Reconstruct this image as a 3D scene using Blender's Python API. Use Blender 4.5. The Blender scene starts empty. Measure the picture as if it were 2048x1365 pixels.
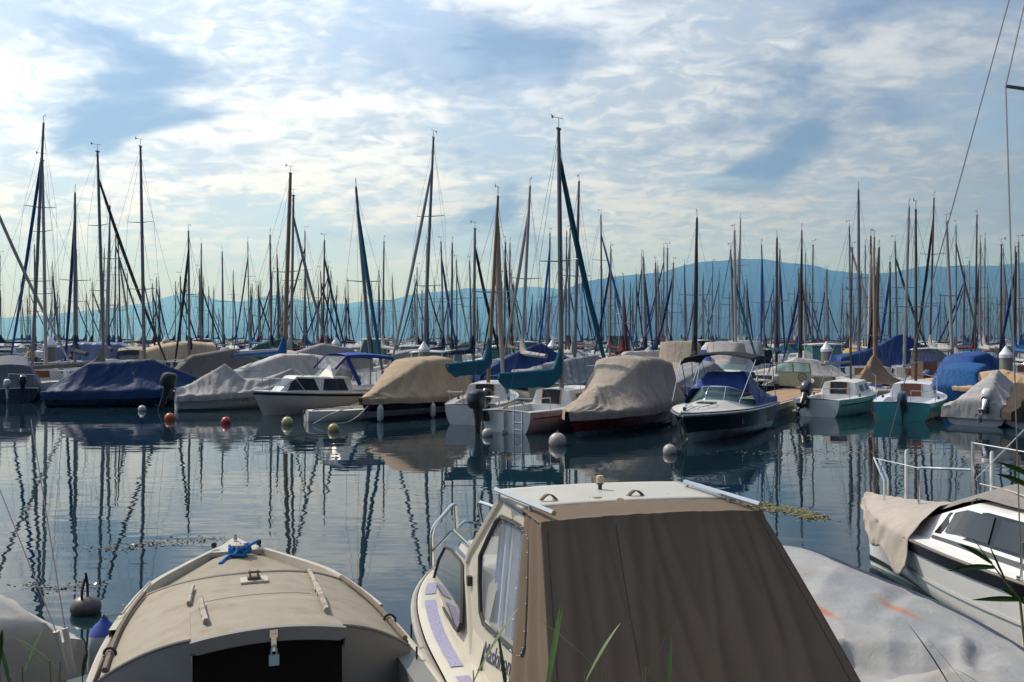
import bpy, bmesh, math, random
from mathutils import Vector, Matrix, noise
import numpy as np
R = math.radians
scene = bpy.context.scene
col = scene.collection
random.seed(7)

# ---------------------------------------------------------------- camera
F, HZ, CAMH = 1900.0, 668.0, 3.0          # focal length and horizon row in photo pixels (2048 wide), eye height
cam_d = bpy.data.cameras.new("camera")
cam = bpy.data.objects.new("camera", cam_d)
col.objects.link(cam)
cam.location = (0, 0, CAMH)
cam.rotation_euler = (R(90), 0, 0)
cam_d.sensor_width = 36.0
cam_d.lens = 36.0 * F / 2048.0
cam_d.shift_y = -(682.5 - HZ) / 2048.0
cam_d.clip_start = 0.1
cam_d.clip_end = 60000
scene.camera = cam

# ---------------------------------------------------------------- sun and sky
SUN_AZ, SUN_EL = -54.0, 46.0               # degrees left of the view axis, degrees up
az, el = R(SUN_AZ), R(SUN_EL)
sun_dir = Vector((math.sin(az) * math.cos(el), math.cos(az) * math.cos(el), math.sin(el)))
sd = bpy.data.lights.new("sun", 'SUN')
sd.energy = 5.0
sd.angle = R(0.53)
sd.color = (1.0, 0.93, 0.82)
sun = bpy.data.objects.new("sun", sd)
col.objects.link(sun)
sun.rotation_euler = (-sun_dir).to_track_quat('-Z', 'Y').to_euler()
sun.location = (0, 0, 60)

world = bpy.data.worlds.new("World")
scene.world = world
world.use_nodes = True
wn, wl = world.node_tree.nodes, world.node_tree.links
wn.clear()


def N(nodes, typ, **kw):
    n = nodes.new(typ)
    for k, v in kw.items():
        if k.startswith('i_'):
            n.inputs[k[2:]].default_value = v
        else:
            setattr(n, k, v)
    return n


def math_node(nodes, links, op, a, b=None, clamp=False):
    n = nodes.new('ShaderNodeMath')
    n.operation = op
    n.use_clamp = clamp
    for i, v in enumerate((a, b)):
        if v is None:
            continue
        if isinstance(v, (int, float)):
            n.inputs[i].default_value = v
        else:
            links.new(v, n.inputs[i])
    return n.outputs[0]


def smooth(nodes, links, x, a, b):
    n = nodes.new('ShaderNodeMapRange')
    n.interpolation_type = 'SMOOTHSTEP'
    links.new(x, n.inputs[0])
    n.inputs[1].default_value = a
    n.inputs[2].default_value = b
    return n.outputs[0]


def mixc(nodes, links, f, a, b, typ='MIX'):
    n = nodes.new('ShaderNodeMix')
    n.data_type = 'RGBA'
    n.blend_type = typ
    for sock, v in ((n.inputs[0], f), (n.inputs[6], a), (n.inputs[7], b)):
        if isinstance(v, (int, float)):
            sock.default_value = v
        elif isinstance(v, tuple):
            sock.default_value = v
        else:
            links.new(v, sock)
    return n.outputs[2]


sky = N(wn, 'ShaderNodeTexSky', sky_type='NISHITA', sun_disc=False, sun_elevation=el,
        sun_rotation=az, altitude=430, air_density=1.0, dust_density=1.6, ozone_density=1.6)
tc = N(wn, 'ShaderNodeTexCoord')
sep = N(wn, 'ShaderNodeSeparateXYZ')
wl.new(tc.outputs['Generated'], sep.inputs[0])
zc = math_node(wn, wl, 'MAXIMUM', sep.outputs[2], 0.0)
zz = math_node(wn, wl, 'ADD', zc, 0.24)
ux = math_node(wn, wl, 'DIVIDE', sep.outputs[0], zz)
uy = math_node(wn, wl, 'DIVIDE', sep.outputs[1], zz)
cmb = N(wn, 'ShaderNodeCombineXYZ')
wl.new(ux, cmb.inputs[0]); wl.new(uy, cmb.inputs[1])


def cloud_noise(scale, detail, rough, off, dist=0.0, stretch=(1, 1, 1), rot=0.0):
    mp = N(wn, 'ShaderNodeMapping')
    mp.inputs['Location'].default_value = off
    mp.inputs['Rotation'].default_value = (0, 0, rot)
    mp.inputs['Scale'].default_value = stretch
    wl.new(cmb.outputs[0], mp.inputs[0])
    n = N(wn, 'ShaderNodeTexNoise')
    n.inputs['Scale'].default_value = scale
    n.inputs['Detail'].default_value = detail
    n.inputs['Roughness'].default_value = rough
    n.inputs['Distortion'].default_value = dist
    wl.new(mp.outputs[0], n.inputs['Vector'])
    return n.outputs['Fac']


CLOUD_OFF = (17.56, 6.98, 0)
big = cloud_noise(0.9, 3, 0.5, CLOUD_OFF, 0.3)
mid = cloud_noise(2.1, 10, 0.57, (15.81, 19.03, 0), 0.5, (1, 1.35, 1), 0.3)
fine = cloud_noise(13.0, 6, 0.6, (1.3, 9.2, 0), 0.6, (1, 1.3, 1), 0.2)
s1 = math_node(wn, wl, 'MULTIPLY', mid, 0.60)
s2 = math_node(wn, wl, 'MULTIPLY', big, 0.55)
s3 = math_node(wn, wl, 'MULTIPLY', fine, 0.16)
dens = math_node(wn, wl, 'ADD', math_node(wn, wl, 'ADD', s1, s2), s3)       # about 0.4 .. 0.95
cover = smooth(wn, wl, dens, 0.44, 0.68)
thick_n = cloud_noise(1.35, 7, 0.52, (6.24, 15.37, 0), 0.4)
thick = math_node(wn, wl, 'MULTIPLY', smooth(wn, wl, thick_n, 0.497, 0.60), smooth(wn, wl, dens, 0.48, 0.64))
# clouds thin out towards the horizon into pale haze
low = smooth(wn, wl, sep.outputs[2], 0.035, 0.13)
cover = math_node(wn, wl, 'MULTIPLY', cover, low)
# forward scattering round the sun
dotn = N(wn, 'ShaderNodeVectorMath', operation='DOT_PRODUCT')
wl.new(tc.outputs['Generated'], dotn.inputs[0])
dotn.inputs[1].default_value = sun_dir


def sunward(lo, hi, d0=-0.7, d1=0.9):
    n = N(wn, 'ShaderNodeMapRange')
    wl.new(dotn.outputs['Value'], n.inputs[0])
    n.inputs[1].default_value, n.inputs[2].default_value, n.inputs[3].default_value, n.inputs[4].default_value = d0, d1, lo, hi
    c_ = N(wn, 'ShaderNodeCombineColor')
    for i_ in range(3):
        wl.new(n.outputs[0], c_.inputs[i_])
    return c_.outputs[0]


SKY_STR = 0.145
skyb = mixc(wn, wl, 1.0, sky.outputs[0], (SKY_STR * 0.80, SKY_STR * 0.93, SKY_STR * 1.06, 1), 'MULTIPLY')
tex = smooth(wn, wl, math_node(wn, wl, 'ADD', math_node(wn, wl, 'MULTIPLY', fine, 0.5), math_node(wn, wl, 'MULTIPLY', mid, 0.5)), 0.42, 0.60)
lit_c = mixc(wn, wl, tex, (0.86, 0.95, 1.06, 1), (1.46, 1.47, 1.48, 1))
skyc = mixc(wn, wl, 0.48, skyb, mixc(wn, wl, 1.0, (0.86, 1.02, 1.18, 1), sunward(0.05, 1.15, -0.05, 0.85), 'MULTIPLY'))     # thin high veil
bright = mixc(wn, wl, thick, lit_c, (0.40, 0.54, 0.75, 1))
cloudc = mixc(wn, wl, 1.0, bright, sunward(0.05, 1.15, -0.05, 0.85), 'MULTIPLY')
horizon = mixc(wn, wl, 1.0, (0.72, 0.95, 1.28, 1), sunward(0.06, 1.05, -0.35, 0.5), 'MULTIPLY')
hazec = mixc(wn, wl, math_node(wn, wl, 'MULTIPLY', math_node(wn, wl, 'SUBTRACT', 1.0, smooth(wn, wl, sep.outputs[2], 0.0, 0.26)), 0.82), skyc, horizon)
final = mixc(wn, wl, math_node(wn, wl, 'MULTIPLY', cover, 0.93), hazec, cloudc)
bg = N(wn, 'ShaderNodeBackground')
wl.new(mixc(wn, wl, 1.0, final, (1.13, 1.21, 1.36, 1), 'MULTIPLY'), bg.inputs[0])
bg.inputs[1].default_value = 1.0
wo = N(wn, 'ShaderNodeOutputWorld')
wl.new(bg.outputs[0], wo.inputs[0])

scene.view_settings.view_transform = 'Standard'
scene.view_settings.look = 'None'
scene.view_settings.exposure = -0.42
scene.view_settings.gamma = 1.0
scene.view_settings.use_curve_mapping = False
scene.cycles.use_denoising = True
scene.cycles.max_bounces = 6
scene.cycles.diffuse_bounces = 2
scene.cycles.glossy_bounces = 3
scene.cycles.transmission_bounces = 4
scene.cycles.transparent_max_bounces = 8
scene.cycles.volume_bounces = 0
scene.cycles.caustics_reflective = False
scene.cycles.caustics_refractive = False
scene.cycles.sample_clamp_indirect = 6.0


# ---------------------------------------------------------------- pixel helpers (direction only; the distance is given)
def P(px, py, d):
    return Vector(((px - 1024) / F * d, d, CAMH - (py - HZ) / F * d))


def WP(px, py, z=0.0):
    return P(px, py, (CAMH - z) * F / (py - HZ))


def X(px, d):
    return (px - 1024) / F * d


def Z(py, d):
    return CAMH - (py - HZ) / F * d


# ---------------------------------------------------------------- materials
MATS = {}


def mat(name, color, rough=0.5, metal=0.0, var=0.12, vscale=3.0, bump=0.0, bscale=40.0, coat=0.0, spec=0.5,
        trans=0.0, stain=None, stain_scale=1.2, stain_lo=0.58, stain_hi=0.72, stretch=(1, 1, 1), coords='Object',
        bump_dist=0.01, sheen=0.0, alpha=1.0):
    if name in MATS:
        return MATS[name]
    m = bpy.data.materials.new(name)
    m.use_nodes = True
    nt = m.node_tree
    ns, ls = nt.nodes, nt.links
    b = ns['Principled BSDF']
    c4 = (color[0], color[1], color[2], 1)
    b.inputs['Roughness'].default_value = rough
    b.inputs['Metallic'].default_value = metal
    b.inputs['Coat Weight'].default_value = coat
    b.inputs['Coat Roughness'].default_value = 0.08
    b.inputs['Specular IOR Level'].default_value = spec
    b.inputs['Transmission Weight'].default_value = trans
    b.inputs['Sheen Weight'].default_value = sheen
    b.inputs['Alpha'].default_value = alpha
    t = N(ns, 'ShaderNodeTexCoord')
    mp = N(ns, 'ShaderNodeMapping')
    mp.inputs['Scale'].default_value = stretch
    ls.new(t.outputs[coords], mp.inputs[0])
    out = None
    if var > 0:
        n = N(ns, 'ShaderNodeTexNoise')
        n.inputs['Scale'].default_value = vscale
        n.inputs['Detail'].default_value = 6
        n.inputs['Roughness'].default_value = 0.62
        ls.new(mp.outputs[0], n.inputs['Vector'])
        mr = N(ns, 'ShaderNodeMapRange')
        ls.new(n.outputs['Fac'], mr.inputs[0])
        mr.inputs[1].default_value = 0.28
        mr.inputs[2].default_value = 0.72
        mr.inputs[3].default_value = 1 - var
        mr.inputs[4].default_value = 1 + var
        cc = N(ns, 'ShaderNodeCombineColor')
        for i in range(3):
            ls.new(mr.outputs[0], cc.inputs[i])
        out = mixc(ns, ls, 1.0, c4, cc.outputs[0], 'MULTIPLY')
        rr = N(ns, 'ShaderNodeMapRange')
        ls.new(n.outputs['Fac'], rr.inputs[0])
        rr.inputs[1].default_value = 0.3
        rr.inputs[2].default_value = 0.7
        rr.inputs[3].default_value = max(0.02, rough - 0.08)
        rr.inputs[4].default_value = min(1, rough + 0.10)
        ls.new(rr.outputs[0], b.inputs['Roughness'])
    if stain is not None:
        n2 = N(ns, 'ShaderNodeTexNoise')
        n2.inputs['Scale'].default_value = stain_scale
        n2.inputs['Detail'].default_value = 7
        n2.inputs['Roughness'].default_value = 0.6
        ls.new(mp.outputs[0], n2.inputs['Vector'])
        f = math_node(ns, ls, 'MULTIPLY', smooth(ns, ls, n2.outputs['Fac'], stain_lo, stain_hi), 0.8)
        out = mixc(ns, ls, f, out if out is not None else c4, (stain[0], stain[1], stain[2], 1))
    if out is not None:
        ls.new(out, b.inputs['Base Color'])
    else:
        b.inputs['Base Color'].default_value = c4
    if bump > 0:
        n3 = N(ns, 'ShaderNodeTexNoise')
        n3.inputs['Scale'].default_value = bscale
        n3.inputs['Detail'].default_value = 4
        ls.new(mp.outputs[0], n3.inputs['Vector'])
        bp = N(ns, 'ShaderNodeBump')
        bp.inputs['Strength'].default_value = bump
        bp.inputs['Distance'].default_value = bump_dist
        ls.new(n3.outputs['Fac'], bp.inputs['Height'])
        ls.new(bp.outputs[0], b.inputs['Normal'])
    MATS[name] = m
    return m


def fabric(name, color, rough=0.85, var=0.16):
    return mat('cloth_' + name, color, rough=rough, var=var, vscale=2.3, bump=0.5, bscale=5.0, bump_dist=0.06,
               spec=0.2, stretch=(1.5, 1.5, 0.45))


def gel(name, color, rough=0.28, var=0.07):
    return mat('gelcoat_' + name, color, rough=rough, var=var, vscale=1.7, coat=0.25, stretch=(1, 1, 0.4))


def glass(name, color=(0.03, 0.035, 0.04), rough=0.06):
    return mat('glass_' + name, color, rough=rough, var=0, coat=0.6, spec=0.6)


M_ALU = mat('anodised_mast', (0.17, 0.165, 0.175), rough=0.45, metal=0.35, var=0.1, vscale=0.8)
M_ALUW = mat('pale_mast', (0.34, 0.33, 0.33), rough=0.4, metal=0.2, var=0.08)
M_DARKM = mat('dark_mast', (0.035, 0.03, 0.03), rough=0.5, var=0.1)
M_BROWNM = mat('brown_mast', (0.085, 0.05, 0.04), rough=0.5, var=0.15)
M_WOODM = mat('varnished_mast', (0.21, 0.12, 0.045), rough=0.4, var=0.2, vscale=2.0, stretch=(6, 6, 0.5), coat=0.3)
M_STEEL = mat('stainless_steel', (0.62, 0.62, 0.64), rough=0.18, metal=1.0, var=0.05)
M_WIRE = mat('rigging_wire', (0.16, 0.16, 0.17), rough=0.4, metal=0.7, var=0)
M_ROPE = mat('rope', (0.50, 0.46, 0.38), rough=0.9, var=0.2, vscale=30)
M_ROPED = mat('dark_rope', (0.03, 0.03, 0.04), rough=0.9, var=0.2, vscale=30)
M_ROPEB = mat('blue_rope', (0.01, 0.16, 0.45), rough=0.8, var=0.3, vscale=60, bump=0.6, bscale=120)
M_BLACK = mat('black_plastic', (0.015, 0.015, 0.017), rough=0.35, var=0.1, coat=0.2)
M_MATTBLACK = mat('matt_black', (0.012, 0.011, 0.011), rough=0.7, var=0.2)
M_RUB = mat('rubber', (0.03, 0.03, 0.032), rough=0.7, var=0.1)
M_WHITE = gel('white', (0.58, 0.58, 0.57))
M_CREAM = gel('cream', (0.66, 0.60, 0.48))
M_GREYG = gel('grey', (0.36, 0.37, 0.38))
M_NAVY = gel('navy', (0.012, 0.018, 0.05))
M_BLKG = gel('black', (0.008, 0.008, 0.010), rough=0.12)
M_RED = gel('red', (0.30, 0.018, 0.02))
M_PINK = gel('faded_red', (0.55, 0.40, 0.36))
M_TEAL = gel('teal', (0.02, 0.24, 0.25))
M_PALEGREEN = gel('pale_green', (0.42, 0.56, 0.50))
M_WOOD = mat('varnished_wood', (0.20, 0.075, 0.025), rough=0.32, var=0.25, vscale=3, stretch=(1, 8, 8), coat=0.3)
M_WOODL = mat('light_wood', (0.48, 0.29, 0.13), rough=0.45, var=0.2, vscale=3, stretch=(1, 8, 8), coat=0.2)
M_OLDWOOD = mat('weathered_wood', (0.40, 0.34, 0.28), rough=0.8, var=0.3, vscale=14, bump=0.5, bscale=60, stretch=(0.3, 4, 4))
M_PLANK = mat('dock_plank', (0.36, 0.22, 0.13), rough=0.75, var=0.3, vscale=3, bump=0.4, bscale=30)
M_CONC = mat('float_concrete', (0.30, 0.29, 0.27), rough=0.85, var=0.2, vscale=2, bump=0.3, bscale=20)
M_PILE = mat('galvanised_pile', (0.22, 0.21, 0.20), rough=0.55, metal=0.3, var=0.22, vscale=3, stretch=(2, 2, 0.5))
M_PILECAP = mat('white_pile_cap', (0.74, 0.73, 0.76), rough=0.4, var=0.06)
M_GLASS = glass('dark')
M_GLASSB = glass('smoked', (0.015, 0.012, 0.011))
M_GLASSG = glass('green', (0.05, 0.16, 0.15), 0.1)


def clear_sheet(name, tint, alpha, rough=0.08):
    if name in MATS:
        return MATS[name]
    m = bpy.data.materials.new(name)
    m.use_nodes = True
    ns, ls = m.node_tree.nodes, m.node_tree.links
    ns.clear()
    o = N(ns, 'ShaderNodeOutputMaterial')
    tr = N(ns, 'ShaderNodeBsdfTransparent')
    tr.inputs[0].default_value = (*tint, 1)
    gl_ = N(ns, 'ShaderNodeBsdfPrincipled')
    gl_.inputs['Base Color'].default_value = (*[c * 0.5 for c in tint], 1)
    gl_.inputs['Roughness'].default_value = rough
    mx = N(ns, 'ShaderNodeMixShader')
    mx.inputs[0].default_value = alpha
    ls.new(tr.outputs[0], mx.inputs[1]); ls.new(gl_.outputs[0], mx.inputs[2]); ls.new(mx.outputs[0], o.inputs[0])
    MATS[name] = m
    return m


M_SCREEN = clear_sheet('tinted_windscreen', (0.55, 0.80, 0.80), 0.35)
M_CLEARPVC = clear_sheet('clear_vinyl', (0.85, 0.87, 0.90), 0.35, 0.15)


# ---------------------------------------------------------------- objects and tags
def tag(o, label=None, cat=None, group=None, kind=None):
    if label: o['label'] = label
    if cat: o['category'] = cat
    if group: o['group'] = group
    if kind: o['kind'] = kind
    return o


def thing(name, loc, label, cat, rz=0.0, group=None):
    o = bpy.data.objects.new(name, None)
    o.empty_display_size = 0.3
    col.objects.link(o)
    o.location = loc
    o.rotation_euler = (0, 0, rz)
    return tag(o, label, cat, group)


def mesh_obj(name, verts, faces, m, parent=None, smooth_=True, sharp=None):
    me = bpy.data.meshes.new(name)
    me.from_pydata([tuple(v) for v in verts], [], faces)
    me.update()
    if m is not None:
        me.materials.append(m)
    if smooth_:
        me.polygons.foreach_set('use_smooth', [True] * len(me.polygons))
        if sharp is not None:
            try:
                me.set_sharp_from_angle(angle=R(sharp))
            except Exception:
                pass
    o = bpy.data.objects.new(name, me)
    col.objects.link(o)
    if parent is not None:
        o.parent = parent
    return o


class MB:
    def __init__(s):
        s.v, s.f = [], []

    def add(s, vs, fs):
        k = len(s.v)
        s.v.extend(Vector(p) for p in vs)
        s.f.extend([tuple(i + k for i in q) for q in fs])
        return s

    def box(s, c, size, rot=None):
        hx, hy, hz = size[0] / 2, size[1] / 2, size[2] / 2
        vs = [Vector((x, y, z)) for x in (-hx, hx) for y in (-hy, hy) for z in (-hz, hz)]
        if rot is not None:
            vs = [rot @ p for p in vs]
        c = Vector(c)
        return s.add([p + c for p in vs], [(0, 1, 3, 2), (4, 6, 7, 5), (0, 4, 5, 1), (2, 3, 7, 6), (0, 2, 6, 4), (1, 5, 7, 3)])

    def beam(s, a, b, w, h):
        a, b = Vector(a), Vector(b)
        d = b - a
        q = d.to_track_quat('X', 'Z').to_matrix()
        return s.box((a + b) / 2, (d.length, w, h), q)

    def tube(s, pts, r, n=6, closed=False, caps=True):
        pts = [Vector(p) for p in pts]
        m = len(pts)
        if isinstance(r, (int, float)):
            r = [r] * m
        rings = []
        up = None
        for i, p in enumerate(pts):
            if closed:
                t = pts[(i + 1) % m] - pts[i - 1]
            else:
                t = pts[min(i + 1, m - 1)] - pts[max(i - 1, 0)]
            if t.length < 1e-9:
                t = Vector((0, 0, 1))
            t.normalize()
            if up is None:
                a = Vector((0, 0, 1)) if abs(t.z) < 0.9 else Vector((1, 0, 0))
                up = t.cross(a).normalized()
            else:
                up = (up - t * up.dot(t))
                up = up.normalized() if up.length > 1e-6 else t.orthogonal().normalized()
            w = t.cross(up)
            rings.append([p + (up * math.cos(2 * math.pi * k / n) + w * math.sin(2 * math.pi * k / n)) * r[i] for k in range(n)])
        k0 = len(s.v)
        for rg in rings:
            s.v.extend(rg)
        for i in range(m if closed else m - 1):
            j = (i + 1) % m
            for k in range(n):
                k2 = (k + 1) % n
                s.f.append((k0 + i * n + k, k0 + i * n + k2, k0 + j * n + k2, k0 + j * n + k))
        if caps and not closed:
            s.f.append(tuple(k0 + k for k in reversed(range(n))))
            s.f.append(tuple(k0 + (m - 1) * n + k for k in range(n)))
        return s

    def grid(s, rows, close_u=False):
        k0 = len(s.v)
        m, n = len(rows), len(rows[0])
        for r_ in rows:
            s.v.extend(Vector(p) for p in r_)
        for i in range(m - 1):
            for j in range(n if close_u else n - 1):
                j2 = (j + 1) % n
                s.f.append((k0 + i * n + j, k0 + i * n + j2, k0 + (i + 1) * n + j2, k0 + (i + 1) * n + j))
        return s

    def lathe(s, prof, c=(0, 0, 0), n=20, rot=None):
        c = Vector(c)
        rows = []
        for r_, z in prof:
            row = [Vector((r_ * math.cos(2 * math.pi * k / n), r_ * math.sin(2 * math.pi * k / n), z)) for k in range(n)]
            if rot is not None:
                row = [rot @ p for p in row]
            rows.append([p + c for p in row])
        return s.grid(rows, True)

    def build(s, name, m, parent=None, smooth_=True, sharp=35):
        return mesh_obj(name, s.v, s.f, m, parent, smooth_, sharp)


def thicken(o, t, offset=1.0):
    md = o.modifiers.new('thickness', 'SOLIDIFY')
    md.thickness = t
    md.offset = offset
    return o


def lerp(a, b, t):
    return a + (b - a) * t


def interp(pts, t):
    # piecewise-linear through (t, v...) tuples
    if t <= pts[0][0]:
        return pts[0][1:]
    for p, q in zip(pts, pts[1:]):
        if t <= q[0]:
            k = (t - p[0]) / max(1e-9, q[0] - p[0])
            return tuple(lerp(a, b, k) for a, b in zip(p[1:], q[1:]))
    return pts[-1][1:]


# ---------------------------------------------------------------- setting: water, mountains, bank
def water_material():
    m = bpy.data.materials.new('lake_water')
    m.use_nodes = True
    ns, ls = m.node_tree.nodes, m.node_tree.links
    b = ns['Principled BSDF']
    b.inputs['Base Color'].default_value = (0.007, 0.020, 0.028, 1)
    b.inputs['Roughness'].default_value = 0.015
    b.inputs['IOR'].default_value = 1.37
    g = N(ns, 'ShaderNodeNewGeometry')
    hs = []
    for sc_, st, amp, rot, det in ((2.4, (0.55, 1.5, 1), 0.030, 0.25, 1), (0.9, (0.5, 1.3, 1), 0.070, -0.2, 1), (8.0, (0.7, 1.2, 1), 0.0010, 0.5, 2)):
        mp = N(ns, 'ShaderNodeMapping')
        mp.inputs['Scale'].default_value = st
        mp.inputs['Rotation'].default_value = (0, 0, rot)
        ls.new(g.outputs['Position'], mp.inputs[0])
        n = N(ns, 'ShaderNodeTexNoise')
        n.inputs['Scale'].default_value = sc_
        n.inputs['Detail'].default_value = det
        n.inputs['Roughness'].default_value = 0.45
        ls.new(mp.outputs[0], n.inputs['Vector'])
        hs.append(math_node(ns, ls, 'MULTIPLY', n.outputs['Fac'], amp))
    # breezy and calm patches
    pn = N(ns, 'ShaderNodeTexNoise')
    pn.inputs['Scale'].default_value = 0.16
    pn.inputs['Detail'].default_value = 3
    mp = N(ns, 'ShaderNodeMapping')
    mp.inputs['Scale'].default_value = (0.5, 1.6, 1)
    ls.new(g.outputs['Position'], mp.inputs[0])
    ls.new(mp.outputs[0], pn.inputs['Vector'])
    mr = N(ns, 'ShaderNodeMapRange')
    ls.new(pn.outputs['Fac'], mr.inputs[0])
    mr.inputs[1].default_value = 0.35
    mr.inputs[2].default_value = 0.65
    mr.inputs[3].default_value = 0.35
    mr.inputs[4].default_value = 1.25
    h = math_node(ns, ls, 'ADD', math_node(ns, ls, 'ADD', hs[0], hs[1]), hs[2])
    h = math_node(ns, ls, 'MULTIPLY', h, mr.outputs[0])
    bp = N(ns, 'ShaderNodeBump')
    bp.inputs['Strength'].default_value = 0.10
    bp.inputs['Distance'].default_value = 1.0
    ls.new(h, bp.inputs['Height'])
    ls.new(bp.outputs[0], b.inputs['Normal'])
    return m


wat = MB()
wat.add([(-26000, 2.2, 0), (26000, 2.2, 0), (26000, 26000, 0), (-26000, 26000, 0)], [(0, 1, 2, 3)])
tag(wat.build('lake_water', water_material(), None, False), 'calm dark lake water of the harbour basin', None, None, 'structure')

bank = MB()
rows = []
for i in range(13):
    y = -40 + i * (43.5 / 12)
    rows.append([(x, y, (0.35 if y < 1.5 else (0.18 if y < 2.9 else -0.5)) + 0.08 * noise.noise(Vector((x * .3, y, 0)))) for x in range(-60, 61, 4)])
bank.grid(rows)
tag(bank.build('bank', mat('bank_soil', (0.08, 0.07, 0.045), rough=0.95, var=0.35, vscale=2, bump=0.6, bscale=8), None), 'grassy shore bank', None, None, 'structure')

M_HILL = mat('forested_slope', (0.035, 0.05, 0.032), rough=1.0, var=0.45, vscale=0.004, spec=0.0, bump=0.0)


def ridge(name, prof, dist, depth, seed, slope_front):
    # a mountain range: skyline traced as angles, with a real front slope and back slope
    xs0, xs1 = prof[0][0], prof[-1][0]
    n = 260
    mb = MB()
    rows = []
    nd = 26
    for j in range(nd + 1):
        v = j / nd
        row = []
        for i in range(n + 1):
            px = lerp(xs0, xs1, i / n)
            py = interp(prof, px)[0]
            h = (HZ - py) / F * dist
            x = (px - 1024) / F * dist
            if v < 0.6:
                k = v / 0.6
                y = dist - slope_front * (1 - k)
                e = h * (k ** 1.25) + CAMH
            else:
                k = (v - 0.6) / 0.4
                y = dist + depth * k
                e = h * (1 - k) ** 1.3 + CAMH
            nz = noise.fractal(Vector((x * 0.0011 + seed, y * 0.0011, 0)), 0.9, 2.1, 5)
            amp = 0.16 * h * math.sin(math.pi * min(1, max(0, v))) * (0.35 if 0.5 < v < 0.7 else 1.0)
            fine_ = 6 * noise.noise(Vector((x * .02, y * .02, seed)))
            row.append((x, y, max(-3, e + nz * amp + (fine_ if 0.05 < v < .97 else -5))))
        rows.append(row)
    mb.grid(rows)
    return tag(mb.build(name, M_HILL, None, True, None), None, None, None, 'structure')


mid_ridge = [(430, 668), (560, 640), (680, 616), (760, 604), (810, 594), (860, 583), (930, 572), (980, 576), (1060, 572), (1116, 573), (1180, 572), (1300, 590), (1450, 640), (1520, 668)]
near_ridge = [(960, 668), (1020, 645), (1070, 612), (1116, 582), (1145, 567), (1171, 560), (1226, 551), (1263, 545), (1318, 540),
              (1347, 528), (1380, 519), (1412, 515), (1444, 517), (1468, 514), (1509, 514), (1532, 517), (1558, 524),
              (1602, 526), (1632, 528), (1661, 535), (1690, 539), (1729, 542), (1778, 539), (1803, 535), (1847, 529),
              (1882, 532), (1912, 528), (2000, 527), (2029, 520), (2060, 515), (2200, 505), (2500, 520), (2900, 560)]
far_ridge = [(-700, 640), (-300, 622), (0, 634), (120, 628), (220, 614), (264, 607), (304, 603), (341, 592), (385, 585), (421, 592), (450, 599),
             (487, 601), (528, 590), (553, 586), (579, 592), (601, 597), (626, 603), (692, 607), (718, 602), (758, 601),
             (795, 596), (820, 590), (900, 600), (1100, 640), (1200, 668)]
ridge('mountain_ridge', near_ridge, 8200.0, 2500.0, 3.0, 2600.0)['label'] = 'hazy blue forested mountain ridge across the lake'
ridge('middle_ridge', mid_ridge, 13000.0, 2500.0, 5.0, 3000.0)['label'] = 'pale hazy ridge between the near mountain and the far chain'
ridge('far_mountains', far_ridge, 16500.0, 3000.0, 9.0, 3000.0)['label'] = 'faint distant mountain chain on the left skyline'

# ---------------------------------------------------------------- the air over the lake
hz = MB()
hz.box((0, 10400, 384), (51000, 21400, 772))
haze = hz.build('haze', None, None, False)
hm = bpy.data.materials.new('lake_haze')
hm.use_nodes = True
hn, hl = hm.node_tree.nodes, hm.node_tree.links
hn.clear()
pv = N(hn, 'ShaderNodeVolumePrincipled')
pv.inputs['Color'].default_value = (0.135, 0.41, 1.0, 1)
pv.inputs['Absorption Color'].default_value = (1, 1, 1, 1)
pv.inputs['Density'].default_value = 1.9e-4
pv.inputs['Anisotropy'].default_value = 0.35
ho = N(hn, 'ShaderNodeOutputMaterial')
hl.new(pv.outputs[0], ho.inputs['Volume'])
haze.data.materials.append(hm)
tag(haze, 'thin blue summer haze over the lake', None, None, 'stuff')


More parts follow.
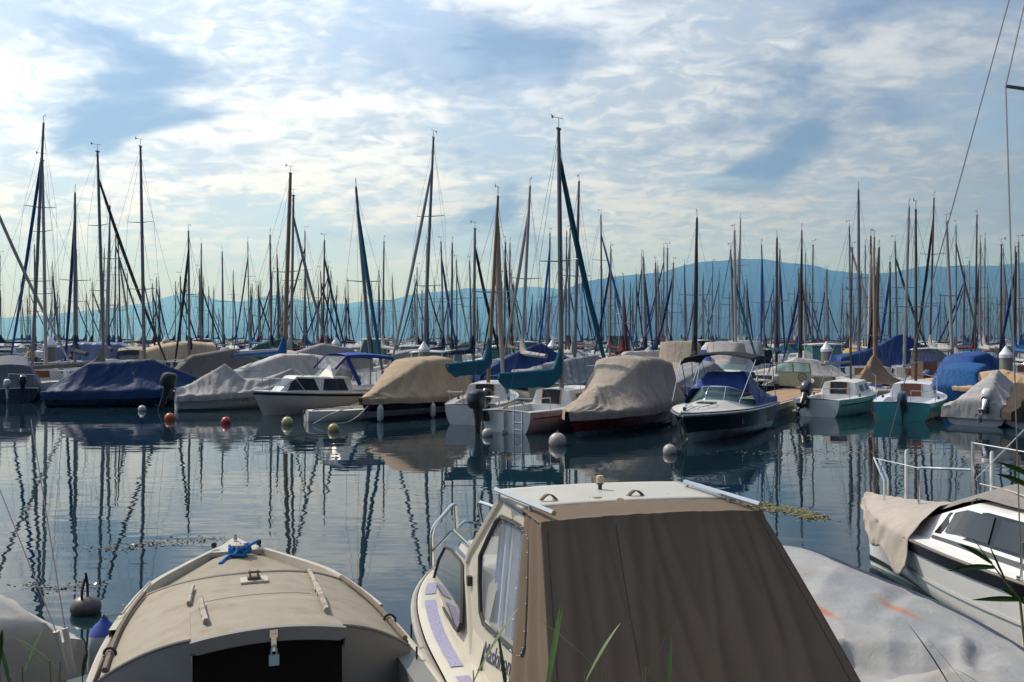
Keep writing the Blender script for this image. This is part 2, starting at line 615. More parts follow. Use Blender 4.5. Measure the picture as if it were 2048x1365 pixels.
# ---------------------------------------------------------------- boat library
class Hull:
    def __init__(s, L, B, fs, fb, tw=0.8, tm=0.42, p=2.2, draft=0.3, rake=0.5, kind='round', q=0.62, flare=0.82, sheer_p=1.8):
        s.L, s.B, s.fs, s.fb, s.tw, s.tm, s.p, s.draft, s.rake, s.kind, s.q, s.flare, s.sp = L, B, fs, fb, tw, tm, p, draft, rake, kind, q, flare, sheer_p

    def b(s, t):
        t = min(max(t, 0), 1)
        if t < s.tm:
            k = s.tw + (1 - s.tw) * math.sin(math.pi / 2 * t / s.tm)
        else:
            k = 1 - ((t - s.tm) / (1 - s.tm)) ** s.p
        return max(0.012, s.B / 2 * k)

    def sh(s, t):
        t = min(max(t, 0), 1)
        return s.fs + (s.fb - s.fs) * t ** s.sp

    def x(s, t, z=None):
        dr = s.draft
        z = s.sh(t) if z is None else z
        k = max(0.0, (z + dr) / (s.sh(t) + dr))
        return t * (s.L - s.rake) + s.rake * max(t, 0) ** 3 * k

    def pt(s, t, q, side=1, off=0.0):
        b, sh = s.b(t), s.sh(t)
        dr = s.draft * (1 - 0.85 * max(0, t) ** 4)
        if s.kind == 'round':
            th = q * math.pi / 2
            y = b * math.sin(th) ** s.q if q > 0 else 0
            z = -dr + (sh + dr) * (1 - math.cos(th))
        else:
            zc = 0.06 + 0.55 * sh * max(0, t) ** 3
            fl = s.flare * (1 - 0.35 * max(0, t) ** 3)
            if q < 0.35:
                k = q / 0.35
                y, z = b * fl * k, lerp(-dr, zc, k)
            else:
                k = (q - 0.35) / 0.65
                y, z = b * lerp(fl, 1, k ** 0.8), lerp(zc, sh, k)
        return Vector((s.x(t, z), side * (y + off), z))

    def q_at(s, t, z):
        lo, hi = 0.0, 1.0
        for _ in range(18):
            m = (lo + hi) / 2
            if s.pt(t, m).z < z: lo = m
            else: hi = m
        return (lo + hi) / 2

    def mesh(s, name, m, root, nT=22, nS=9):
        mb = MB()
        rows = []
        for i in range(nT + 1):
            t = (i / nT) ** 0.85
            rows.append([s.pt(t, 1 - j / nS, 1) for j in range(nS)] + [s.pt(t, j / nS, -1) for j in range(nS + 1)])
        mb.grid(rows)
        n = len(rows[0])
        mb.f.append(tuple(range(n)))
        return mb.build(name, m, root, True, 40)

    def band(s, name, m, root, z0, z1, side, off=0.018, t0=0.0, t1=1.0, n=30, rel=False):
        # a strip that follows the hull side between two heights (rel: measured down from the sheer)
        mb = MB()
        rows = []
        for i in range(n + 1):
            t = lerp(t0, t1, i / n)
            za, zb = (s.sh(t) - z0, s.sh(t) - z1) if rel else (z0, z1)
            rows.append([s.pt(t, s.q_at(t, lerp(za, zb, k)), side, off) for k in (0, .5, 1)])
        mb.grid(rows)
        return mb.build(name, m, root)


def deck(h, name, m, root, feats=(), camber=0.05, nT=26, nU=8, t0=0.0, t1=1.0, inset=0.0, lift=0.0):
    T = {lerp(t0, t1, i / nT) for i in range(nT + 1)}
    U = {i / nU for i in range(nU + 1)}
    for f in feats:
        T |= {f['t0'], f['t0'] + f['s0'], f['t1'] - f['s1'], f['t1']}
        U |= {f['u'], max(0, f['u'] - f['su'])}
    T = sorted(t for t in T if t0 <= t <= t1)
    U = sorted(u for u in U if u <= 1)
    us = [-u for u in reversed(U)] + [u for u in U if u > 0]
    rows = [[deck_pt(h, feats, t, u, camber, inset, lift) for u in us] for t in T]
    mb = MB()
    mb.grid(rows)
    return mb.build(name, m, root, True, 32)


def deck_z(h, feats, t, u, camber, lift=0.0):
    z = h.sh(t) + camber * (1 - u * u) + lift
    for f in feats:
        k = min(max((t - f['t0']) / f['s0'], 0), 1) * min(max((f['t1'] - t) / f['s1'], 0), 1) * min(max((f['u'] - abs(u)) / f['su'], 0), 1)
        z += k * f['dz']
        if f.get('crown'):
            z += k * f['crown'] * (1 - (u / f['u']) ** 2)
    return z


def deck_pt(h, feats, t, u, camber, inset=0.0, lift=0.0):
    return Vector((h.x(t), u * max(0.005, h.b(t) - inset), deck_z(h, feats, t, u, camber, lift)))


def feat(t0, t1, u, dz, s0=0.01, s1=0.01, su=0.03, crown=0.0):
    return dict(t0=t0, t1=t1, u=u, dz=dz, s0=s0, s1=s1, su=su, crown=crown)


def side_windows(h, feats, f, camber, spans, k0, k1, m, root, off=0.012, sides=(1, -1), name='window'):
    for sd_ in sides:
        for (ta, tb, *sk) in spans:
            mb = MB()
            rows = []
            n = 6
            skew = sk[0] if sk else 0.0
            for i in range(n + 1):
                row = []
                for k in (k0, (k0 + k1) / 2, k1):
                    t = lerp(ta, tb, i / n) + skew * (k - k0) * (1 - 2 * i / n)
                    u = f['u'] - f['su'] * k
                    p = deck_pt(h, feats, t, u, camber)
                    p.y = (p.y + off) * sd_
                    p.z += off * 0.4
                    row.append(p)
                rows.append(row)
            mb.grid(rows)
            mb.build(name, m, root)


def end_panel(h, feats, f, camber, ua, ub, k0, k1, m, root, aft=True, name='hatch_board', off=0.012):
    mb = MB()
    rows = []
    for i in range(5):
        u = lerp(ua, ub, i / 4)
        row = []
        for k in (k0, k1):
            t = (f['t0'] + f['s0'] * k) if aft else (f['t1'] - f['s1'] * k)
            p = deck_pt(h, feats, t, u, camber)
            p.x += -off if aft else off
            row.append(p)
        rows.append(row)
    mb.grid(rows)
    return mb.build(name, m, root)


def tarp(root, h, ridge_, m, t0=0.0, t1=1.0, skirt=0.16, sag=0.05, wr=0.035, freq=2.0, lean=1.2, seed=1, over=0.05,
         name='cover', nT=60, nV=22, pulls=()):
    def prof(t):
        b, sh = h.b(t) + over, h.sh(t) + 0.03
        z, hw = interp(ridge_, t)
        z = max(z, sh + 0.02)
        hw = min(hw, b * 0.97)
        half = []
        for j in range(nV + 1):
            q = j / nV
            if q < 0.15:
                k = q / 0.15
                sc = 0.035 * noise.noise(Vector((t * h.L * 1.4, 5.0, seed)))
                p = Vector((0, b + 0.012 * (1 - k), sh - (skirt + sc) * (1 - k)))
                nrm, w = Vector((0, 1, 0.1)), 0.25 * (1 - k) + 0.1
            elif q < 0.8:
                k = (q - 0.15) / 0.65
                p = Vector((0, lerp(b, hw, k), lerp(sh, z, k)))
                s_ = math.sin(math.pi * k) * sag
                nrm = Vector((0, z - sh, b - hw + 1e-3)).normalized()
                p -= nrm * s_ * min(1.0, (z - sh + b - hw))
                w = 0.25 + 0.75 * math.sin(math.pi * min(1, k * 0.9 + 0.05))
            else:
                k = (q - 0.8) / 0.2
                p = Vector((0, hw * (1 - k), z + 0.10 * hw * (1 - (1 - k) ** 2)))
                nrm, w = Vector((0, 0.2, 1)), 0.3
            half.append((p, nrm, w, q))
        return half

    rows = []
    for i in range(nT + 1):
        t = lerp(t0, t1, i / nT)
        half = prof(t)
        row = []
        for side in (1, -1):
            pts = half if side == 1 else list(reversed(half))[1:]
            for p, nrm, w, q in pts:
                xx = h.x(t) + (0.03 if t > 0.99 else 0)
                u = t * h.L * freq + side * 31.7 + lean * (q - 0.5) * math.sin(t * 9 + seed)
                n1 = noise.noise(Vector((u, q * 0.8, seed * 3.1)))
                n2 = noise.noise(Vector((u * 2.3 + 4, q * 1.7 + 2, seed * 1.7)))
                n3 = noise.noise(Vector((u * 1.1 + q * 2.4 * side, q * 0.5 + 7, seed * 2.3)))
                n4 = noise.noise(Vector((u * 4.1 - q * 3.0, q * 1.3, seed * 4.1)))
                f1 = max(0.0, 1 - abs(n1) * 3.2)
                f3 = max(0.0, 1 - abs(n3) * 4.0)
                disp = 1.5 * wr * w * (f1 ** 1.6 - 0.8 * f3 ** 1.8 + 0.5 * n2 + 0.28 * n4)
                v = Vector((xx, p.y * side, p.z))
                nn = Vector((0, nrm.y * side, nrm.z))
                v += nn * disp
                for (tc_, qc, rad, amp) in pulls:
                    dd = ((t - tc_) * h.L) ** 2 + ((q - qc) * 1.6) ** 2
                    v += nn * amp * math.exp(-dd / rad ** 2)
                row.append(v)
        rows.append(row)
    # drop the aft end down over the transom
    st = rows[0]
    zmax = max(p.z for p in st)
    zlow = h.sh(t0) - skirt
    pre = []
    for j in range(1, 7):
        lim = lerp(zmax, zlow, j / 6)
        pre.append([Vector((p.x - 0.03 - 0.05 * j / 6 + 0.03 * noise.noise(Vector((p.y * 3, j, seed))), p.y, min(p.z, lim))) for p in st])
    rows = list(reversed(pre)) + rows
    mb = MB()
    mb.grid(rows)
    return mb.build(name, m, root, True, 60)


def loft(mb, secs, n=14, e=3.0):
    # stack of super-ellipse sections (cx, cy, z, rx, ry)
    rows = []
    for (cx, cy, z, rx, ry) in secs:
        row = []
        for k in range(n):
            a = 2 * math.pi * k / n
            c, s_ = math.cos(a), math.sin(a)
            row.append(Vector((cx + rx * math.copysign(abs(c) ** (2 / e), c), cy + ry * math.copysign(abs(s_) ** (2 / e), s_), z)))
        rows.append(row)
    k0 = len(mb.v)
    mb.grid(rows, True)
    mb.f.append(tuple(k0 + k for k in reversed(range(n))))
    mb.f.append(tuple(k0 + (len(rows) - 1) * n + k for k in range(n)))
    return mb


def outboard(root, loc, sc=1.0, tilt=0.0, cowl=None, leg=None, steer=0.0):
    # local: engine aft of the transom along -x, tilt swings the leg up and aft
    cowl = cowl or M_BLACK
    leg = leg or M_BLACK
    M = Matrix.Translation(loc) @ Matrix.Rotation(steer, 4, 'Z') @ Matrix.Rotation(tilt, 4, 'Y') @ Matrix.Scale(sc, 4)

    def fin(mb, name, m, par):
        mb.v = [M @ p for p in mb.v]
        return mb.build(name, m, par, True, 40)
    a = MB()
    loft(a, [(-.30, 0, .20, .16, .13), (-.31, 0, .26, .21, .165), (-.32, 0, .42, .225, .175), (-.31, 0, .55, .20, .155), (-.28, 0, .615, .13, .10), (-.27, 0, .63, .06, .05)])
    o = fin(a, 'outboard_motor', cowl, root)
    b = MB()
    loft(b, [(-.29, 0, -.62, .05, .022), (-.28, 0, -.35, .075, .03), (-.27, 0, -.05, .085, .06), (-.28, 0, .20, .12, .10)], 10, 2.4)
    b.box((-.33, 0, -.36), (.26, .17, .02))
    loft(b, [(-.27, 0, -.86, .03, .008), (-.28, 0, -.66, .07, .014)], 8, 2)
    rows = []
    for xx, rr in ((-.10, .005), (-.14, .035), (-.25, .05), (-.36, .045), (-.42, .02)):
        rows.append([Vector((xx, rr * math.cos(k * math.pi / 4), -.62 + rr * math.sin(k * math.pi / 4))) for k in range(8)])
    b.grid(rows, True)
    fin(b, 'motor_leg', leg, o)
    c = MB()
    for k in range(3):
        an = k * 2 * math.pi / 3
        ca, sa = math.cos(an), math.sin(an)
        q = [(0, .02, -.03), (0.02, .11, -.06), (0.0, .13, 0.0), (-.02, .10, .05), (0, .02, .03)]
        vs = [Vector((-.44 + x_, y_ * ca - z_ * sa, -.62 + y_ * sa + z_ * ca)) for x_, y_, z_ in q]
        vs2 = [p + Vector((.012, 0, 0)) for p in vs]
        c.add(vs + vs2, [(0, 1, 2, 3, 4), (9, 8, 7, 6, 5)] + [(i, (i + 1) % 5, 5 + (i + 1) % 5, 5 + i) for i in range(5)])
    fin(c, 'propeller', M_BLACK, o)
    d = MB()
    d.box((-.07, 0, .02), (.10, .20, .24))
    d.box((.03, .07, -.02), (.10, .035, .14))
    d.box((.03, -.07, -.02), (.10, .035, .14))
    d.tube([(-.12, 0, .2), (.15, .02, .26), (.42, .04, .25)], [.022, .02, .017], 6)
    fin(d, 'clamp_bracket', M_BLACK, o)
    return o


def fender(root, top, L=0.5, r=0.1, m=None, cap=None, hang=0.25):
    m = m or mat('fender_white', (0.70, 0.69, 0.66), rough=0.5, var=0.1)
    top = Vector(top)
    mb = MB()
    prof = [(0.02, 0.0), (0.035, -0.03), (r * .6, -0.06), (r * .93, -0.12), (r, -0.2), (r, -L + .14), (r * .9, -L + .07), (r * .5, -L + .02), (0.02, -L)]
    mb.lathe(prof, top, 14)
    o = mb.build('fender', m, root, True, 60)
    if cap is not None:
        for za, zb, nm in ((0, -0.13, 'fender_end'), (-L, -L + .12, 'fender_end')):
            c = MB()
            pr = [(a + .004, z) for a, z in prof if min(za, zb) - .001 <= z <= max(za, zb) + .001]
            c.lathe(pr, top, 14)
            c.build(nm, cap, o)
    ln = MB()
    ln.tube([top + Vector((0, 0, hang)), top], 0.008, 5)
    ln.build('fender_line', M_ROPED, o)
    return o


def rig(root, h, tm, H, mast_m, foot=None, lean=(0, 0), r=0.075, boom=None, cover=None, jib=None, jib_top=0.86, spreaders=(0.55,),
        far=False, vane=True, boom_z=None, boom_len=None, boom_yaw=0.0, wires=True, jib_r=0.07, spr_w=0.75, cover_drop=0.0, cover_h=0.16):
    fx = h.x(tm)
    fz = (foot if foot is not None else h.sh(tm) + 0.3)
    n = 6 if far else 9
    top = Vector((fx + lean[0], lean[1], H))
    base = Vector((fx, 0, fz - 0.1))

    def at(k):
        return base.lerp(top, k)
    mb = MB()
    mb.tube([base, at(.35), at(.8), top], [r, r, r * .85, r * .62], n)
    if not far:
        mb.box(top + Vector((0, 0, 0.02)), (0.22, 0.05, 0.07))
    mast = mb.build('mast', mast_m, root)
    for k in spreaders:
        p = at(k)
        for sd_ in (1, -1):
            s_ = MB()
            s_.tube([p, p + Vector((-0.10, sd_ * spr_w, 0.04))], [.026, .016], 5)
            s_.build('spreader', M_ALU, mast)
    if vane:
        v = MB()
        v.tube([top, top + Vector((0, 0, .38))], .012, 4)
        v.tube([top + Vector((-.28, .02, .36)), top + Vector((.22, -.02, .39))], .010, 4)
        v.add([top + Vector((-.36, .02, .30)), top + Vector((-.24, .02, .36)), top + Vector((-.38, .02, .44)),
               top + Vector((-.36, .035, .30)), top + Vector((-.24, .035, .36)), top + Vector((-.38, .035, .44))],
              [(0, 1, 2), (5, 4, 3), (0, 3, 4, 1), (1, 4, 5, 2), (2, 5, 3, 0)])
        v.build('wind_vane', M_BLACK, mast, False)
    bowp = Vector((h.x(.985), 0, h.sh(.985) + .05))
    jt = at(jib_top)
    if wires:
        w = MB()
        rw = 0.010 if far else 0.007
        w.tube([top, Vector((0.05, 0, h.sh(0) + .05))], rw, 3, caps=False)
        if jib is None:
            w.tube([jt, bowp], rw, 3, caps=False)
        for sd_ in (1, -1):
            cp = Vector((fx - 0.12, sd_ * h.b(tm) * 0.96, h.sh(tm)))
            if spreaders:
                sp = at(spreaders[-1]) + Vector((-0.10, sd_ * spr_w, 0.04))
                w.tube([at(.97), sp, cp], rw, 3, caps=False)
                w.tube([at(spreaders[-1]), cp + Vector((-.25, 0, 0))], rw, 3, caps=False)
            else:
                w.tube([at(.9), cp], rw, 3, caps=False)
        w.build('rigging', M_WIRE, root)
    if jib is not None:
        j = MB()
        a, b_ = jt, bowp
        m_ = 8
        sgn = Vector((-0.12, 0, -0.05))
        pts = [a.lerp(b_, i / m_) + sgn * math.sin(math.pi * i / m_) * 1.2 for i in range(m_ + 1)]
        rr = [jib_r * (0.35 + 0.65 * math.sin(math.pi * (0.12 + 0.8 * (i / m_) ** .8))) for i in range(m_ + 1)]
        j.tube(pts, rr, 5 if far else 8)
        j.build('furled_jib', jib, root)
    if boom is not None:
        bz = boom_z if boom_z is not None else fz + 0.75
        bl = boom_len if boom_len is not None else fx - 0.35
        yw = Vector((-math.cos(boom_yaw), math.sin(boom_yaw), 0))
        fx_b = base.lerp(top, (bz - base.z) / (top.z - base.z))
        a, e = fx_b + Vector((-.08, 0, 0)), fx_b + yw * bl + Vector((0, 0, -.05))
        bm_ = MB()
        bm_.tube([a, e], [.045, .04], n)
        bo = bm_.build('boom', boom, root)
        if cover is not None:
            c = MB()
            rows = []
            ns_ = 7 if far else 34
            side_v = Vector((-yw.y, yw.x, 0))
            for i in range(ns_ + 1):
                k = i / ns_
                p = a.lerp(e, k)
                hh = cover_h * (1 - .45 * k) + (0.75 * max(0, 1 - k * 7) ** 1.5)
                dr = 0.10 + cover_drop * (min(1, k * 5 + .1) * min(1, (1.02 - k) * 6)) ** .7 * (1 + .18 * noise.noise(Vector((k * 7, H, 2))))
                ww = 0.13 * (1 - .4 * k) + 0.02
                wob = 0.03 * noise.noise(Vector((k * 9, H, fx)))
                row = []
                m2 = 8 if far else 12
                for q in range(m2):
                    an = 2 * math.pi * q / m2
                    sy, sz = math.cos(an), math.sin(an)
                    zz_ = sz * (hh if sz > 0 else dr)
                    taper = 1.0 if sz > 0 else (1 - 0.72 * abs(sz))
                    fold = 0 if far else (0.05 if sz < -.3 else .015) * noise.noise(Vector((k * 14, q * .15, H)))
                    row.append(p + side_v * (sy * ww * taper + wob + fold) + Vector((0, 0, zz_)))
                rows.append(row)
            k0 = len(c.v)
            c.grid(rows, True)
            c.f.append(tuple(range(len(rows[0]))))
            c.f.append(tuple((len(rows) - 1) * len(rows[0]) + q for q in reversed(range(len(rows[0])))))
            c.build('sail_cover', cover, bo)
    return mast


def rail(root, pts, r=0.014, posts=(), name='guard_rail', m=None):
    mb = MB()
    mb.tube(pts, r, 7)
    for a, b_ in posts:
        mb.tube([a, b_], r * .9, 6)
    return mb.build(name, m or M_STEEL, root)


def place(name, label, cat, a, stern=None, bow=None, L=None, group=None):
    d = Vector((-math.sin(R(a)), math.cos(R(a)), 0))
    o = Vector(stern) if stern is not None else Vector(bow) - d * L
    o.z = 0
    return thing(name, o, label, cat, R(90 + a), group)


def text_part(s, name, m, root, matrix, size=0.2, shear=0.0, extrude=0.002):
    cu = bpy.data.curves.new(name, 'FONT')
    cu.body = s
    cu.size = size
    cu.shear = shear
    cu.extrude = extrude
    cu.resolution_u = 3
    tmp = bpy.data.objects.new(name, cu)
    col.objects.link(tmp)
    dg = bpy.context.evaluated_depsgraph_get()
    me = bpy.data.meshes.new_from_object(tmp.evaluated_get(dg))
    bpy.data.objects.remove(tmp)
    me.transform(matrix)
    me.materials.clear()
    me.materials.append(m)
    o = bpy.data.objects.new(name, me)
    col.objects.link(o)
    o.parent = root
    return o


# ---- whole boats ------------------------------------------------------------
def sailboat(a, origin, label, L=7.0, B=2.4, hull_m=None, deck_m=None, mast_m=None, H=10.0, jib=None, cover=None, far=False, tm=0.55,
             lean=(0, 0), group=None, stripe=None, jib_top=0.86, spreaders=(0.52,), r=0.075, boom_yaw=0.0, cabin=0.42, jib_r=0.07,
             vane=True, rails=True, cat='sailboat', name='sailboat', boom=True, spr_w=0.75, boom_z=None):
    root = thing(name, (origin[0], origin[1], 0), label, cat, R(90 + a), group)
    h = Hull(L, B, 0.75, 0.98, tw=0.72, tm=0.42, p=2.0, draft=0.3, rake=0.7)
    nT = 12 if far else 22
    h.mesh('hull', hull_m or M_WHITE, root, nT, 6 if far else 9)
    cab = feat(.36, .78, .66, cabin, .015, .16, .14, .05)
    cock = feat(.04, .34, .62, -.42, .008, .008, .03)
    fs = (cab, cock)
    deck(h, 'deck', deck_m or M_WHITE, root, fs, .05, 12 if far else 24, 4 if far else 8)
    side_windows(h, fs, cab, .05, [(.42, .52), (.55, .65)] if not far else [(.43, .64)], .25, .78, M_GLASS, root)
    if not far:
        end_panel(h, fs, cab, .05, -.2, .2, .1, .85, M_WOOD, root, True, 'hatch_board')
    if stripe is not None:
        for s_ in (1, -1):
            h.band('hull_stripe', stripe, root, .12, .26, s_, rel=True, n=10 if far else 20)
    rig(root, h, tm, H, mast_m or M_ALU, h.sh(tm) + cabin + .05, lean, r, M_ALU if boom else None, cover, jib, jib_top, spreaders, far, vane,
        boom_yaw=boom_yaw, jib_r=jib_r, boom_len=L * tm * .86, spr_w=spr_w, boom_z=boom_z)
    if rails:
        z0, z1 = h.sh(.98), h.sh(.98) + .55
        pts = [(h.x(.80), h.b(.80) * .92, h.sh(.8) + .02), (h.x(.81), h.b(.81) * .95, z1 - .03), (h.x(.93), h.b(.93), z1), (h.x(1.0) + .05, 0, z1 + .03),
               (h.x(.93), -h.b(.93), z1), (h.x(.81), -h.b(.81) * .95, z1 - .03), (h.x(.80), -h.b(.80) * .92, h.sh(.8) + .02)]
        rail(root, pts, .014 if not far else .018, [((h.x(.93), s_ * h.b(.93) * .9, z0), (h.x(.93), s_ * h.b(.93), z1)) for s_ in (1, -1)], 'pulpit')
        pts = [(h.x(.12), h.b(.12) * .95, h.sh(.1)), (h.x(.12), h.b(.12) * .95, h.sh(.1) + .55), (h.x(.0) + .05, h.b(0) * .9, h.sh(0) + .58), (h.x(0) + .05, -h.b(0) * .9, h.sh(0) + .58),
               (h.x(.12), -h.b(.12) * .95, h.sh(.1) + .55), (h.x(.12), -h.b(.12) * .95, h.sh(.1))]
        rail(root, pts, .014 if not far else .018, (), 'stern_rail')
    return root, h


def motor_cruiser(a, origin, label, L=6.5, B=2.4, hull_m=None, top=1.0, far=False, group=None, canopy=None, roof=True, stripe=None, name='motor_cruiser', cat='motorboat'):
    root = thing(name, (origin[0], origin[1], 0), label, cat, R(90 + a), group)
    h = Hull(L, B, .75, 1.05, tw=.9, tm=.4, p=2.6, draft=.3, rake=.9, kind='v')
    h.mesh('hull', hull_m or M_WHITE, root, 12 if far else 20, 6)
    low = feat(.40, .86, .74, .38, .01, .26, .14, .04)
    cock = feat(.04, .38, .72, -.45, .008, .008, .03)
    fs = (low, cock)
    deck(h, 'deck', M_WHITE, root, fs, .05, 12 if far else 22, 4 if far else 8)
    side_windows(h, fs, low, .05, [(.48, .66)], .25, .75, M_GLASS, root)
    if stripe is not None:
        for s_ in (1, -1):
            h.band('hull_stripe', stripe, root, .10, .22, s_, rel=True, n=10)
    z0 = h.sh(.45) + .40
    xa, xb = h.x(.30), h.x(.60)
    hw = B * .36
    if roof:
        zt = z0 + top
        fr = MB()
        for s_ in (1, -1):
            fr.tube([(xb, s_ * hw, z0), (xb - .45, s_ * hw * .92, zt)], .03, 5)
            fr.tube([(xa, s_ * hw, z0 - .2), (xa + .05, s_ * hw * .92, zt)], .03, 5)
        fr.build('cabin_frame', M_WHITE, root)
        g = MB()
        g.add([(xb, hw, z0), (xb, -hw, z0), (xb - .43, -hw * .92, zt - .04), (xb - .43, hw * .92, zt - .04)], [(0, 1, 2, 3)])
        g.build('windscreen', M_GLASSG, root, False)
        for s_ in (1, -1):
            g = MB()
            g.add([(xb - .05, s_ * hw, z0), (xa + .04, s_ * hw, z0), (xa + .08, s_ * hw * .92, zt - .04), (xb - .45, s_ * hw * .92, zt - .04)], [(0, 1, 2, 3)])
            g.build('window', M_GLASSG, root, False)
        rf = MB()
        rows = []
        for i in range(7):
            k = i / 6
            rows.append([(lerp(xa - .2, xb - .3, k), u * hw * 1.05, zt + .06 * (1 - u * u) + .05 * math.sin(math.pi * k)) for u in (-1, -.6, 0, .6, 1)])
        rf.grid(rows)
        thicken(rf.build('roof', canopy or M_WHITE, root), .05)
    else:
        ws = MB()
        ws.add([(xb, hw, z0 - .1), (xb + .12, 0, z0 - .08), (xb, -hw, z0 - .1), (xb - .35, -hw * .9, z0 + .34), (xb - .26, 0, z0 + .38), (xb - .35, hw * .9, z0 + .34)], [(0, 1, 4, 5), (1, 2, 3, 4)])
        ws.build('windscreen', M_SCREEN, root, False)
        if canopy is not None:
            rows = []
            for i in range(9):
                k = i / 8
                zt = h.sh(.2) + .55 + .75 * math.sin(math.pi * (.15 + .6 * k))
                rows.append([(lerp(.1, xb - .2, k), u * hw * 1.15, zt + .10 * (1 - u * u) - (.5 if abs(u) == 1 else 0)) for u in (-1, -.9, -.5, 0, .5, .9, 1)])
            c = MB()
            c.grid(rows)
            c.build('canopy', canopy, root)
    outboard(root, (-.02, 0, .55), .9)
    return root, h


def covered_boat(a, label, L, B, hull_m, cloth, ridge_, stern=None, bow=None, kind='v', fs=.6, fb=.85, group=None, name='covered_boat', cat='boat', **kw):
    root = place(name, label, cat, a, stern, bow, L, group)
    h = Hull(L, B, fs, fb, tw=kw.pop('tw', .88), tm=.42, p=kw.pop('p', 2.3), draft=.28, rake=kw.pop('rake', .8), kind=kind)
    h.mesh('hull', hull_m, root, 20, 8)
    tarp(root, h, ridge_, cloth, **kw)
    return root, h


# ---------------------------------------------------------------- foreground boats
def to_local(root):
    M = Matrix.Translation(root.location) @ Matrix.Rotation(root.rotation_euler.z, 4, 'Z')
    return M.inverted()


def ray_plane(px, py, p0, n):
    c = Vector((0, 0, CAMH))
    d = Vector(((px - 1024) / F, 1.0, -(py - HZ) / F))
    t = (p0 - c).dot(n) / d.dot(n)
    return c + d * t


class FreeHull(Hull):
    # half-breadths and sheer read off a table of (x, half beam, sheer)
    def __init__(s, tab, draft=0.3, kind='round', rake=0.4, q=.62):
        s.tab = tab
        s.x0, L = tab[0][0], tab[-1][0] - tab[0][0]
        super().__init__(L, 2, .7, .8, draft=draft, kind=kind, rake=rake, q=q)

    def _at(s, t):
        xs = [a for a, _, _ in s.tab]
        x = s.x0 + t * s.L
        # Catmull-Rom through the table for a fair curve
        k = 0
        while k < len(xs) - 2 and x > xs[k + 1]:
            k += 1
        p1, p2 = s.tab[k], s.tab[k + 1]
        p0 = s.tab[k - 1] if k > 0 else p1
        p3 = s.tab[k + 2] if k + 2 < len(xs) else p2
        u = min(max((x - p1[0]) / (p2[0] - p1[0]), 0), 1)
        r_ = []
        for i in (1, 2):
            m1 = (p2[i] - p0[i]) / max(1e-6, p2[0] - p0[0]) * (p2[0] - p1[0])
            m2 = (p3[i] - p1[i]) / max(1e-6, p3[0] - p1[0]) * (p2[0] - p1[0])
            r_.append((2 * u**3 - 3 * u**2 + 1) * p1[i] + (u**3 - 2 * u**2 + u) * m1 + (-2 * u**3 + 3 * u**2) * p2[i] + (u**3 - u**2) * m2)
        return r_

    def b(s, t):
        return max(0.012, s._at(min(max(t, 0), 1))[0])

    def sh(s, t):
        return s._at(min(max(t, 0), 1))[1]

    def x(s, t, z=None):
        z = s.sh(t) if z is None else z
        k = max(0.0, (z + s.draft) / (s.sh(t) + s.draft))
        return s.x0 + t * s.L - s.rake * max(t, 0) ** 3 * (1 - k)

    def t_of(s, x):
        return (x - s.x0) / s.L


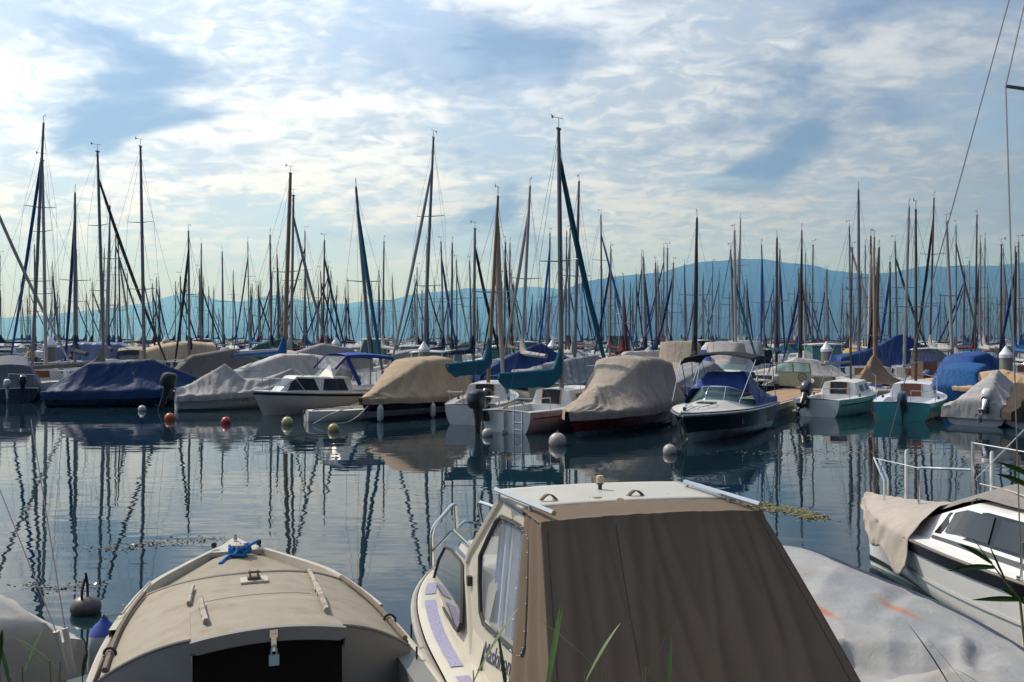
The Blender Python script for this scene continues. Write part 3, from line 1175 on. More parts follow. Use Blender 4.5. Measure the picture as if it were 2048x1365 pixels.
# ---- the small beige cabin boat, seen from astern ------------------------------
def beige_cabin_boat():
    root = thing('cabin_boat', (-1.49, 5.89, 0), 'small beige cabin boat with padlocked black hatch and blue rope on its bow', 'boat', R(90 + 19.3))
    Rf = mat('sandy_deck_paint', (0.30, 0.257, 0.20), rough=0.75, var=0.13, vscale=7, bump=0.5, bscale=120, bump_dist=.004,
             stain=(0.24, 0.19, 0.14), stain_scale=4.0, stain_lo=.46, stain_hi=.66)
    Gh = mat('aged_cream_gelcoat', (0.50, 0.455, 0.37), rough=0.45, var=0.14, vscale=4, stain=(.35, .27, .17), stain_scale=5, stain_lo=.6, stain_hi=.8)
    Gy = mat('grey_bulkhead_paint', (0.20, 0.20, 0.195), rough=0.6, var=0.12, vscale=3)
    h = FreeHull([(-1.9, .98, .66), (-1.0, 1.08, .66), (0.0, 1.10, .67), (.8, 1.09, .69), (1.6, 1.04, .71), (2.3, .93, .73), (2.9, .78, .75), (3.4, .52, .77), (3.8, .27, .79), (4.05, .10, .80), (4.16, .03, .81)], rake=.5)
    h.mesh('hull', Gh, root, 40, 9)
    # foredeck inside the toe rails, side decks and cockpit coaming
    mb = MB()
    rows = []
    for i in range(25):
        x = lerp(1.9, 4.1, i / 24)
        t = h.t_of(x)
        rows.append([(x, u * (h.b(t) - .01), h.sh(t) - .03 + .07 * (1 - u * u)) for u in (-1, -.7, -.35, 0, .35, .7, 1)])
    mb.grid(rows)
    mb.build('foredeck', Rf, root)
    mb = MB()
    rows = []
    for i in range(21):
        x = lerp(-1.88, .75, i / 20)
        t = h.t_of(x)
        rows.append([(x, u, z) for u, z in ((h.b(t) - .01, h.sh(t)), (h.b(t) - .16, h.sh(t)), (h.b(t) - .17, .15), (0, .12), (-h.b(t) + .17, .15), (-h.b(t) + .16, h.sh(t)), (-h.b(t) + .01, h.sh(t)))])
    mb.grid(rows)
    mb.build('cockpit', Gy, root, True, 30)
    for s_ in (1, -1):
        mb = MB()
        rows = []
        for i in range(31):
            x = lerp(1.7, 4.14, i / 30)
            t = h.t_of(x)
            b, z = h.b(t), h.sh(t)
            hh = .055
            rows.append([(x, s_ * (b + .012), z - .03), (x, s_ * (b + .014), z + hh), (x, s_ * max(0, b - .035), z + hh), (x, s_ * max(0, b - .05), z - .02)])
        mb.grid(rows)
        mb.build('toe_rail', Gh, root, True, 40)
        mb = MB()
        pts = []
        for i in range(26):
            x = lerp(-1.85, 1.75, i / 25)
            t = h.t_of(x)
            pts.append((x, s_ * (h.b(t) + .012), h.sh(t) - .02))
        mb.tube(pts, .03, 7)
        mb.build('rubbing_strake', Gh, root)

    # cabin roof: swept after edge, arched across
    def roof(u, k):
        au = abs(u)
        xr = .30 if au < .43 else lerp(.34, .72, (au - .43) / .57)
        xf = lerp(2.12, 2.5, au ** 2.2)
        x = lerp(xr, xf, k)
        t = h.t_of(x)
        w = h.b(t) - .055
        crown = lerp(.385, .24, k)
        return Vector((x, u * w, h.sh(t) + .045 + crown * (1 - au ** 2.3)))
    us = [i / 16 for i in range(-16, 17)]
    mb = MB()
    mb.grid([[roof(u, k / 14) for u in us] for k in range(15)])
    fr = [roof(u, 1) for u in us]
    fl = [Vector((p.x + .05, p.y, h.sh(h.t_of(p.x)) - .03 + .06 * (1 - (p.y / h.b(h.t_of(p.x))) ** 2))) for p in fr]
    mb.grid([fr, fl])
    rf = mb.build('cabin_roof', Rf, root, True, 38)
    # seam across the roof and pale trim along its forward edge
    mb = MB()
    mb.tube([p + Vector((.004, 0, .004)) for p in fr], .011, 6)
    mb.build('edge_trim', Gh, rf)
    mb = MB()
    mb.tube([roof(u, .53) + Vector((0, 0, .0)) for u in [i / 20 for i in range(-8, 9)]], .004, 4)
    mb.build('roof_seam', mat('seam_grime', (.24, .2, .16), rough=.9, var=.2), rf)
    # sides down to the side deck, after bulkhead
    for s_ in (1, -1):
        mb = MB()
        mb.grid([[roof(s_, k / 14) for k in range(15)], [roof(s_, k / 14) + Vector((0, s_ * .012, -.1)) for k in range(15)]])
        mb.build('cabin_side', Gh, root)
        mb = MB()
        up = [roof(s_ * (.43 + .57 * i / 10), 0) for i in range(11)]
        mb.grid([[p + Vector((-.015, 0, -.012)) for p in up], [Vector((p.x - .015, p.y, .14)) for p in up]])
        mb.build('after_bulkhead', Gy, root)
        mb = MB()
        mb.tube([p + Vector((-.012, 0, .0)) for p in up], .011, 6)
        mb.build('bulkhead_trim', Gy, root)
    # sliding hatch: raised slab with an arched fascia, washboard under it
    def slab(v, x, dz):
        u = v * .47
        k = min(max((x - .3) / 1.8, 0), 1)
        p = roof(0, k)
        return Vector((x, u, p.z + dz - .02 - .045 * v * v))
    vs = [i / 10 for i in range(-10, 11)]
    mb = MB()
    xs = [lerp(.10, 1.12, i / 10) for i in range(11)]
    top = [[slab(v, x, .055 if x < 1.1 else .02) for v in vs] for x in xs]
    mb.grid(top)
    for e in (0, -1):
        mb.grid([[r_[e] for r_ in top], [r_[e] + Vector((0, 0, -.14)) for r_ in top]])
    mb.build('sliding_hatch', Rf, root, True, 38)
    mb = MB()
    f1 = [slab(v * 1.02, .092, .062) for v in vs]
    mb.grid([[p + Vector((.03, 0, .002)) for p in f1], f1, [p + Vector((-.004, 0, -.085 + (.03 if abs(p.y) > .44 else 0))) for p in f1], [p + Vector((.03, 0, -.085)) for p in f1]])
    fas = mb.build('hatch_fascia', Gy, root, True, 30)
    mb = MB()
    mb.add([(.165, -.46, .12), (.165, .46, .12), (.165, .46, 1.07), (.165, -.46, 1.07)], [(0, 1, 2, 3)])
    mb.add([(.165, -.462, .12), (.40, -.462, .12), (.40, -.462, 1.02), (.165, -.462, 1.07)], [(0, 1, 2, 3)])
    mb.add([(.165, .462, .12), (.40, .462, .12), (.40, .462, 1.02), (.165, .462, 1.07)], [(3, 2, 1, 0)])
    mb.build('hatch_board', mat('black_washboard', (.008, .0065, .006), rough=.75, spec=.15, var=.3, vscale=4, stretch=(1, 1, 12)), root, False)
    # padlock and hasp
    lk = MB()
    lk.box((.085, -.02, 1.115), (.012, .05, .05))
    lk.box((.080, -.02, 1.06), (.010, .032, .11))
    hs = lk.build('hasp', M_STEEL, root, False)
    lk = MB()
    lk.tube([(.066, -.035, .985), (.066, -.037, 1.015), (.066, -.03, 1.035), (.066, -.02, 1.042), (.066, -.01, 1.035), (.066, -.003, 1.015), (.066, -.005, .985)], .006, 6)
    lk.box((.066, -.02, .955), (.024, .062, .066))
    lk.build('padlock', mat('blue_grey_padlock', (.26, .42, .55), rough=.35, metal=.5, var=.1), hs, False)
    # weathered grab rails and side battens
    def batten(uA, kA, uB, kB, r_, name, m, n=9, lift=.03):
        mb = MB()
        pts = [roof(lerp(uA, uB, i / n), lerp(kA, kB, i / n)) + Vector((0, 0, lift + .006 * noise.noise(Vector((i * .9, uA * 9, 0))))) for i in range(n + 1)]
        mb.tube(pts, [r_ * (1 + .12 * noise.noise(Vector((i * 1.7, uB * 7, 3)))) for i in range(n + 1)], 6)
        for k in (.12, .5, .88):
            p = pts[int(k * n)]
            mb.box(p + Vector((0, 0, -lift / 2)), (.05, .03, lift))
        return mb.build(name, m, root)
    Wp = mat('peeling_white_wood', (.40, .36, .31), rough=.8, var=.3, vscale=18, bump=.5, bscale=80, stain=(.2, .15, .11), stain_scale=9, stain_lo=.5, stain_hi=.62)
    batten(.47, .50, .46, .80, .018, 'grab_rail', Wp)
    batten(.36, .06, .39, .44, .020, 'grab_rail', Wp, lift=.075)
    batten(-.385, .07, -.445, .52, .021, 'grab_rail', Wp, lift=.075)
    batten(-.45, .52, -.56, .97, .017, 'grab_rail', Wp)
    for s_ in (1, -1):
        mb = MB()
        pts = []
        for i in range(17):
            p = roof(s_ * .965, lerp(.0, .98, i / 16))
            pts.append(p + Vector((0, 0, .035)))
        mb.tube(pts, .021, 6)
        mb.build('side_batten', mat('brown_batten', (.16, .12, .09), rough=.75, var=.35, vscale=12, bump=.5, bscale=60), root)
    # deck fitting on the roof, cleats, bow plate and blue rope
    c0 = roof(-.02, .80)
    mb = MB(); mb.box(c0 + Vector((0, 0, .012)), (.17, .21, .022)); pl = mb.build('mast_step_plate', Gh, root, False)
    mb = MB()
    mb.box(c0 + Vector((0, 0, .035)), (.07, .10, .02)); mb.box(c0 + Vector((-.01, .03, .065)), (.06, .012, .06)); mb.box(c0 + Vector((-.01, -.03, .065)), (.06, .012, .06))
    mb.tube([c0 + Vector((-.01, -.045, .08)), c0 + Vector((-.01, .045, .08))], .009, 6)
    mb.build('mast_tabernacle', mat('tarnished_bronze', (.16, .13, .10), rough=.5, metal=.6, var=.3), pl)
    mb = MB()
    mb.add([(3.75, .24, .80), (3.75, -.24, .80), (4.17, -.03, .86), (4.17, .03, .86), (3.75, .24, .845), (3.75, -.24, .845), (4.17, -.03, .885), (4.17, .03, .885)],
           [(0, 1, 2, 3), (4, 7, 6, 5), (0, 4, 5, 1), (1, 5, 6, 2), (2, 6, 7, 3), (3, 7, 4, 0)])
    mb.build('bow_plate', Gh, root, False)
    for s_ in (1, -1):
        mb = MB()
        mb.lathe([(.0, -.03), (.022, -.025), (.03, 0), (.022, .025), (0, .03)], (3.86, s_ * .215, .895), 10)
        mb.build('fairlead', M_BLACK, root)
    mb = MB(); mb.lathe([(.02, 0), (.02, .03), (.012, .06), (0, .065)], (4.08, 0, .885), 8); mb.build('bow_eye', M_STEEL, root)
    mb = MB(); mb.lathe([(.04, 0), (.035, .10), (.045, .11), (.045, .14), (0, .145)], (3.62, -.02, .79), 10); post = mb.build('mooring_post', M_WOODL, root)
    mb = MB()
    rng = random.Random(4)
    pts = []
    for i in range(70):
        an = i * .62
        rr = .055 + .03 * rng.random()
        pts.append((3.63 + rr * math.cos(an) + .02 * rng.uniform(-1, 1), -.02 + rr * 1.25 * math.sin(an), .83 + .10 * rng.random()))
    mb.tube(pts, .016, 6)
    mb.tube([(3.62, .05, .85), (3.55, .12, .82), (3.42, .17, .80)], [.017, .017, .024], 6)
    mb.tube([(3.66, -.06, .88), (3.78, -.15, .90), (3.86, -.215, .91), (3.95, -.24, .80)], .016, 6)
    mb.build('mooring_rope', M_ROPEB, root)
    # fender hanging outside to port, with its line to a stanchion pin
    t = h.t_of(1.75)
    top_ = Vector((1.95, h.b(t) + .07, .80))
    cap = mat('fender_blue', (.012, .045, .30), rough=.45, var=.1)
    o = fender(root, top_, .62, .115, mat('fender_grey', (.42, .42, .43), rough=.5, var=.12), cap, .02)
    mb = MB()
    mb.tube([top_ + Vector((0, 0, .01)), (2.0, h.b(h.t_of(2.0)) - .02, .80), (2.45, h.b(h.t_of(2.45)) - .03, .82), (2.9, h.b(h.t_of(2.9)), .82)], .008, 5)
    mb.tube([(2.12, h.b(h.t_of(2.12)), .72), (2.12, h.b(h.t_of(2.12)), .84)], .010, 5)
    mb.build('fender_lanyard', M_ROPE, root)
    for x in (.98, ):
        for s_ in (1, -1):
            p = roof(s_ * .965, .18 if s_ > 0 else .25)
            mb = MB()
            mb.tube([p + Vector((.02 * math.cos(q), .04 * math.cos(q), .03 + .045 * math.sin(q))) for q in [i * .55 for i in range(12)]], .010, 5)
            mb.tube([p + Vector((0, s_ * .02, .03)), p + Vector((-.25, s_ * .10, -.1)), p + Vector((-.6, s_ * .13, -.12))], .010, 5)
            mb.build('lashing', M_ROPED, root)
    return root


beige_cabin_boat()


# ---- the cabin boat with the brown canvas --------------------------------------
def canvas_cabin_boat():
    O = WP(1310, 1036, 1.9)
    root = thing('cabin_boat', (O.x, O.y, 0), 'cream cabin boat with brown canvas back, striped curtains and steel rails', 'boat', R(90 + 15))
    inv = to_local(root)
    Cr = mat('cream_cabin_gelcoat', (0.56, 0.515, 0.42), rough=0.35, var=0.09, vscale=3, coat=.2, stain=(.45, .38, .27), stain_scale=3, stain_lo=.6, stain_hi=.85)
    Wt = mat('white_roof_gelcoat', (0.46, 0.445, 0.40), rough=0.5, var=0.06, vscale=3)
    Cv = mat('brown_canvas', (0.165, 0.124, 0.092), rough=0.92, var=0.10, vscale=2.2, bump=0.3, bscale=6, bump_dist=.03, spec=.15, stretch=(1, 1.5, .6))
    Ns = mat('lilac_nonskid', (0.36, 0.34, 0.50), rough=0.9, var=0.45, vscale=90, bump=.6, bscale=200)
    Bl = mat('blue_trim', (0.10, 0.14, 0.30), rough=0.4, var=0.1)
    h = FreeHull([(-2.6, .95, .62), (-1.6, 1.0, .62), (-.6, 1.04, .62), (.4, 1.06, .62), (1.2, 1.06, .63), (2.1, 1.05, .65), (3.0, .95, .68), (3.7, .74, .70), (4.2, .45, .72), (4.5, .06, .73)], rake=.4, kind='v')
    h.mesh('hull', Cr, root, 36, 9)
    M_RR = mat('grey_rub_rail', (.33, .31, .29), rough=.6, var=.15)
    for s_ in (1, -1):
        mb = MB()
        pts = [(h.x(i / 40), s_ * (h.b(i / 40) + .015), h.sh(i / 40) - .05) for i in range(41)]
        mb.tube(pts, .035, 7)
        mb.build('rub_rail', M_RR, root)
    # side decks and foredeck
    mb = MB()
    rows = []
    for i in range(49):
        t = i / 48
        b, z = h.b(t), h.sh(t)
        w = max(0.02, b - .012)
        rows.append([(h.x(t), u * w, z + (.02 if abs(u) < .97 else 0)) for u in (-1, -.965, -.7, -.35, 0, .35, .7, .965, 1)])
    mb.grid(rows)
    mb.build('side_deck', Cr, root, True, 30)
    for s_ in (1, -1):
        for (xa, xb) in ((1.30, 2.85), (.55, 1.12), (3.02, 3.35)):
            mb = MB()
            rows = []
            for i in range(15):
                x = lerp(xa, xb, i / 14)
                t = h.t_of(x)
                rows.append([(x, s_ * (h.b(t) - .075), h.sh(t) + .026), (x, s_ * (h.b(t) - .17), h.sh(t) + .026)])
            mb.grid(rows)
            mb.build('nonskid_strip', Ns, root)

    # lower forward cabin (trunk)
    def trunk(x, v):
        # v: 0 at the deck edge outside .. 1 on the centreline; outline narrows to the bow
        w0 = interp([(1.2, .80), (2.2, .80), (2.9, .74), (3.4, .60), (3.75, .38), (3.95, .08)], x)[0]
        w1 = interp([(1.2, .66), (2.2, .65), (2.9, .60), (3.3, .48), (3.5, .30), (3.62, .05)], x)[0]
        zt = interp([(1.2, 1.24), (2.0, 1.22), (3.2, 1.12), (3.5, 1.02), (3.95, .78)], x)[0]
        zb = h.sh(h.t_of(x)) + .015
        return w0, w1, zt, zb
    rows = []
    for i in range(25):
        x = lerp(1.2, 3.95, i / 24)
        w0, w1, zt, zb = trunk(x, 0)
        half = [(w0 + .02, zb), (w0, zb + .03), (lerp(w0, w1, .85), zt - .05), (w1 - .02, zt - .005), (w1 * .5, zt + .025), (0, zt + .035)]
        rows.append([(x, y, z) for y, z in half] + [(x, -y, z) for y, z in reversed(half[:-1])])
    mb = MB(); mb.grid(rows)
    tr = mb.build('forward_cabin', Cr, root, True, 40)
    for s_ in (1, -1):
        mb = MB()
        mb.tube([(x, s_ * (trunk(x, 0)[1] + .015), trunk(x, 0)[2] - .02) for x in [lerp(1.9, 3.25, i / 12) for i in range(13)]], .014, 6)
        mb.build('blue_trim', Bl, tr)
        # dark window in the trunk side, its outline traced on that side's plane
        Mq = inv.inverted()
        qa, qb, qc = Mq @ Vector((2.2, .80, .69)), Mq @ Vector((2.9, .74, .70)), Mq @ Vector((2.2, .675, 1.17))
        qn = (qb - qa).cross(qc - qa).normalized()
        poly = [inv @ ray_plane(x, y, qa, qn) for x, y in ((893, 1094), (904, 1099), (922, 1120), (927, 1130), (927, 1190), (925, 1248), (920, 1262), (912, 1255), (890, 1218), (866, 1178), (868, 1165), (880, 1120))]
        poly = [Vector((p.x, s_ * (p.y + .012), p.z)) for p in poly]
        mb = MB(); mb.add(poly, [tuple(range(len(poly)))])
        wn_ = mb.build('window', M_GLASSB, root, False)
        mb = MB()
        mb.tube(poly, .014, 6, closed=True)
        mb.build('window_seal', M_RUB, wn_)

    # wheelhouse: sides, pillars, screen, roof
    def side(x, k, s_):
        # k 0 at the deck .. 1 at the roof
        y = lerp(.775, .655, k)
        return Vector((x, s_ * y, lerp(.60, 1.88, k)))

    def front_x(k):
        return interp([(0, 1.42), (.48, 1.92), (.54, 1.90), (1.0, 1.06)], k)[0]
    # plane of the port side, to trace the window outline from the photograph
    Mw = inv.inverted()
    pA, pB, pC = Mw @ side(.45, 1, 1), Mw @ side(1.1, 1, 1), Mw @ side(.45, 0, 1)
    nrm = (pB - pA).cross(pC - pA).normalized()
    win_px = [(1007, 1034), (1036, 1048), (1062, 1066), (1066, 1080), (1063, 1180), (1058, 1290), (1052, 1310), (1043, 1311), (1005, 1278), (971, 1247), (965, 1225), (963, 1165), (964, 1112), (980, 1076), (998, 1040)]
    win = [inv @ ray_plane(x, y, pA, nrm) for x, y in win_px]
    for s_ in (1, -1):
        mb = MB()
        ks = [i / 12 for i in range(13)]
        outer = [side(front_x(k), k, s_) for k in ks] + [side(.42, k, s_) for k in reversed(ks)]
        hole = [Vector((p.x, s_ * p.y, p.z)) for p in win]
        # ring between the panel outline and the window opening
        bm = bmesh.new()
        ov = [bm.verts.new(p) for p in outer]
        hv = [bm.verts.new(p) for p in hole]
        es = [bm.edges.new((ov[i], ov[(i + 1) % len(ov)])) for i in range(len(ov))] + [bm.edges.new((hv[i], hv[(i + 1) % len(hv)])) for i in range(len(hv))]
        bmesh.ops.triangle_fill(bm, use_beauty=True, use_dissolve=False, edges=es)
        me = bpy.data.meshes.new('cabin_side')
        bm.to_mesh(me); bm.free()
        me.materials.append(Cr)
        o = bpy.data.objects.new('cabin_side', me); col.objects.link(o); o.parent = root
        thicken(o, .02, 0)
        mb = MB()
        off = Vector((0, s_ * .014, 0))
        c = sum(hole, Vector()) / len(hole)
        mb.add([p + off * .2 for p in hole], [tuple(range(len(hole)))])
        g = mb.build('side_window', M_CLEARPVC, root, False)
        mb = MB()
        mb.tube([p + off for p in hole], .017, 7, closed=True)
        mb.build('window_seal', M_RUB, g)
        mb = MB()
        for i in range(len(hole)):
            a, b_ = hole[i], hole[(i + 1) % len(hole)]
            for k in (.25, .75):
                p = a.lerp(b_, k) + off * 2.3
                mb.lathe([(0, -.004), (.006, 0), (0, .004)], p, 6)
        mb.build('window_screws', M_STEEL, g)['kind'] = 'stuff'
        # pillar at the forward edge
        mb = MB()
        mb.tube([side(front_x(k), k, s_) + Vector((.0, s_ * .005, 0)) for k in ks], .035, 8)
        mb.build('pillar', Cr, root)
        mb = MB(); mb.box(side(1.72, .42, s_) + Vector((.02, s_ * .02, 0)), (.05, .05, .07)); mb.build('vent', M_BLACK, root, False)
        mb = MB()
        mb.tube([side(.47, 1, s_) + Vector((0, s_ * .015, -.005)), side(1.08, 1, s_) + Vector((0, s_ * .02, -.005))], .022, 6)
        mb.build('roof_trim', Bl, root)
    # curtain behind the port window
    cm = bpy.data.materials.new('striped_curtain')
    cm.use_nodes = True
    ns, ls = cm.node_tree.nodes, cm.node_tree.links
    t_ = N(ns, 'ShaderNodeTexCoord'); w_ = N(ns, 'ShaderNodeTexWave'); w_.inputs['Scale'].default_value = 2.4; w_.inputs['Distortion'].default_value = 1.2
    w_.inputs['Detail'].default_value = 2
    ls.new(t_.outputs['Object'], w_.inputs['Vector'])
    cr = N(ns, 'ShaderNodeValToRGB')
    cr.color_ramp.elements[0].position = .42; cr.color_ramp.elements[0].color = (.20, .34, .60, 1)
    cr.color_ramp.elements[1].position = .62; cr.color_ramp.elements[1].color = (.85, .86, .88, 1)
    ls.new(w_.outputs['Fac'], cr.inputs[0]); ls.new(cr.outputs[0], ns['Principled BSDF'].inputs['Base Color'])
    ns['Principled BSDF'].inputs['Roughness'].default_value = .9
    for s_ in (1, -1):
        mb = MB()
        rows = []
        for i in range(40):
            x = lerp(.47, 1.38, i / 39)
            yy = .018 * math.sin(x * 58) + .01 * math.sin(x * 23)
            km = 1 if x < 1.0 else 1 - (x - 1.0) / .9 * .46
            rows.append([side(x, k, s_) + Vector((0, -s_ * .07 + yy, 0)) for k in (.02, km * .5, km * .95)])
        mb.grid(rows)
        mb.build('curtain', cm, root)
    # windscreen and inner dashboard
    mb = MB()
    mb.add([side(1.88, .54, 1), side(1.88, .54, -1), side(1.07, .98, -1), side(1.07, .98, 1)], [(0, 1, 2, 3)])
    mb.build('windscreen', M_CLEARPVC, root, False)
    mb = MB(); mb.box((.9, 0, .95), (.7, 1.5, .06)); mb.build('dashboard', Cr, root, False)
    mb = MB()
    rows = []
    for i in range(11):
        k = i / 10
        x = lerp(.44, 1.16, k)
        row = []
        for v in [j / 10 for j in range(-10, 11)]:
            row.append((x, v * .70, 1.885 + .015 * (1 - v * v) + .003 * math.sin(math.pi * k)))
        rows.append(row)
    mb.grid(rows)
    rf = thicken(mb.build('roof', Wt, root, True, 30), .03, -1)
    # roof rails, stern light
    def px_roof(px, py, dz):
        return inv @ WP(px, py, 1.90 + dz)
    for pts, posts in (([(992, 980), (1035, 997), (1108, 1027)], (.06, .62)), ([(1370, 964), (1440, 984), (1521, 1010)], (.03, .62))):
        a, b_ = px_roof(*pts[0], .055), px_roof(*pts[2], .055)
        mb = MB()
        mb.tube([a, b_], .017, 8)
        for k in posts:
            p = a.lerp(b_, k)
            mb.tube([p, p + Vector((0, 0, -.075))], .014, 6)
        mb.build('roof_rail', M_STEEL, root)
    lp = px_roof(1200, 986, .01)
    mb = MB(); mb.lathe([(.030, 0), (.030, .01), (.014, .015), (.014, .055), (.026, .06), (.026, .068)], lp, 12); lg = mb.build('stern_light', M_BLACK, root)
    mb = MB(); mb.lathe([(.025, .068), (.025, .10), (.028, .104), (.022, .118), (0, .122)], lp, 12); mb.build('light_lens', mat('amber_lens', (.55, .45, .28), rough=.2, var=.1), lg)

    # canvas: top strip, sloping back, side curtains
    def back(v, k):
        # v -1 starboard .. 1 port ; k 0 roof edge .. 1 gunwale
        yt = v * .715
        yb = v * (1.18 if v < 0 else .84)
        sx = lerp(0.0, -.74, k)
        y = lerp(yt, yb, k ** .92)
        z = lerp(1.885 + .02 * (1 - v * v), .62, k)
        fold = 0
        for (v0, lean, wdt, amp) in ((-.30, .35, .022, .016), (.42, -.25, .02, .014), (-.68, .3, .02, .014), (.68, -.12, .02, .012), (.22, -.4, .018, .012), (-.80, .25, .05, .030), (-.45, .15, .06, .022), (-.12, -.30, .05, .026), (.02, -.22, .035, .020), (.30, .12, .06, .020), (.55, .05, .05, .016), (.82, .03, .05, .02), (-.62, -.1, .04, .015), (.14, .25, .04, .014)):
            fold += 1.35 * amp * math.exp(-((v - v0 - lean * (k - .3)) / wdt) ** 2) * math.sin(math.pi * min(1, .12 + k * .8)) ** .7
        n1 = noise.noise(Vector((v * 3.0 + k * 1.2, k * 1.6, 2)))
        sag_ = -.05 * math.sin(math.pi * k) * (1 - v * v)
        x = sx + sag_ * -.4 - fold - .014 * n1
        return Vector((x, y, z))
    nv, nk = 90, 40
    mb = MB()
    rows = []
    for j in range(7):          # over the roof edge
        k = j / 6
        rows.append([Vector((lerp(.60 + .02 * noise.noise(Vector((v * 4, 0, 1))), .03, k), v * lerp(.70, .712, k), 1.905 + .022 * (1 - v * v) - .01 * k + .005 * noise.noise(Vector((v * 7, k * 3, 4))))) for v in [i / nv * 2 - 1 for i in range(nv + 1)]])
    for j in range(nk + 1):
        k = j / nk
        rows.append([back(i / nv * 2 - 1, k) + Vector((0, 0, .022 if j == 0 else 0)) for i in range(nv + 1)])
    mb.grid(rows)
    cv = mb.build('canvas_back', Cv, root, True, 70)
    thicken(cv, .004)
    mb = MB()
    mb.tube([back(i / 40 * 2 - 1, .80) + Vector((-.006, 0, 0)) for i in range(41)], .0035, 4)
    mb.build('seam', mat('dark_seam', (.08, .06, .045), rough=.95, var=.1), cv)
    for v0 in (-.94, .36, .945):
        mb = MB()
        mb.tube([back(v0, .02 + .96 * i / 30) + Vector((-.005, 0, 0)) for i in range(31)], .003, 4)
        mb.build('seam', MATS['dark_seam'], cv)
    for s_ in (1, -1):
        mb = MB()
        rows = []
        for i in range(22):
            k = i / 21
            a = side(.47, 1 - k, s_) + Vector((0, s_ * .02, .01))
            b_ = back(s_, k)
            row = []
            for j in range(23):
                w = j / 22
                p = a.lerp(b_, w)
                amp = math.sin(math.pi * w) ** .6 * (.2 + .8 * k) * .028
                p.y += s_ * amp * math.sin(w * 15 + k * 1.6 + 1.2 * noise.noise(Vector((w * 2, k * 2, 7))))
                row.append(p)
            rows.append(row)
        mb.grid(rows)
        sc_ = mb.build('side_curtain', Cv, root, True, 70)
        mb = MB()
        for i in range(7):
            mb.lathe([(0, -.006), (.010, 0), (0, .006)], side(.475, .03 + i * .15, s_) + Vector((0, s_ * .03, 0)), 6)
        mb.build('press_studs', M_STEEL, sc_)['kind'] = 'stuff'
    for k, v in ((.5, -.35), (.5, .2), (.5, -.05), (.5, .45)):
        mb = MB()
        mb.lathe([(0, -.008), (.010, 0), (0, .008)], (.60, v, 1.93 - .02 * v * v), 6)
        mb.build('press_stud', M_STEEL, cv)
    for v0 in (.44, -.16):
        mb = MB()
        mb.grid([[(.60 - .03 * q, v0 + .10 * w - .12 * q * .1, 1.928 + .035 * math.sin(math.pi * w)) for w in [i / 8 for i in range(9)]] for q in (0, 1)])
        thicken(mb.build('strap', Cv, cv), .006)
    # pulpit: bent steel tube loops on the foredeck
    def arc(pts, r_=.019):
        mb = MB()
        out = [Vector(pts[0])]
        for i in range(1, len(pts) - 1):
            p, a, b_ = Vector(pts[i]), Vector(pts[i - 1]), Vector(pts[i + 1])
            d1, d2 = (a - p), (b_ - p)
            rr = min(.09, d1.length * .4, d2.length * .4)
            s0, s1 = p + d1.normalized() * rr, p + d2.normalized() * rr
            for q in range(6):
                w = q / 5
                out.append(s0.lerp(p, w).lerp(p.lerp(s1, w), w))
        out.append(Vector(pts[-1]))
        mb.tube(out, r_, 8)
        return mb.build('pulpit', M_STEEL, root)

    def L_(px, py, d):
        return inv @ P(px, py, d)
    arc([L_(864, 1136, 9.2), L_(863, 1058, 9.2), L_(911, 1003, 9.4), L_(914, 1056, 9.6)])
    arc([L_(866, 1102, 9.2), L_(906, 1060, 8.8), L_(960, 1112, 7.45)], .015)
    arc([L_(966, 1054, 10.2), L_(955, 1003, 10.1), L_(1000, 1018, 9.7), L_(1030, 1030, 9.3)])
    arc([L_(914, 1056, 9.6), L_(930, 1042, 9.9), L_(962, 1050, 10.2)], .016)
    mb = MB()
    mb.tube([L_(908, 1064, 9.3), L_(925, 1064, 9.6), L_(945, 1061, 9.9), L_(962, 1057, 10.1)], .014, 6)
    mb.build('coiled_line', M_ROPE, root)
    # name on the port side
    p0 = inv @ ray_plane(968, 1318, pA, nrm)
    p1 = inv @ ray_plane(1052, 1374, pA, nrm)
    ex = (p1 - p0).normalized()
    ez = (side(.45, 1, 1) - side(.45, 0, 1)).normalized()
    ey = ex.cross(ez).normalized()
    ez = ey.cross(ex).normalized() * -1
    if ez.z < 0: ez = -ez
    out = ex.cross(ez)
    if out.y < 0: out = -out
    Mt = Matrix((( ex.x, ez.x, out.x, p0.x + out.x * .012), (ex.y, ez.y, out.y, p0.y + out.y * .012), (ex.z, ez.z, out.z, p0.z + out.z * .012), (0, 0, 0, 1)))
    ink = mat('navy_lettering', (.05, .06, .13), rough=.5, var=.1)
    text_part('Maskinong', 'name_lettering', ink, root, Mt, size=.185, shear=.45)
    # fender outside to port
    t = h.t_of(1.35)
    cap = MATS['fender_blue']
    fender(root, (1.45, h.b(t) + .14, .55), .62, .105, mat('fender_cream', (.62, .57, .50), rough=.5, var=.12), cap, .22)
    fender(root, (1.95, h.b(t) + .10, .66), .34, .055, mat('fender_lightblue', (.10, .24, .36), rough=.3, var=.1), None, .12)
    return root


canvas_cabin_boat()


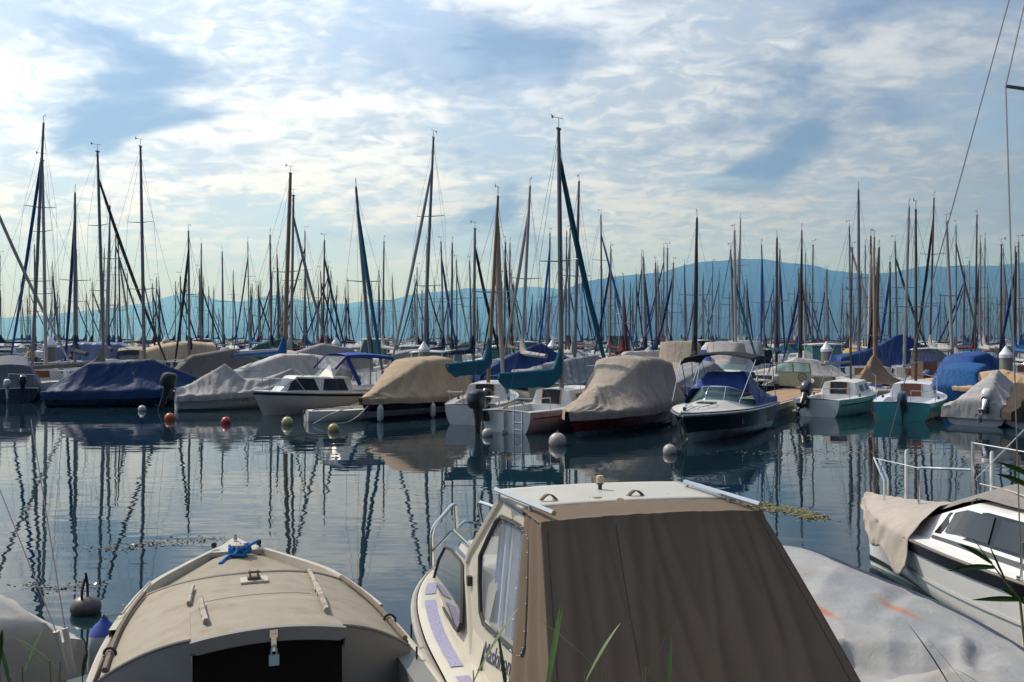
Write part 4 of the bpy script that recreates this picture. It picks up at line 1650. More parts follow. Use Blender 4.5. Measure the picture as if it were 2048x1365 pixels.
# ---- grey tarpaulin boat, right -----------------------------------------------
def grey_tarp_boat():
    root = thing('covered_boat', (2.93, 5.3, 0), 'boat under a rumpled pale grey tarpaulin with two rust stains', 'boat', R(90 + 1.0))
    h = FreeHull([(-.6, .95, .52), (.5, 1.0, .54), (1.5, 1.04, .57), (2.4, 1.02, .60), (3.1, .88, .64), (3.7, .66, .68), (4.2, .46, .72), (4.62, .26, .75), (4.72, .22, .75)], rake=.2, kind='v')
    h.mesh('hull', M_NAVY, root, 24, 8)
    m = bpy.data.materials.new('grey_tarpaulin')
    m.use_nodes = True
    ns, ls = m.node_tree.nodes, m.node_tree.links
    b = ns['Principled BSDF']
    b.inputs['Roughness'].default_value = .48
    b.inputs['Specular IOR Level'].default_value = .4
    t_ = N(ns, 'ShaderNodeTexCoord')
    n_ = N(ns, 'ShaderNodeTexNoise'); n_.inputs['Scale'].default_value = 1.6; n_.inputs['Detail'].default_value = 7; n_.inputs['Roughness'].default_value = .6
    ls.new(t_.outputs['Object'], n_.inputs['Vector'])
    base = mixc(ns, ls, smooth(ns, ls, n_.outputs['Fac'], .35, .7), (.27, .275, .285, 1), (.37, .355, .34, 1))
    for (cx, cy, sx, sy, rot, colr) in ((2.66, .30, .36, .075, .26, (.42, .11, .03)), (2.72, -.37, .40, .075, .30, (.40, .15, .055)), (3.7, .1, .5, .10, 1.3, (.36, .28, .20)), (1.35, -.2, .5, .14, 1.2, (.38, .31, .24))):
        mp = N(ns, 'ShaderNodeMapping', vector_type='TEXTURE')
        mp.inputs['Location'].default_value = (cx, cy, .8)
        mp.inputs['Rotation'].default_value = (0, 0, rot)
        mp.inputs['Scale'].default_value = (sx, sy, 1.0)
        ls.new(t_.outputs['Object'], mp.inputs[0])
        ln = N(ns, 'ShaderNodeVectorMath', operation='LENGTH')
        ls.new(mp.outputs[0], ln.inputs[0])
        dd = math_node(ns, ls, 'ADD', ln.outputs['Value'], math_node(ns, ls, 'MULTIPLY', n_.outputs['Fac'], .5))
        f = math_node(ns, ls, 'MULTIPLY', math_node(ns, ls, 'SUBTRACT', 1.0, smooth(ns, ls, dd, .35, 1.25)), .85)
        base = mixc(ns, ls, f, base, (*colr, 1))
    ls.new(base, b.inputs['Base Color'])
    n3 = N(ns, 'ShaderNodeTexNoise'); n3.inputs['Scale'].default_value = 9; n3.inputs['Detail'].default_value = 6; n3.inputs['Distortion'].default_value = .8
    ls.new(t_.outputs['Object'], n3.inputs['Vector'])
    bp = N(ns, 'ShaderNodeBump'); bp.inputs['Strength'].default_value = .35; bp.inputs['Distance'].default_value = .03
    ls.new(n3.outputs['Fac'], bp.inputs['Height']); ls.new(bp.outputs[0], b.inputs['Normal'])
    mb = MB()
    rows = []
    nx, nu = 150, 70
    for i in range(nx + 1):
        x = lerp(-.6, 4.72, i / nx)
        t = h.t_of(x)
        row = []
        for j in range(nu + 1):
            u = j / nu * 2 - 1
            bb = h.b(t) + .03
            y = u * bb
            z = h.sh(t) - .04 + .06 * (1 - abs(u) ** 3)
            # taut sheet over a foredeck, a thwart and a sunken cockpit: broad planes meeting in creases
            z += .08 * max(0, 1 - abs(x - 3.0) / 1.3) * (1 - u * u) + .02 * max(0, 1 - abs(x - 4.2) / .5) * (1 - u * u)
            edge = 1 - abs(u) ** 3
            def step(c, w):
                return min(1, max(0, (c - x) / w))
            c1 = 2.02 + .16 * u + .07 * noise.noise(Vector((y * 2.6, 0, 1)))
            z -= .14 * edge * step(c1, .26 + .12 * noise.noise(Vector((y * 1.7, 9, 1))))
            c2 = 1.62 - .30 * u + .10 * abs(noise.noise(Vector((y * 2.0, 3, 1))))
            z += .15 * edge * step(c2, .30 + .1 * u)
            c3 = .86 + .16 * u * u + .10 * noise.noise(Vector((y * 2.2, 6, 1)))
            z -= .15 * edge * step(c3, .13)
            z += .12 * edge * step(.40 - .25 * u, .35)

            def crease(x0, y0, x1, y1, w, a_):
                dx, dy = x1 - x0, y1 - y0
                L2 = dx * dx + dy * dy
                q = ((x - x0) * dx + (y - y0) * dy) / L2
                if q < -.15 or q > 1.15: return 0.0
                dd = abs((x - x0) * dy - (y - y0) * dx) / math.sqrt(L2)
                return a_ * max(0, 1 - dd / w) * min(1, max(0, (q + .15) / .3)) * min(1, max(0, (1.15 - q) / .3))
            z += crease(2.05, .35, 1.55, .72, .09, .085) + crease(2.1, -.62, 1.5, -.35, .10, .06) + crease(1.6, .2, .95, -.55, .12, .05)
            z += crease(3.9, -.3, 2.9, .25, .14, .03) - crease(3.3, -.7, 2.5, -.1, .13, .035) + crease(4.4, .15, 3.4, .6, .1, .03)
            z += crease(.9, .1, .3, .7, .12, .06) + crease(.8, -.5, .1, -.2, .1, .06) - crease(2.6, .8, 1.9, .1, .1, .03) + crease(1.3, -.8, .6, -.9, .1, .05)
            z += .010 * noise.noise(Vector((x * 2.3, y * 2.3, 9))) + .012 * max(0, 1 - 5 * abs(noise.noise(Vector((x * 1.6 + y, y * 1.8 - x * .6, 2)))))
            if x > 4.66: z -= .05
            row.append(Vector((x, y, z)))
        sk = []
        for s_, e in ((-1, 0), (1, -1)):
            p = row[e]
            sk.append([Vector((p.x, p.y + s_ * .012, p.z - .09)), Vector((p.x, p.y + s_ * .02 + s_ * .01 * noise.noise(Vector((x * 3, 0, 0))), p.z - .22))])
        rows.append([sk[0][1], sk[0][0]] + row + sk[1])
    e = rows[-1]
    rows.append([Vector((p.x + .02, p.y, p.z - .10)) for p in e])
    rows.append([Vector((p.x + .02, p.y, min(p.z - .3, .55))) for p in e])
    mb.grid(rows)
    mb.build('cover', m, root, True, 45)
    return root


grey_tarp_boat()


# ---- white sailing boat at the right edge ----------------------------------------
def white_sailboat():
    L, a = 7.4, 13.0
    bow = P(1735, 1005, 12.45)
    root = place('sailboat', 'white sailboat with beige cover draped over its bow and black window band', 'sailboat', a, bow=bow, L=L)
    inv = to_local(root)
    h = Hull(L, 2.12, .80, .80, tw=.75, tm=.45, p=2.6, draft=.3, rake=.10, kind='v', flare=.94)
    h.mesh('hull', mat('white_hull', (.78, .78, .77), rough=.3, var=.05, vscale=2, coat=.3), root, 44, 10)
    Wd = mat('white_deck_gel', (.80, .79, .77), rough=.35, var=.05)
    cab = feat(.10, .80, .80, .40, .02, .16, .20, .05)
    fs = (cab,)
    deck(h, 'deck', Wd, root, fs, .05, 36, 10)
    side_windows(h, fs, cab, .05, [(.16, .70, .02)], .26, .94, M_BLKG, root, off=.008, name='window_band')
    side_windows(h, fs, cab, .05, [(.30, .455), (.465, .57), (.58, .675, .01)], .32, .88, M_GLASSB, root, off=.016)
    for s_ in (1, -1):
        h.band('boot_stripe', M_BLKG, root, .055, .125, s_, n=36, off=.014)
        h.band('knuckle', Wd, root, .40, .43, s_, n=36, off=.016)
        h.band('rub_rail', M_BLKG, root, .0, .13, s_, t0=.0, t1=.985, rel=True, n=36, off=.016)
        mb = MB()
        mb.tube([(h.x(t), s_ * (h.b(t) + .012), h.sh(t) - .005) for t in [i / 36 for i in range(36)]], .018, 6)
        mb.build('gunwale_strip', mat('bronze_strip', (.16, .13, .11), rough=.5, var=.1), root)
        # dark line along the cabin side under the windows
        side_windows(h, fs, cab, .05, [(.12, .70)], .06, .17, M_GREYG if s_ > 2 else mat('charcoal_stripe', (.05, .055, .06), rough=.4, var=.05), root, sides=(s_,), name='cabin_stripe')
    Bc = mat('beige_cover_cloth', (.40, .35, .305), rough=.9, var=.13, vscale=3, bump=.5, bscale=22, bump_dist=.012, sheen=.15, spec=.2)
    rd = [(.70, 1.16, .55), (.76, 1.05, .50), (.84, .95, .35), (.93, .90, .12), (1.0, .87, .01)]
    mb = MB()
    rows = []
    nT, nV = 60, 30
    for i in range(nT + 1):
        t = lerp(.715, 1.0, i / nT)
        z, hw = interp(rd, t)
        b, sh = h.b(t) + .03, h.sh(t) + .02
        tab = (.30 if t < .93 else .17) + .08 * math.sin(t * 60) * .5 + (.13 * math.exp(-((t - .745) / .03) ** 2)) - .08 * (t > .97)
        slit = (abs(t - .952) < .004 or abs(t - .855) < .004)
        row = []
        for s_ in (1, -1):
            half = []
            for j in range(nV + 1):
                q = j / nV
                if q < .35:
                    k = q / .35
                    p = Vector((0, b + .02 * (1 - k), sh - tab * (1 - k)))
                    if slit: p.y -= .03 * (1 - k)
                    w = .9
                    nn = Vector((0, 1, 0))
                elif q < .8:
                    k = (q - .35) / .45
                    p = Vector((0, lerp(b, hw, k), lerp(sh, z, k) + .02 * math.sin(math.pi * k)))
                    nn, w = Vector((0, .4, .9)), .7
                else:
                    k = (q - .8) / .2
                    p = Vector((0, hw * (1 - k), z + .05 * k))
                    nn, w = Vector((0, 0, 1)), .5
                d_ = .030 * w * ((1 - abs(noise.noise(Vector((t * 26 + q * 2.5 + s_ * 9, q * 2.2, 5))))) ** 4 - .3) + .012 * noise.noise(Vector((t * 50, q * 5, s_)))
                p = p + nn * d_
                half.append(Vector((h.x(t) + (.04 if t > .99 else 0), s_ * p.y, p.z)))
            row += half if s_ == 1 else list(reversed(half))[1:]
        rows.append(row)
    rows.append([Vector((p.x + .03, p.y * .8, p.z - .03)) for p in rows[-1]])
    mb.grid(rows)
    thicken(mb.build('bow_cover', Bc, root, True, 70), .005)
    mb = MB()
    rows = []
    for i in range(16):
        t = lerp(.42, .72, i / 15)
        rows.append([(h.x(t), u * .52, deck_z(h, fs, t, u * .5, .05) + .05 + .10 * (1 - u * u) + .03 * noise.noise(Vector((t * 12, u * 2, 0)))) for u in [j / 8 for j in range(-8, 9)]])
    mb.grid(rows)
    mb.build('sail_bag', fabric('grey_sailbag', (.24, .22, .21)), root)
    # pulpit and stanchions
    LL = lambda px, py, d: inv @ P(px, py, d)
    dn = lambda p: Vector((p.x, p.y, .80))
    rail(root, [dn(LL(1768, 963, 11.9)), LL(1768, 963, 11.9), LL(1748, 916, 12.25), LL(1757, 917, 12.3), LL(1776, 960, 12.1), dn(LL(1776, 960, 12.1))], .013, name='pulpit')
    rail(root, [dn(LL(1838, 987, 11.2)), LL(1838, 987, 11.2), LL(1836, 940, 11.2), LL(1843, 936, 11.2), LL(1945, 940, 10.4)], .016, name='pulpit')
    rail(root, [dn(LL(1945, 965, 10.4)), LL(1945, 965, 10.4), LL(1945, 884, 10.4)], .02, name='stanchion')
    wp = mat('white_post', (.7, .69, .67), rough=.5, var=.06)
    fwd = inv.inverted()
    for px, py1 in ((1812, 900), (1984, 903)):
        # foot on the starboard gunwale where that pixel column crosses it
        best = min((i / 200 for i in range(80, 200)), key=lambda t: abs(1024 + F * (fwd @ Vector((h.x(t), -h.b(t) * .93, .8))).x / (fwd @ Vector((h.x(t), -h.b(t) * .93, .8))).y - px))
        foot = Vector((h.x(best), -h.b(best) * .93, h.sh(best)))
        zt = Z(py1, (fwd @ foot).y)
        mb = MB(); mb.tube([foot, Vector((foot.x, foot.y, zt - .03)), Vector((foot.x, foot.y, zt))], [.024, .024, .015], 10); mb.build('stanchion_post', wp, root)
    mb = MB()
    mb.tube([LL(1750, 917, 12.3), LL(1840, 937, 11.3)], .005, 4)
    mb.tube([LL(1945, 886, 10.4), LL(2060, 906, 9.6)], .006, 4)
    mb.tube([LL(1950, 960, 10.4), LL(2060, 848, 9.6)], .006, 4)
    mb.build('lifeline', mat('white_wire', (.7, .7, .7), rough=.4, var=0), root)
    for (ax, ay) in ((1960, 968), (1985, 975)):
        mb = MB(); mb.tube([LL(ax, ay, 10.2), LL(ax + 60, ay + 14, 9.6), LL(ax + 130, ay + 40, 8.9)], .008, 5); mb.build('deck_line', M_ROPE, root)
    rig(root, h, .50, 9.6, M_ALU, 1.25, (0, 0), .07, None, None, None, .97, (.475,), False, True, spr_w=1.16, wires=True)
    # bottlescrews and chainplates at the shroud feet
    mb = MB()
    cp = Vector((h.x(.5) - .12, h.b(.5) * .96, h.sh(.5)))
    for dx in (0, -.25):
        mb.tube([cp + Vector((dx, 0, 0)), cp + Vector((dx * .97, -.01, .34))], .014, 6)
        mb.box(cp + Vector((dx, .02, -.02)), (.05, .02, .12))
    mb.build('bottlescrew', M_STEEL, root)
    text_part("C'est la Vie", 'name_lettering', mat('grey_lettering', (.10, .13, .18), rough=.5, var=0), root,
              Matrix.Translation(h.pt(.975, h.q_at(.975, .50), 1, .02)) @ Matrix.Rotation(math.pi, 4, 'Z') @ Matrix.Rotation(R(90), 4, 'X') @ Matrix.Rotation(R(-9), 4, 'Y'), .085, .3)
    fender(root, (h.x(.435), h.b(.435) + .13, .62), .62, .10, mat('fender_cream', (.62, .57, .50)), None, .2)
    return root


white_sailboat()


# ---- pale cover at the lower left edge -------------------------------------------
r_, hE = covered_boat(52, 'boat under a cream white tarpaulin with two rods standing at its side', 5.2, 1.9, M_WHITE,
                      mat('cream_tarpaulin', (.46, .43, .385), rough=.5, var=.12, vscale=2, bump=.4, bscale=5, bump_dist=.03),
                      [(0, .88, .55), (.10, 1.18, .25), (.42, 1.5, .05), (.8, 1.4, .05), (1, .9, .02)], stern=(-3.86, 6.6, 0), fs=.62, fb=.8, skirt=.22, wr=.05, sag=.09, seed=3, nT=90, nV=34, freq=1.4)
iE = to_local(r_)
for a_, b_ in (((112, 1263, 6.55), (132, 1345, 6.6)), ((130, 1257, 6.75), (146, 1345, 6.75))):
    mb = MB(); mb.tube([iE @ P(*a_), iE @ P(*b_)], .022, 8); mb.build('rod_holder', mat('grey_tube', (.42, .40, .37), rough=.5, var=.1), r_)
for a_, b_ in (((112, 1263, 6.55), (-60, 830, 8.2)), ((130, 1257, 6.75), (62, 840, 8.4))):
    mb = MB(); mb.tube([iE @ P(*a_), iE @ P(*b_)], .004, 4); mb.build('stay_wire', mat('purple_wire', (.13, .07, .09), rough=.5, var=0), r_)

# ---- mooring buoys -----------------------------------------------------------------


def buoy(px, py, rpx, colr, label, group=None, stain=None, name='mooring_buoy', flat=1.0, line_to=None, ring=True):
    d = CAMH * F / (py - HZ)
    r0 = rpx * d / F
    root = thing(name, (X(px, d), d + r0, 0), label, 'buoy', 0, group)
    colr = tuple(c * .78 for c in colr)
    m = mat('buoy_' + label[:18].replace(' ', '_'), colr, rough=.45, var=.15, vscale=6, stain=stain, stain_scale=3 / r0 * .15)
    mb = MB()
    zc = r0 * flat * .42
    mb.lathe([(r0 * math.sin(q), zc - r0 * flat * math.cos(q)) for q in [i * math.pi / 14 for i in range(15)]], (0, 0, 0), 22)
    mb.build('float', m, root)
    if ring:
        mb = MB()
        mb.tube([(r0 * .10 * math.cos(q), 0, zc + r0 * flat + r0 * .10 + r0 * .13 * math.sin(q)) for q in [i * math.pi / 6 for i in range(12)]], r0 * .035, 5, True)
        mb.lathe([(r0 * .16, zc + r0 * flat - .02), (r0 * .15, zc + r0 * flat + r0 * .04), (0, zc + r0 * flat + r0 * .05)], (0, 0, 0), 10)
        mb.build('ring', M_PILE, root)
    if line_to is not None:
        a = Vector((0, 0, zc + r0 * flat))
        b_ = Vector(line_to) - Vector(root.location)
        mb = MB()
        mb.tube([a.lerp(b_, k) + Vector((0, 0, -.25 * math.sin(math.pi * k))) for k in [i / 8 for i in range(9)]], .016, 5)
        mb.build('mooring_line', M_ROPE, root)
    return root


b0 = buoy(158, 1234, 30, (.13, .125, .115), 'grey mooring buoy with a dark looped strap, alone near the cream tarpaulin', stain=(.05, .045, .03), flat=.82, ring=False)
mb = MB()
mb.tube([(.0, -.09, .14), (-.01, -.07, .24), (.0, -.02, .36), (.0, -.0, .42), (.01, .02, .30), (.03, -.02, .18), (.01, -.12, .06), (-.02, -.15, -.02)], .014, 6)
mb.build('strap', M_ROPED, b0)

# ---------------------------------------------------------------- front row across the basin
C_BLUE = fabric('blue', (0.004, 0.026, 0.10), .6)
C_NAVY = fabric('navy', (0.012, 0.017, 0.045))
C_ROYAL = fabric('royal', (0.008, 0.05, 0.28), .55)
C_TEAL = fabric('teal', (0.004, 0.07, 0.125), .75)
C_TAN = fabric('tan', (0.40, 0.30, 0.205))
C_GREYTAN = fabric('greytan', (0.34, 0.285, 0.24))
C_GREY = fabric('grey', (0.24, 0.24, 0.26))
C_LGREY = fabric('light_grey', (0.36, 0.34, 0.33))
C_WHITE = fabric('white', (0.48, 0.45, 0.42))
C_DGREY = fabric('dark_grey', (0.13, 0.12, 0.11))
C_GREEN = fabric('green', (0.012, 0.085, 0.055))
C_BEIGE = fabric('beige', (0.36, 0.30, 0.24))
C_BROWN = fabric('brown', (0.24, 0.17, 0.11))
C_MAROON = fabric('maroon', (0.10, 0.012, 0.02))
C_BLACK = fabric('black', (0.015, 0.015, 0.018))
C_YELLOW = fabric('yellow', (0.50, 0.34, 0.10))
C_CREAM = fabric('cream', (0.48, 0.42, 0.34))
C_BLUEG = fabric('bright_blue', (0.008, 0.08, 0.24), .6)

# 1 navy boat with grey cover, left edge, engine at its stern
rt, h = covered_boat(28, 'navy boat with slate grey cover and outboard motor at the left edge', 6.2, 2.4, M_NAVY, fabric('slate', (.16, .165, .20)),
                     [(0, .80, .8), (.10, 1.55, .75), (.45, 1.95, .7), (.62, 1.9, .6), (1, 1.1, .02)], stern=WP(22, 806), seed=5, wr=.05, t0=.12)
h.band('white_band', M_WHITE, rt, .02, .16, 1, rel=True, t0=0, t1=.9); h.band('white_band', M_WHITE, rt, .02, .16, -1, rel=True, t0=0, t1=.9)
deck(h, 'aft_deck', M_WHITE, rt, (), .02, 4, 4, 0, .14)
outboard(rt, (-.05, -.45, .62), .95, 0, M_BLACK)
outboard(rt, (-.05, .15, .48), .85, R(8), M_WHITE, M_WHITE)
rail(rt, [(.1, -.9, .7), (.1, -.9, 1.2), (.1, .1, 1.25), (.1, .1, .7)], .016, name='stern_rail')

# 2 blue tarpaulin boat, broadside
L2 = 6.3
rt, h = covered_boat(-86, 'boat wholly wrapped in a dark blue tarpaulin with one peak', L2, 2.3, M_NAVY, C_BLUE,
                     [(0, .80, .4), (.26, 1.78, .42), (.45, 1.80, .30), (.66, 1.92, .10), (1, .95, .02)], stern=WP(85, 815) + Vector((0, .9, 0)),
                     fs=.62, fb=.72, skirt=.34, sag=.10, wr=.05, freq=1.1, seed=8, nT=80, rake=.3, p=3.2)

# 3 grey tarp boat with lettering and big black outboard
ray_s = WP(352, 820)
rt, h = covered_boat(-66, 'white motorboat under a pale grey peaked cover with a big tilted black outboard', 5.6, 2.1, mat('warm_white_hull', (.60, .59, .56), rough=.35, var=.1), C_LGREY,  # hull: slightly warm white with mild random tone variation
                     [(0, .78, .5), (.12, 1.0, .25), (.38, 1.78, .04), (.52, 1.15, .35), (.66, 1.10, .5), (.84, 1.55, .05), (1, 1.0, .02)], stern=ray_s, fs=.58, fb=.9, skirt=.22, sag=.08, wr=.055, freq=2.2, seed=12, nT=90, lean=1.5)
outboard(rt, (-.02, .05, .50), 1.4, R(17), M_BLACK)
Mt = Matrix.Translation(h.pt(.40, h.q_at(.40, .34), -1, .02)) @ Matrix.Rotation(R(90), 4, 'X') @ Matrix.Rotation(R(-7), 4, 'X')
text_part("RAY'O'L", 'name_lettering', M_BLACK, rt, Mt, .20, .2)

# 4 white cabin cruiser with blue canopy


def blue_canopy_cruiser():
    L, B = 5.6, 2.15
    bow = WP(505, 833)
    rt = place('cabin_cruiser', 'white cabin cruiser with dark side windows and blue canvas canopy', 'motorboat', 131, bow=bow, L=L)
    h = Hull(L, B, .72, .92, tw=.9, tm=.4, p=2.3, draft=.3, rake=.55, kind='v')
    h.mesh('hull', mat('cruiser_hull', (.62, .60, .56), rough=.35, var=.08), rt, 26, 9)
    for s_ in (1, -1):
        h.band('rub_stripe', M_BLKG, rt, .05, .13, s_, rel=True, n=26)
    cab = feat(.36, .86, .80, .52, .01, .10, .18, .05)
    cock = feat(.03, .35, .74, -.4, .008, .008, .03)
    fs = (cab, cock)
    deck(h, 'deck', M_WHITE, rt, fs, .04, 30, 8)
    side_windows(h, fs, cab, .04, [(.405, .60, .03), (.625, .82, .03)], .12, .90, M_GLASSB, rt)
    end_panel(h, fs, cab, .04, -.62, .62, .3, .8, M_GLASSB, rt, aft=False, name='front_window')
    for t in (.70, .60, .52):
        for s_ in (.3, -.3):
            p = deck_pt(h, fs, t, s_, .04)
            mb = MB(); mb.box(p + Vector((0, 0, .02)), (.09, .05, .04)); mb.build('deck_cleat', M_STEEL, rt, False)
    z0 = deck_pt(h, fs, .45, 0, .04).z
    xs = h.x(.52)
    hw = .80
    # windscreen
    mb = MB()
    mb.add([(xs, hw * .95, z0 - .06), (xs + .18, .0, z0), (xs, -hw * .95, z0 - .06), (xs - .42, -hw * .8, z0 + .42), (xs - .30, 0, z0 + .45), (xs - .42, hw * .8, z0 + .42)], [(0, 1, 4, 5), (1, 2, 3, 4)])
    for s_ in (1, -1):
        mb.add([(xs, s_ * hw * .95, z0 - .06), (xs - .9, s_ * hw, z0 - .08), (xs - .9, s_ * hw * .85, z0 + .40), (xs - .42, s_ * hw * .8, z0 + .42)], [(0, 1, 2, 3)])
    mb.build('windscreen', M_CLEARPVC, rt, False)
    # canvas canopy: front clear sheet, roof, frame, clear side panels
    zt = z0 + .78
    mb = MB()
    mb.grid([[(xs - .10, v * hw * .95, z0 + .30) for v in (-1, 0, 1)], [(xs - .55, v * hw * .95, zt - .02) for v in (-1, 0, 1)]])
    mb.build('front_panel', M_CLEARPVC, rt)
    mb = MB()
    rows = []
    for i in range(13):
        k = i / 12
        x = lerp(xs - .55, -.0, k)
        z = zt + .06 * math.sin(math.pi * k) - .10 * k
        rows.append([(x, v * hw * (1.02), z + .08 * (1 - v * v) - (.11 if abs(v) == 1 else 0)) for v in (-1, -.93, -.5, 0, .5, .93, 1)])
    mb.grid(rows)
    can = mb.build('canopy', C_ROYAL, rt)
    thicken(can, .01)
    for s_ in (1, -1):
        for (xa, za, xb, zb, w) in ((xs - .55, zt, xs - 1.15, z0 - .35, .16), (xs - .60, zt, xs - .05, z0 + .28, .09), (.06, zt - .1, .04, .72, .09)):
            mb = MB(); mb.beam((xa, s_ * hw * 1.0, za), (xb, s_ * hw * 1.02, zb), .02, w); mb.build('canopy_strut', C_ROYAL, can, False)
        mb = MB()
        mb.add([(xs - .7, s_ * hw * .99, zt - .08), (.08, s_ * hw * .99, zt - .18), (.06, s_ * hw * 1.02, .74), (xs - 1.15, s_ * hw * 1.02, z0 - .30)], [(0, 1, 2, 3)])
        mb.build('side_panel', M_CLEARPVC, can, False)
    mb = MB(); mb.tube([(xs - .1, -.6, z0 + .2), (xs - .12, -.62, z0 + .75)], .012, 5); mb.build('light_mast', M_BLACK, rt)
    zr = h.sh(.95) + .42
    rail(rt, [(h.x(.72), h.b(.72) * .9, h.sh(.72) + .02), (h.x(.78), h.b(.78) * .95, zr), (h.x(.92), h.b(.92) * .95, zr + .04), (h.x(1) - .05, 0, zr + .06), (h.x(.92), -h.b(.92) * .95, zr + .04), (h.x(.78), -h.b(.78) * .95, zr), (h.x(.72), -h.b(.72) * .9, h.sh(.72) + .02)], .014,
         [((h.x(.92), s_ * h.b(.92) * .9, h.sh(.92)), (h.x(.92), s_ * h.b(.92) * .95, zr + .04)) for s_ in (1, -1)], 'pulpit')
    fender(rt, (h.x(.34), h.b(.34) + .1, .55), .42, .085, M_BLACK)
    return rt, h


blue_canopy_cruiser()

# 5 low white sailing dinghy
rt = place('sailing_dinghy', 'low white open dinghy between the blue canopy cruiser and the tan cover', 'dinghy', -58, stern=WP(612, 843))
h = Hull(4.2, 1.65, .36, .46, tw=.30, tm=.45, p=2.2, draft=.15, rake=.3)
h.mesh('hull', M_WHITE, rt, 22, 8)
ck = feat(.06, .66, .66, -.20, .01, .05, .10)
deck(h, 'deck', mat('dinghy_deck', (.60, .58, .53), rough=.5, var=.1), rt, (ck,), .03, 24, 8)
mb = MB(); mb.tube([(.0, .1, .36), (-.12, .1, .1), (-.12, .1, -.2)], .03, 6); mb.build('rudder_fitting', M_BLACK, rt)
mb = MB(); mb.tube([(h.x(t), h.b(t) * .85, h.sh(t) + .05) for t in (.02, .3, .6)], .012, 5); mb.tube([(.05, -.5, .4), (.9, .2, .42), (1.6, -.3, .4)], .012, 5); mb.build('mainsheet', M_ROPED, rt)
mb = MB(); mb.tube([(2.3, .1, .45), (2.3, .1, .95)], .012, 5); mb.tube([(2.26, .1, .40), (2.3, .14, .5), (2.36, .05, .42)], .03, 6); mb.build('red_line', mat('red_cord', (.55, .03, .02), rough=.7, var=.1), rt)

# 6 tan cover boat
bow6 = WP(722, 845)
rt, h = covered_boat(153, 'motorboat under a high tan canvas cover with two grey fenders', 6.4, 2.45, M_BLKG, C_TAN,
                     [(0, 1.0, .6), (.10, 1.75, .80), (.30, 2.06, .82), (.56, 2.02, .72), (.60, 1.94, .66), (1, .74, .03)], bow=bow6, fs=.66, fb=.78, skirt=.20, sag=.06, wr=.05, freq=1.7, seed=21, nT=90, rake=.5)
h.band('grey_band', M_GREYG, rt, .12, .34, -1); h.band('grey_band', M_GREYG, rt, .12, .34, 1)
fg = mat('fender_dull', (.46, .47, .48), rough=.5, var=.1)
fender(rt, (h.x(.93), h.b(.93) + .12, .60), .62, .11, fg, None, .1)
fender(rt, (h.x(.62), h.b(.62) + .12, .55), .55, .10, fg, None, .2)
mb = MB()
for s_ in (1, -1):
    mb.tube([(h.x(.97), s_ * .1, .70), (h.x(1) + 1.0, -.6, .3), (h.x(1) + 1.6, -.75, .05)], .012, 5)
mb.build('bow_line', M_ROPE, rt)


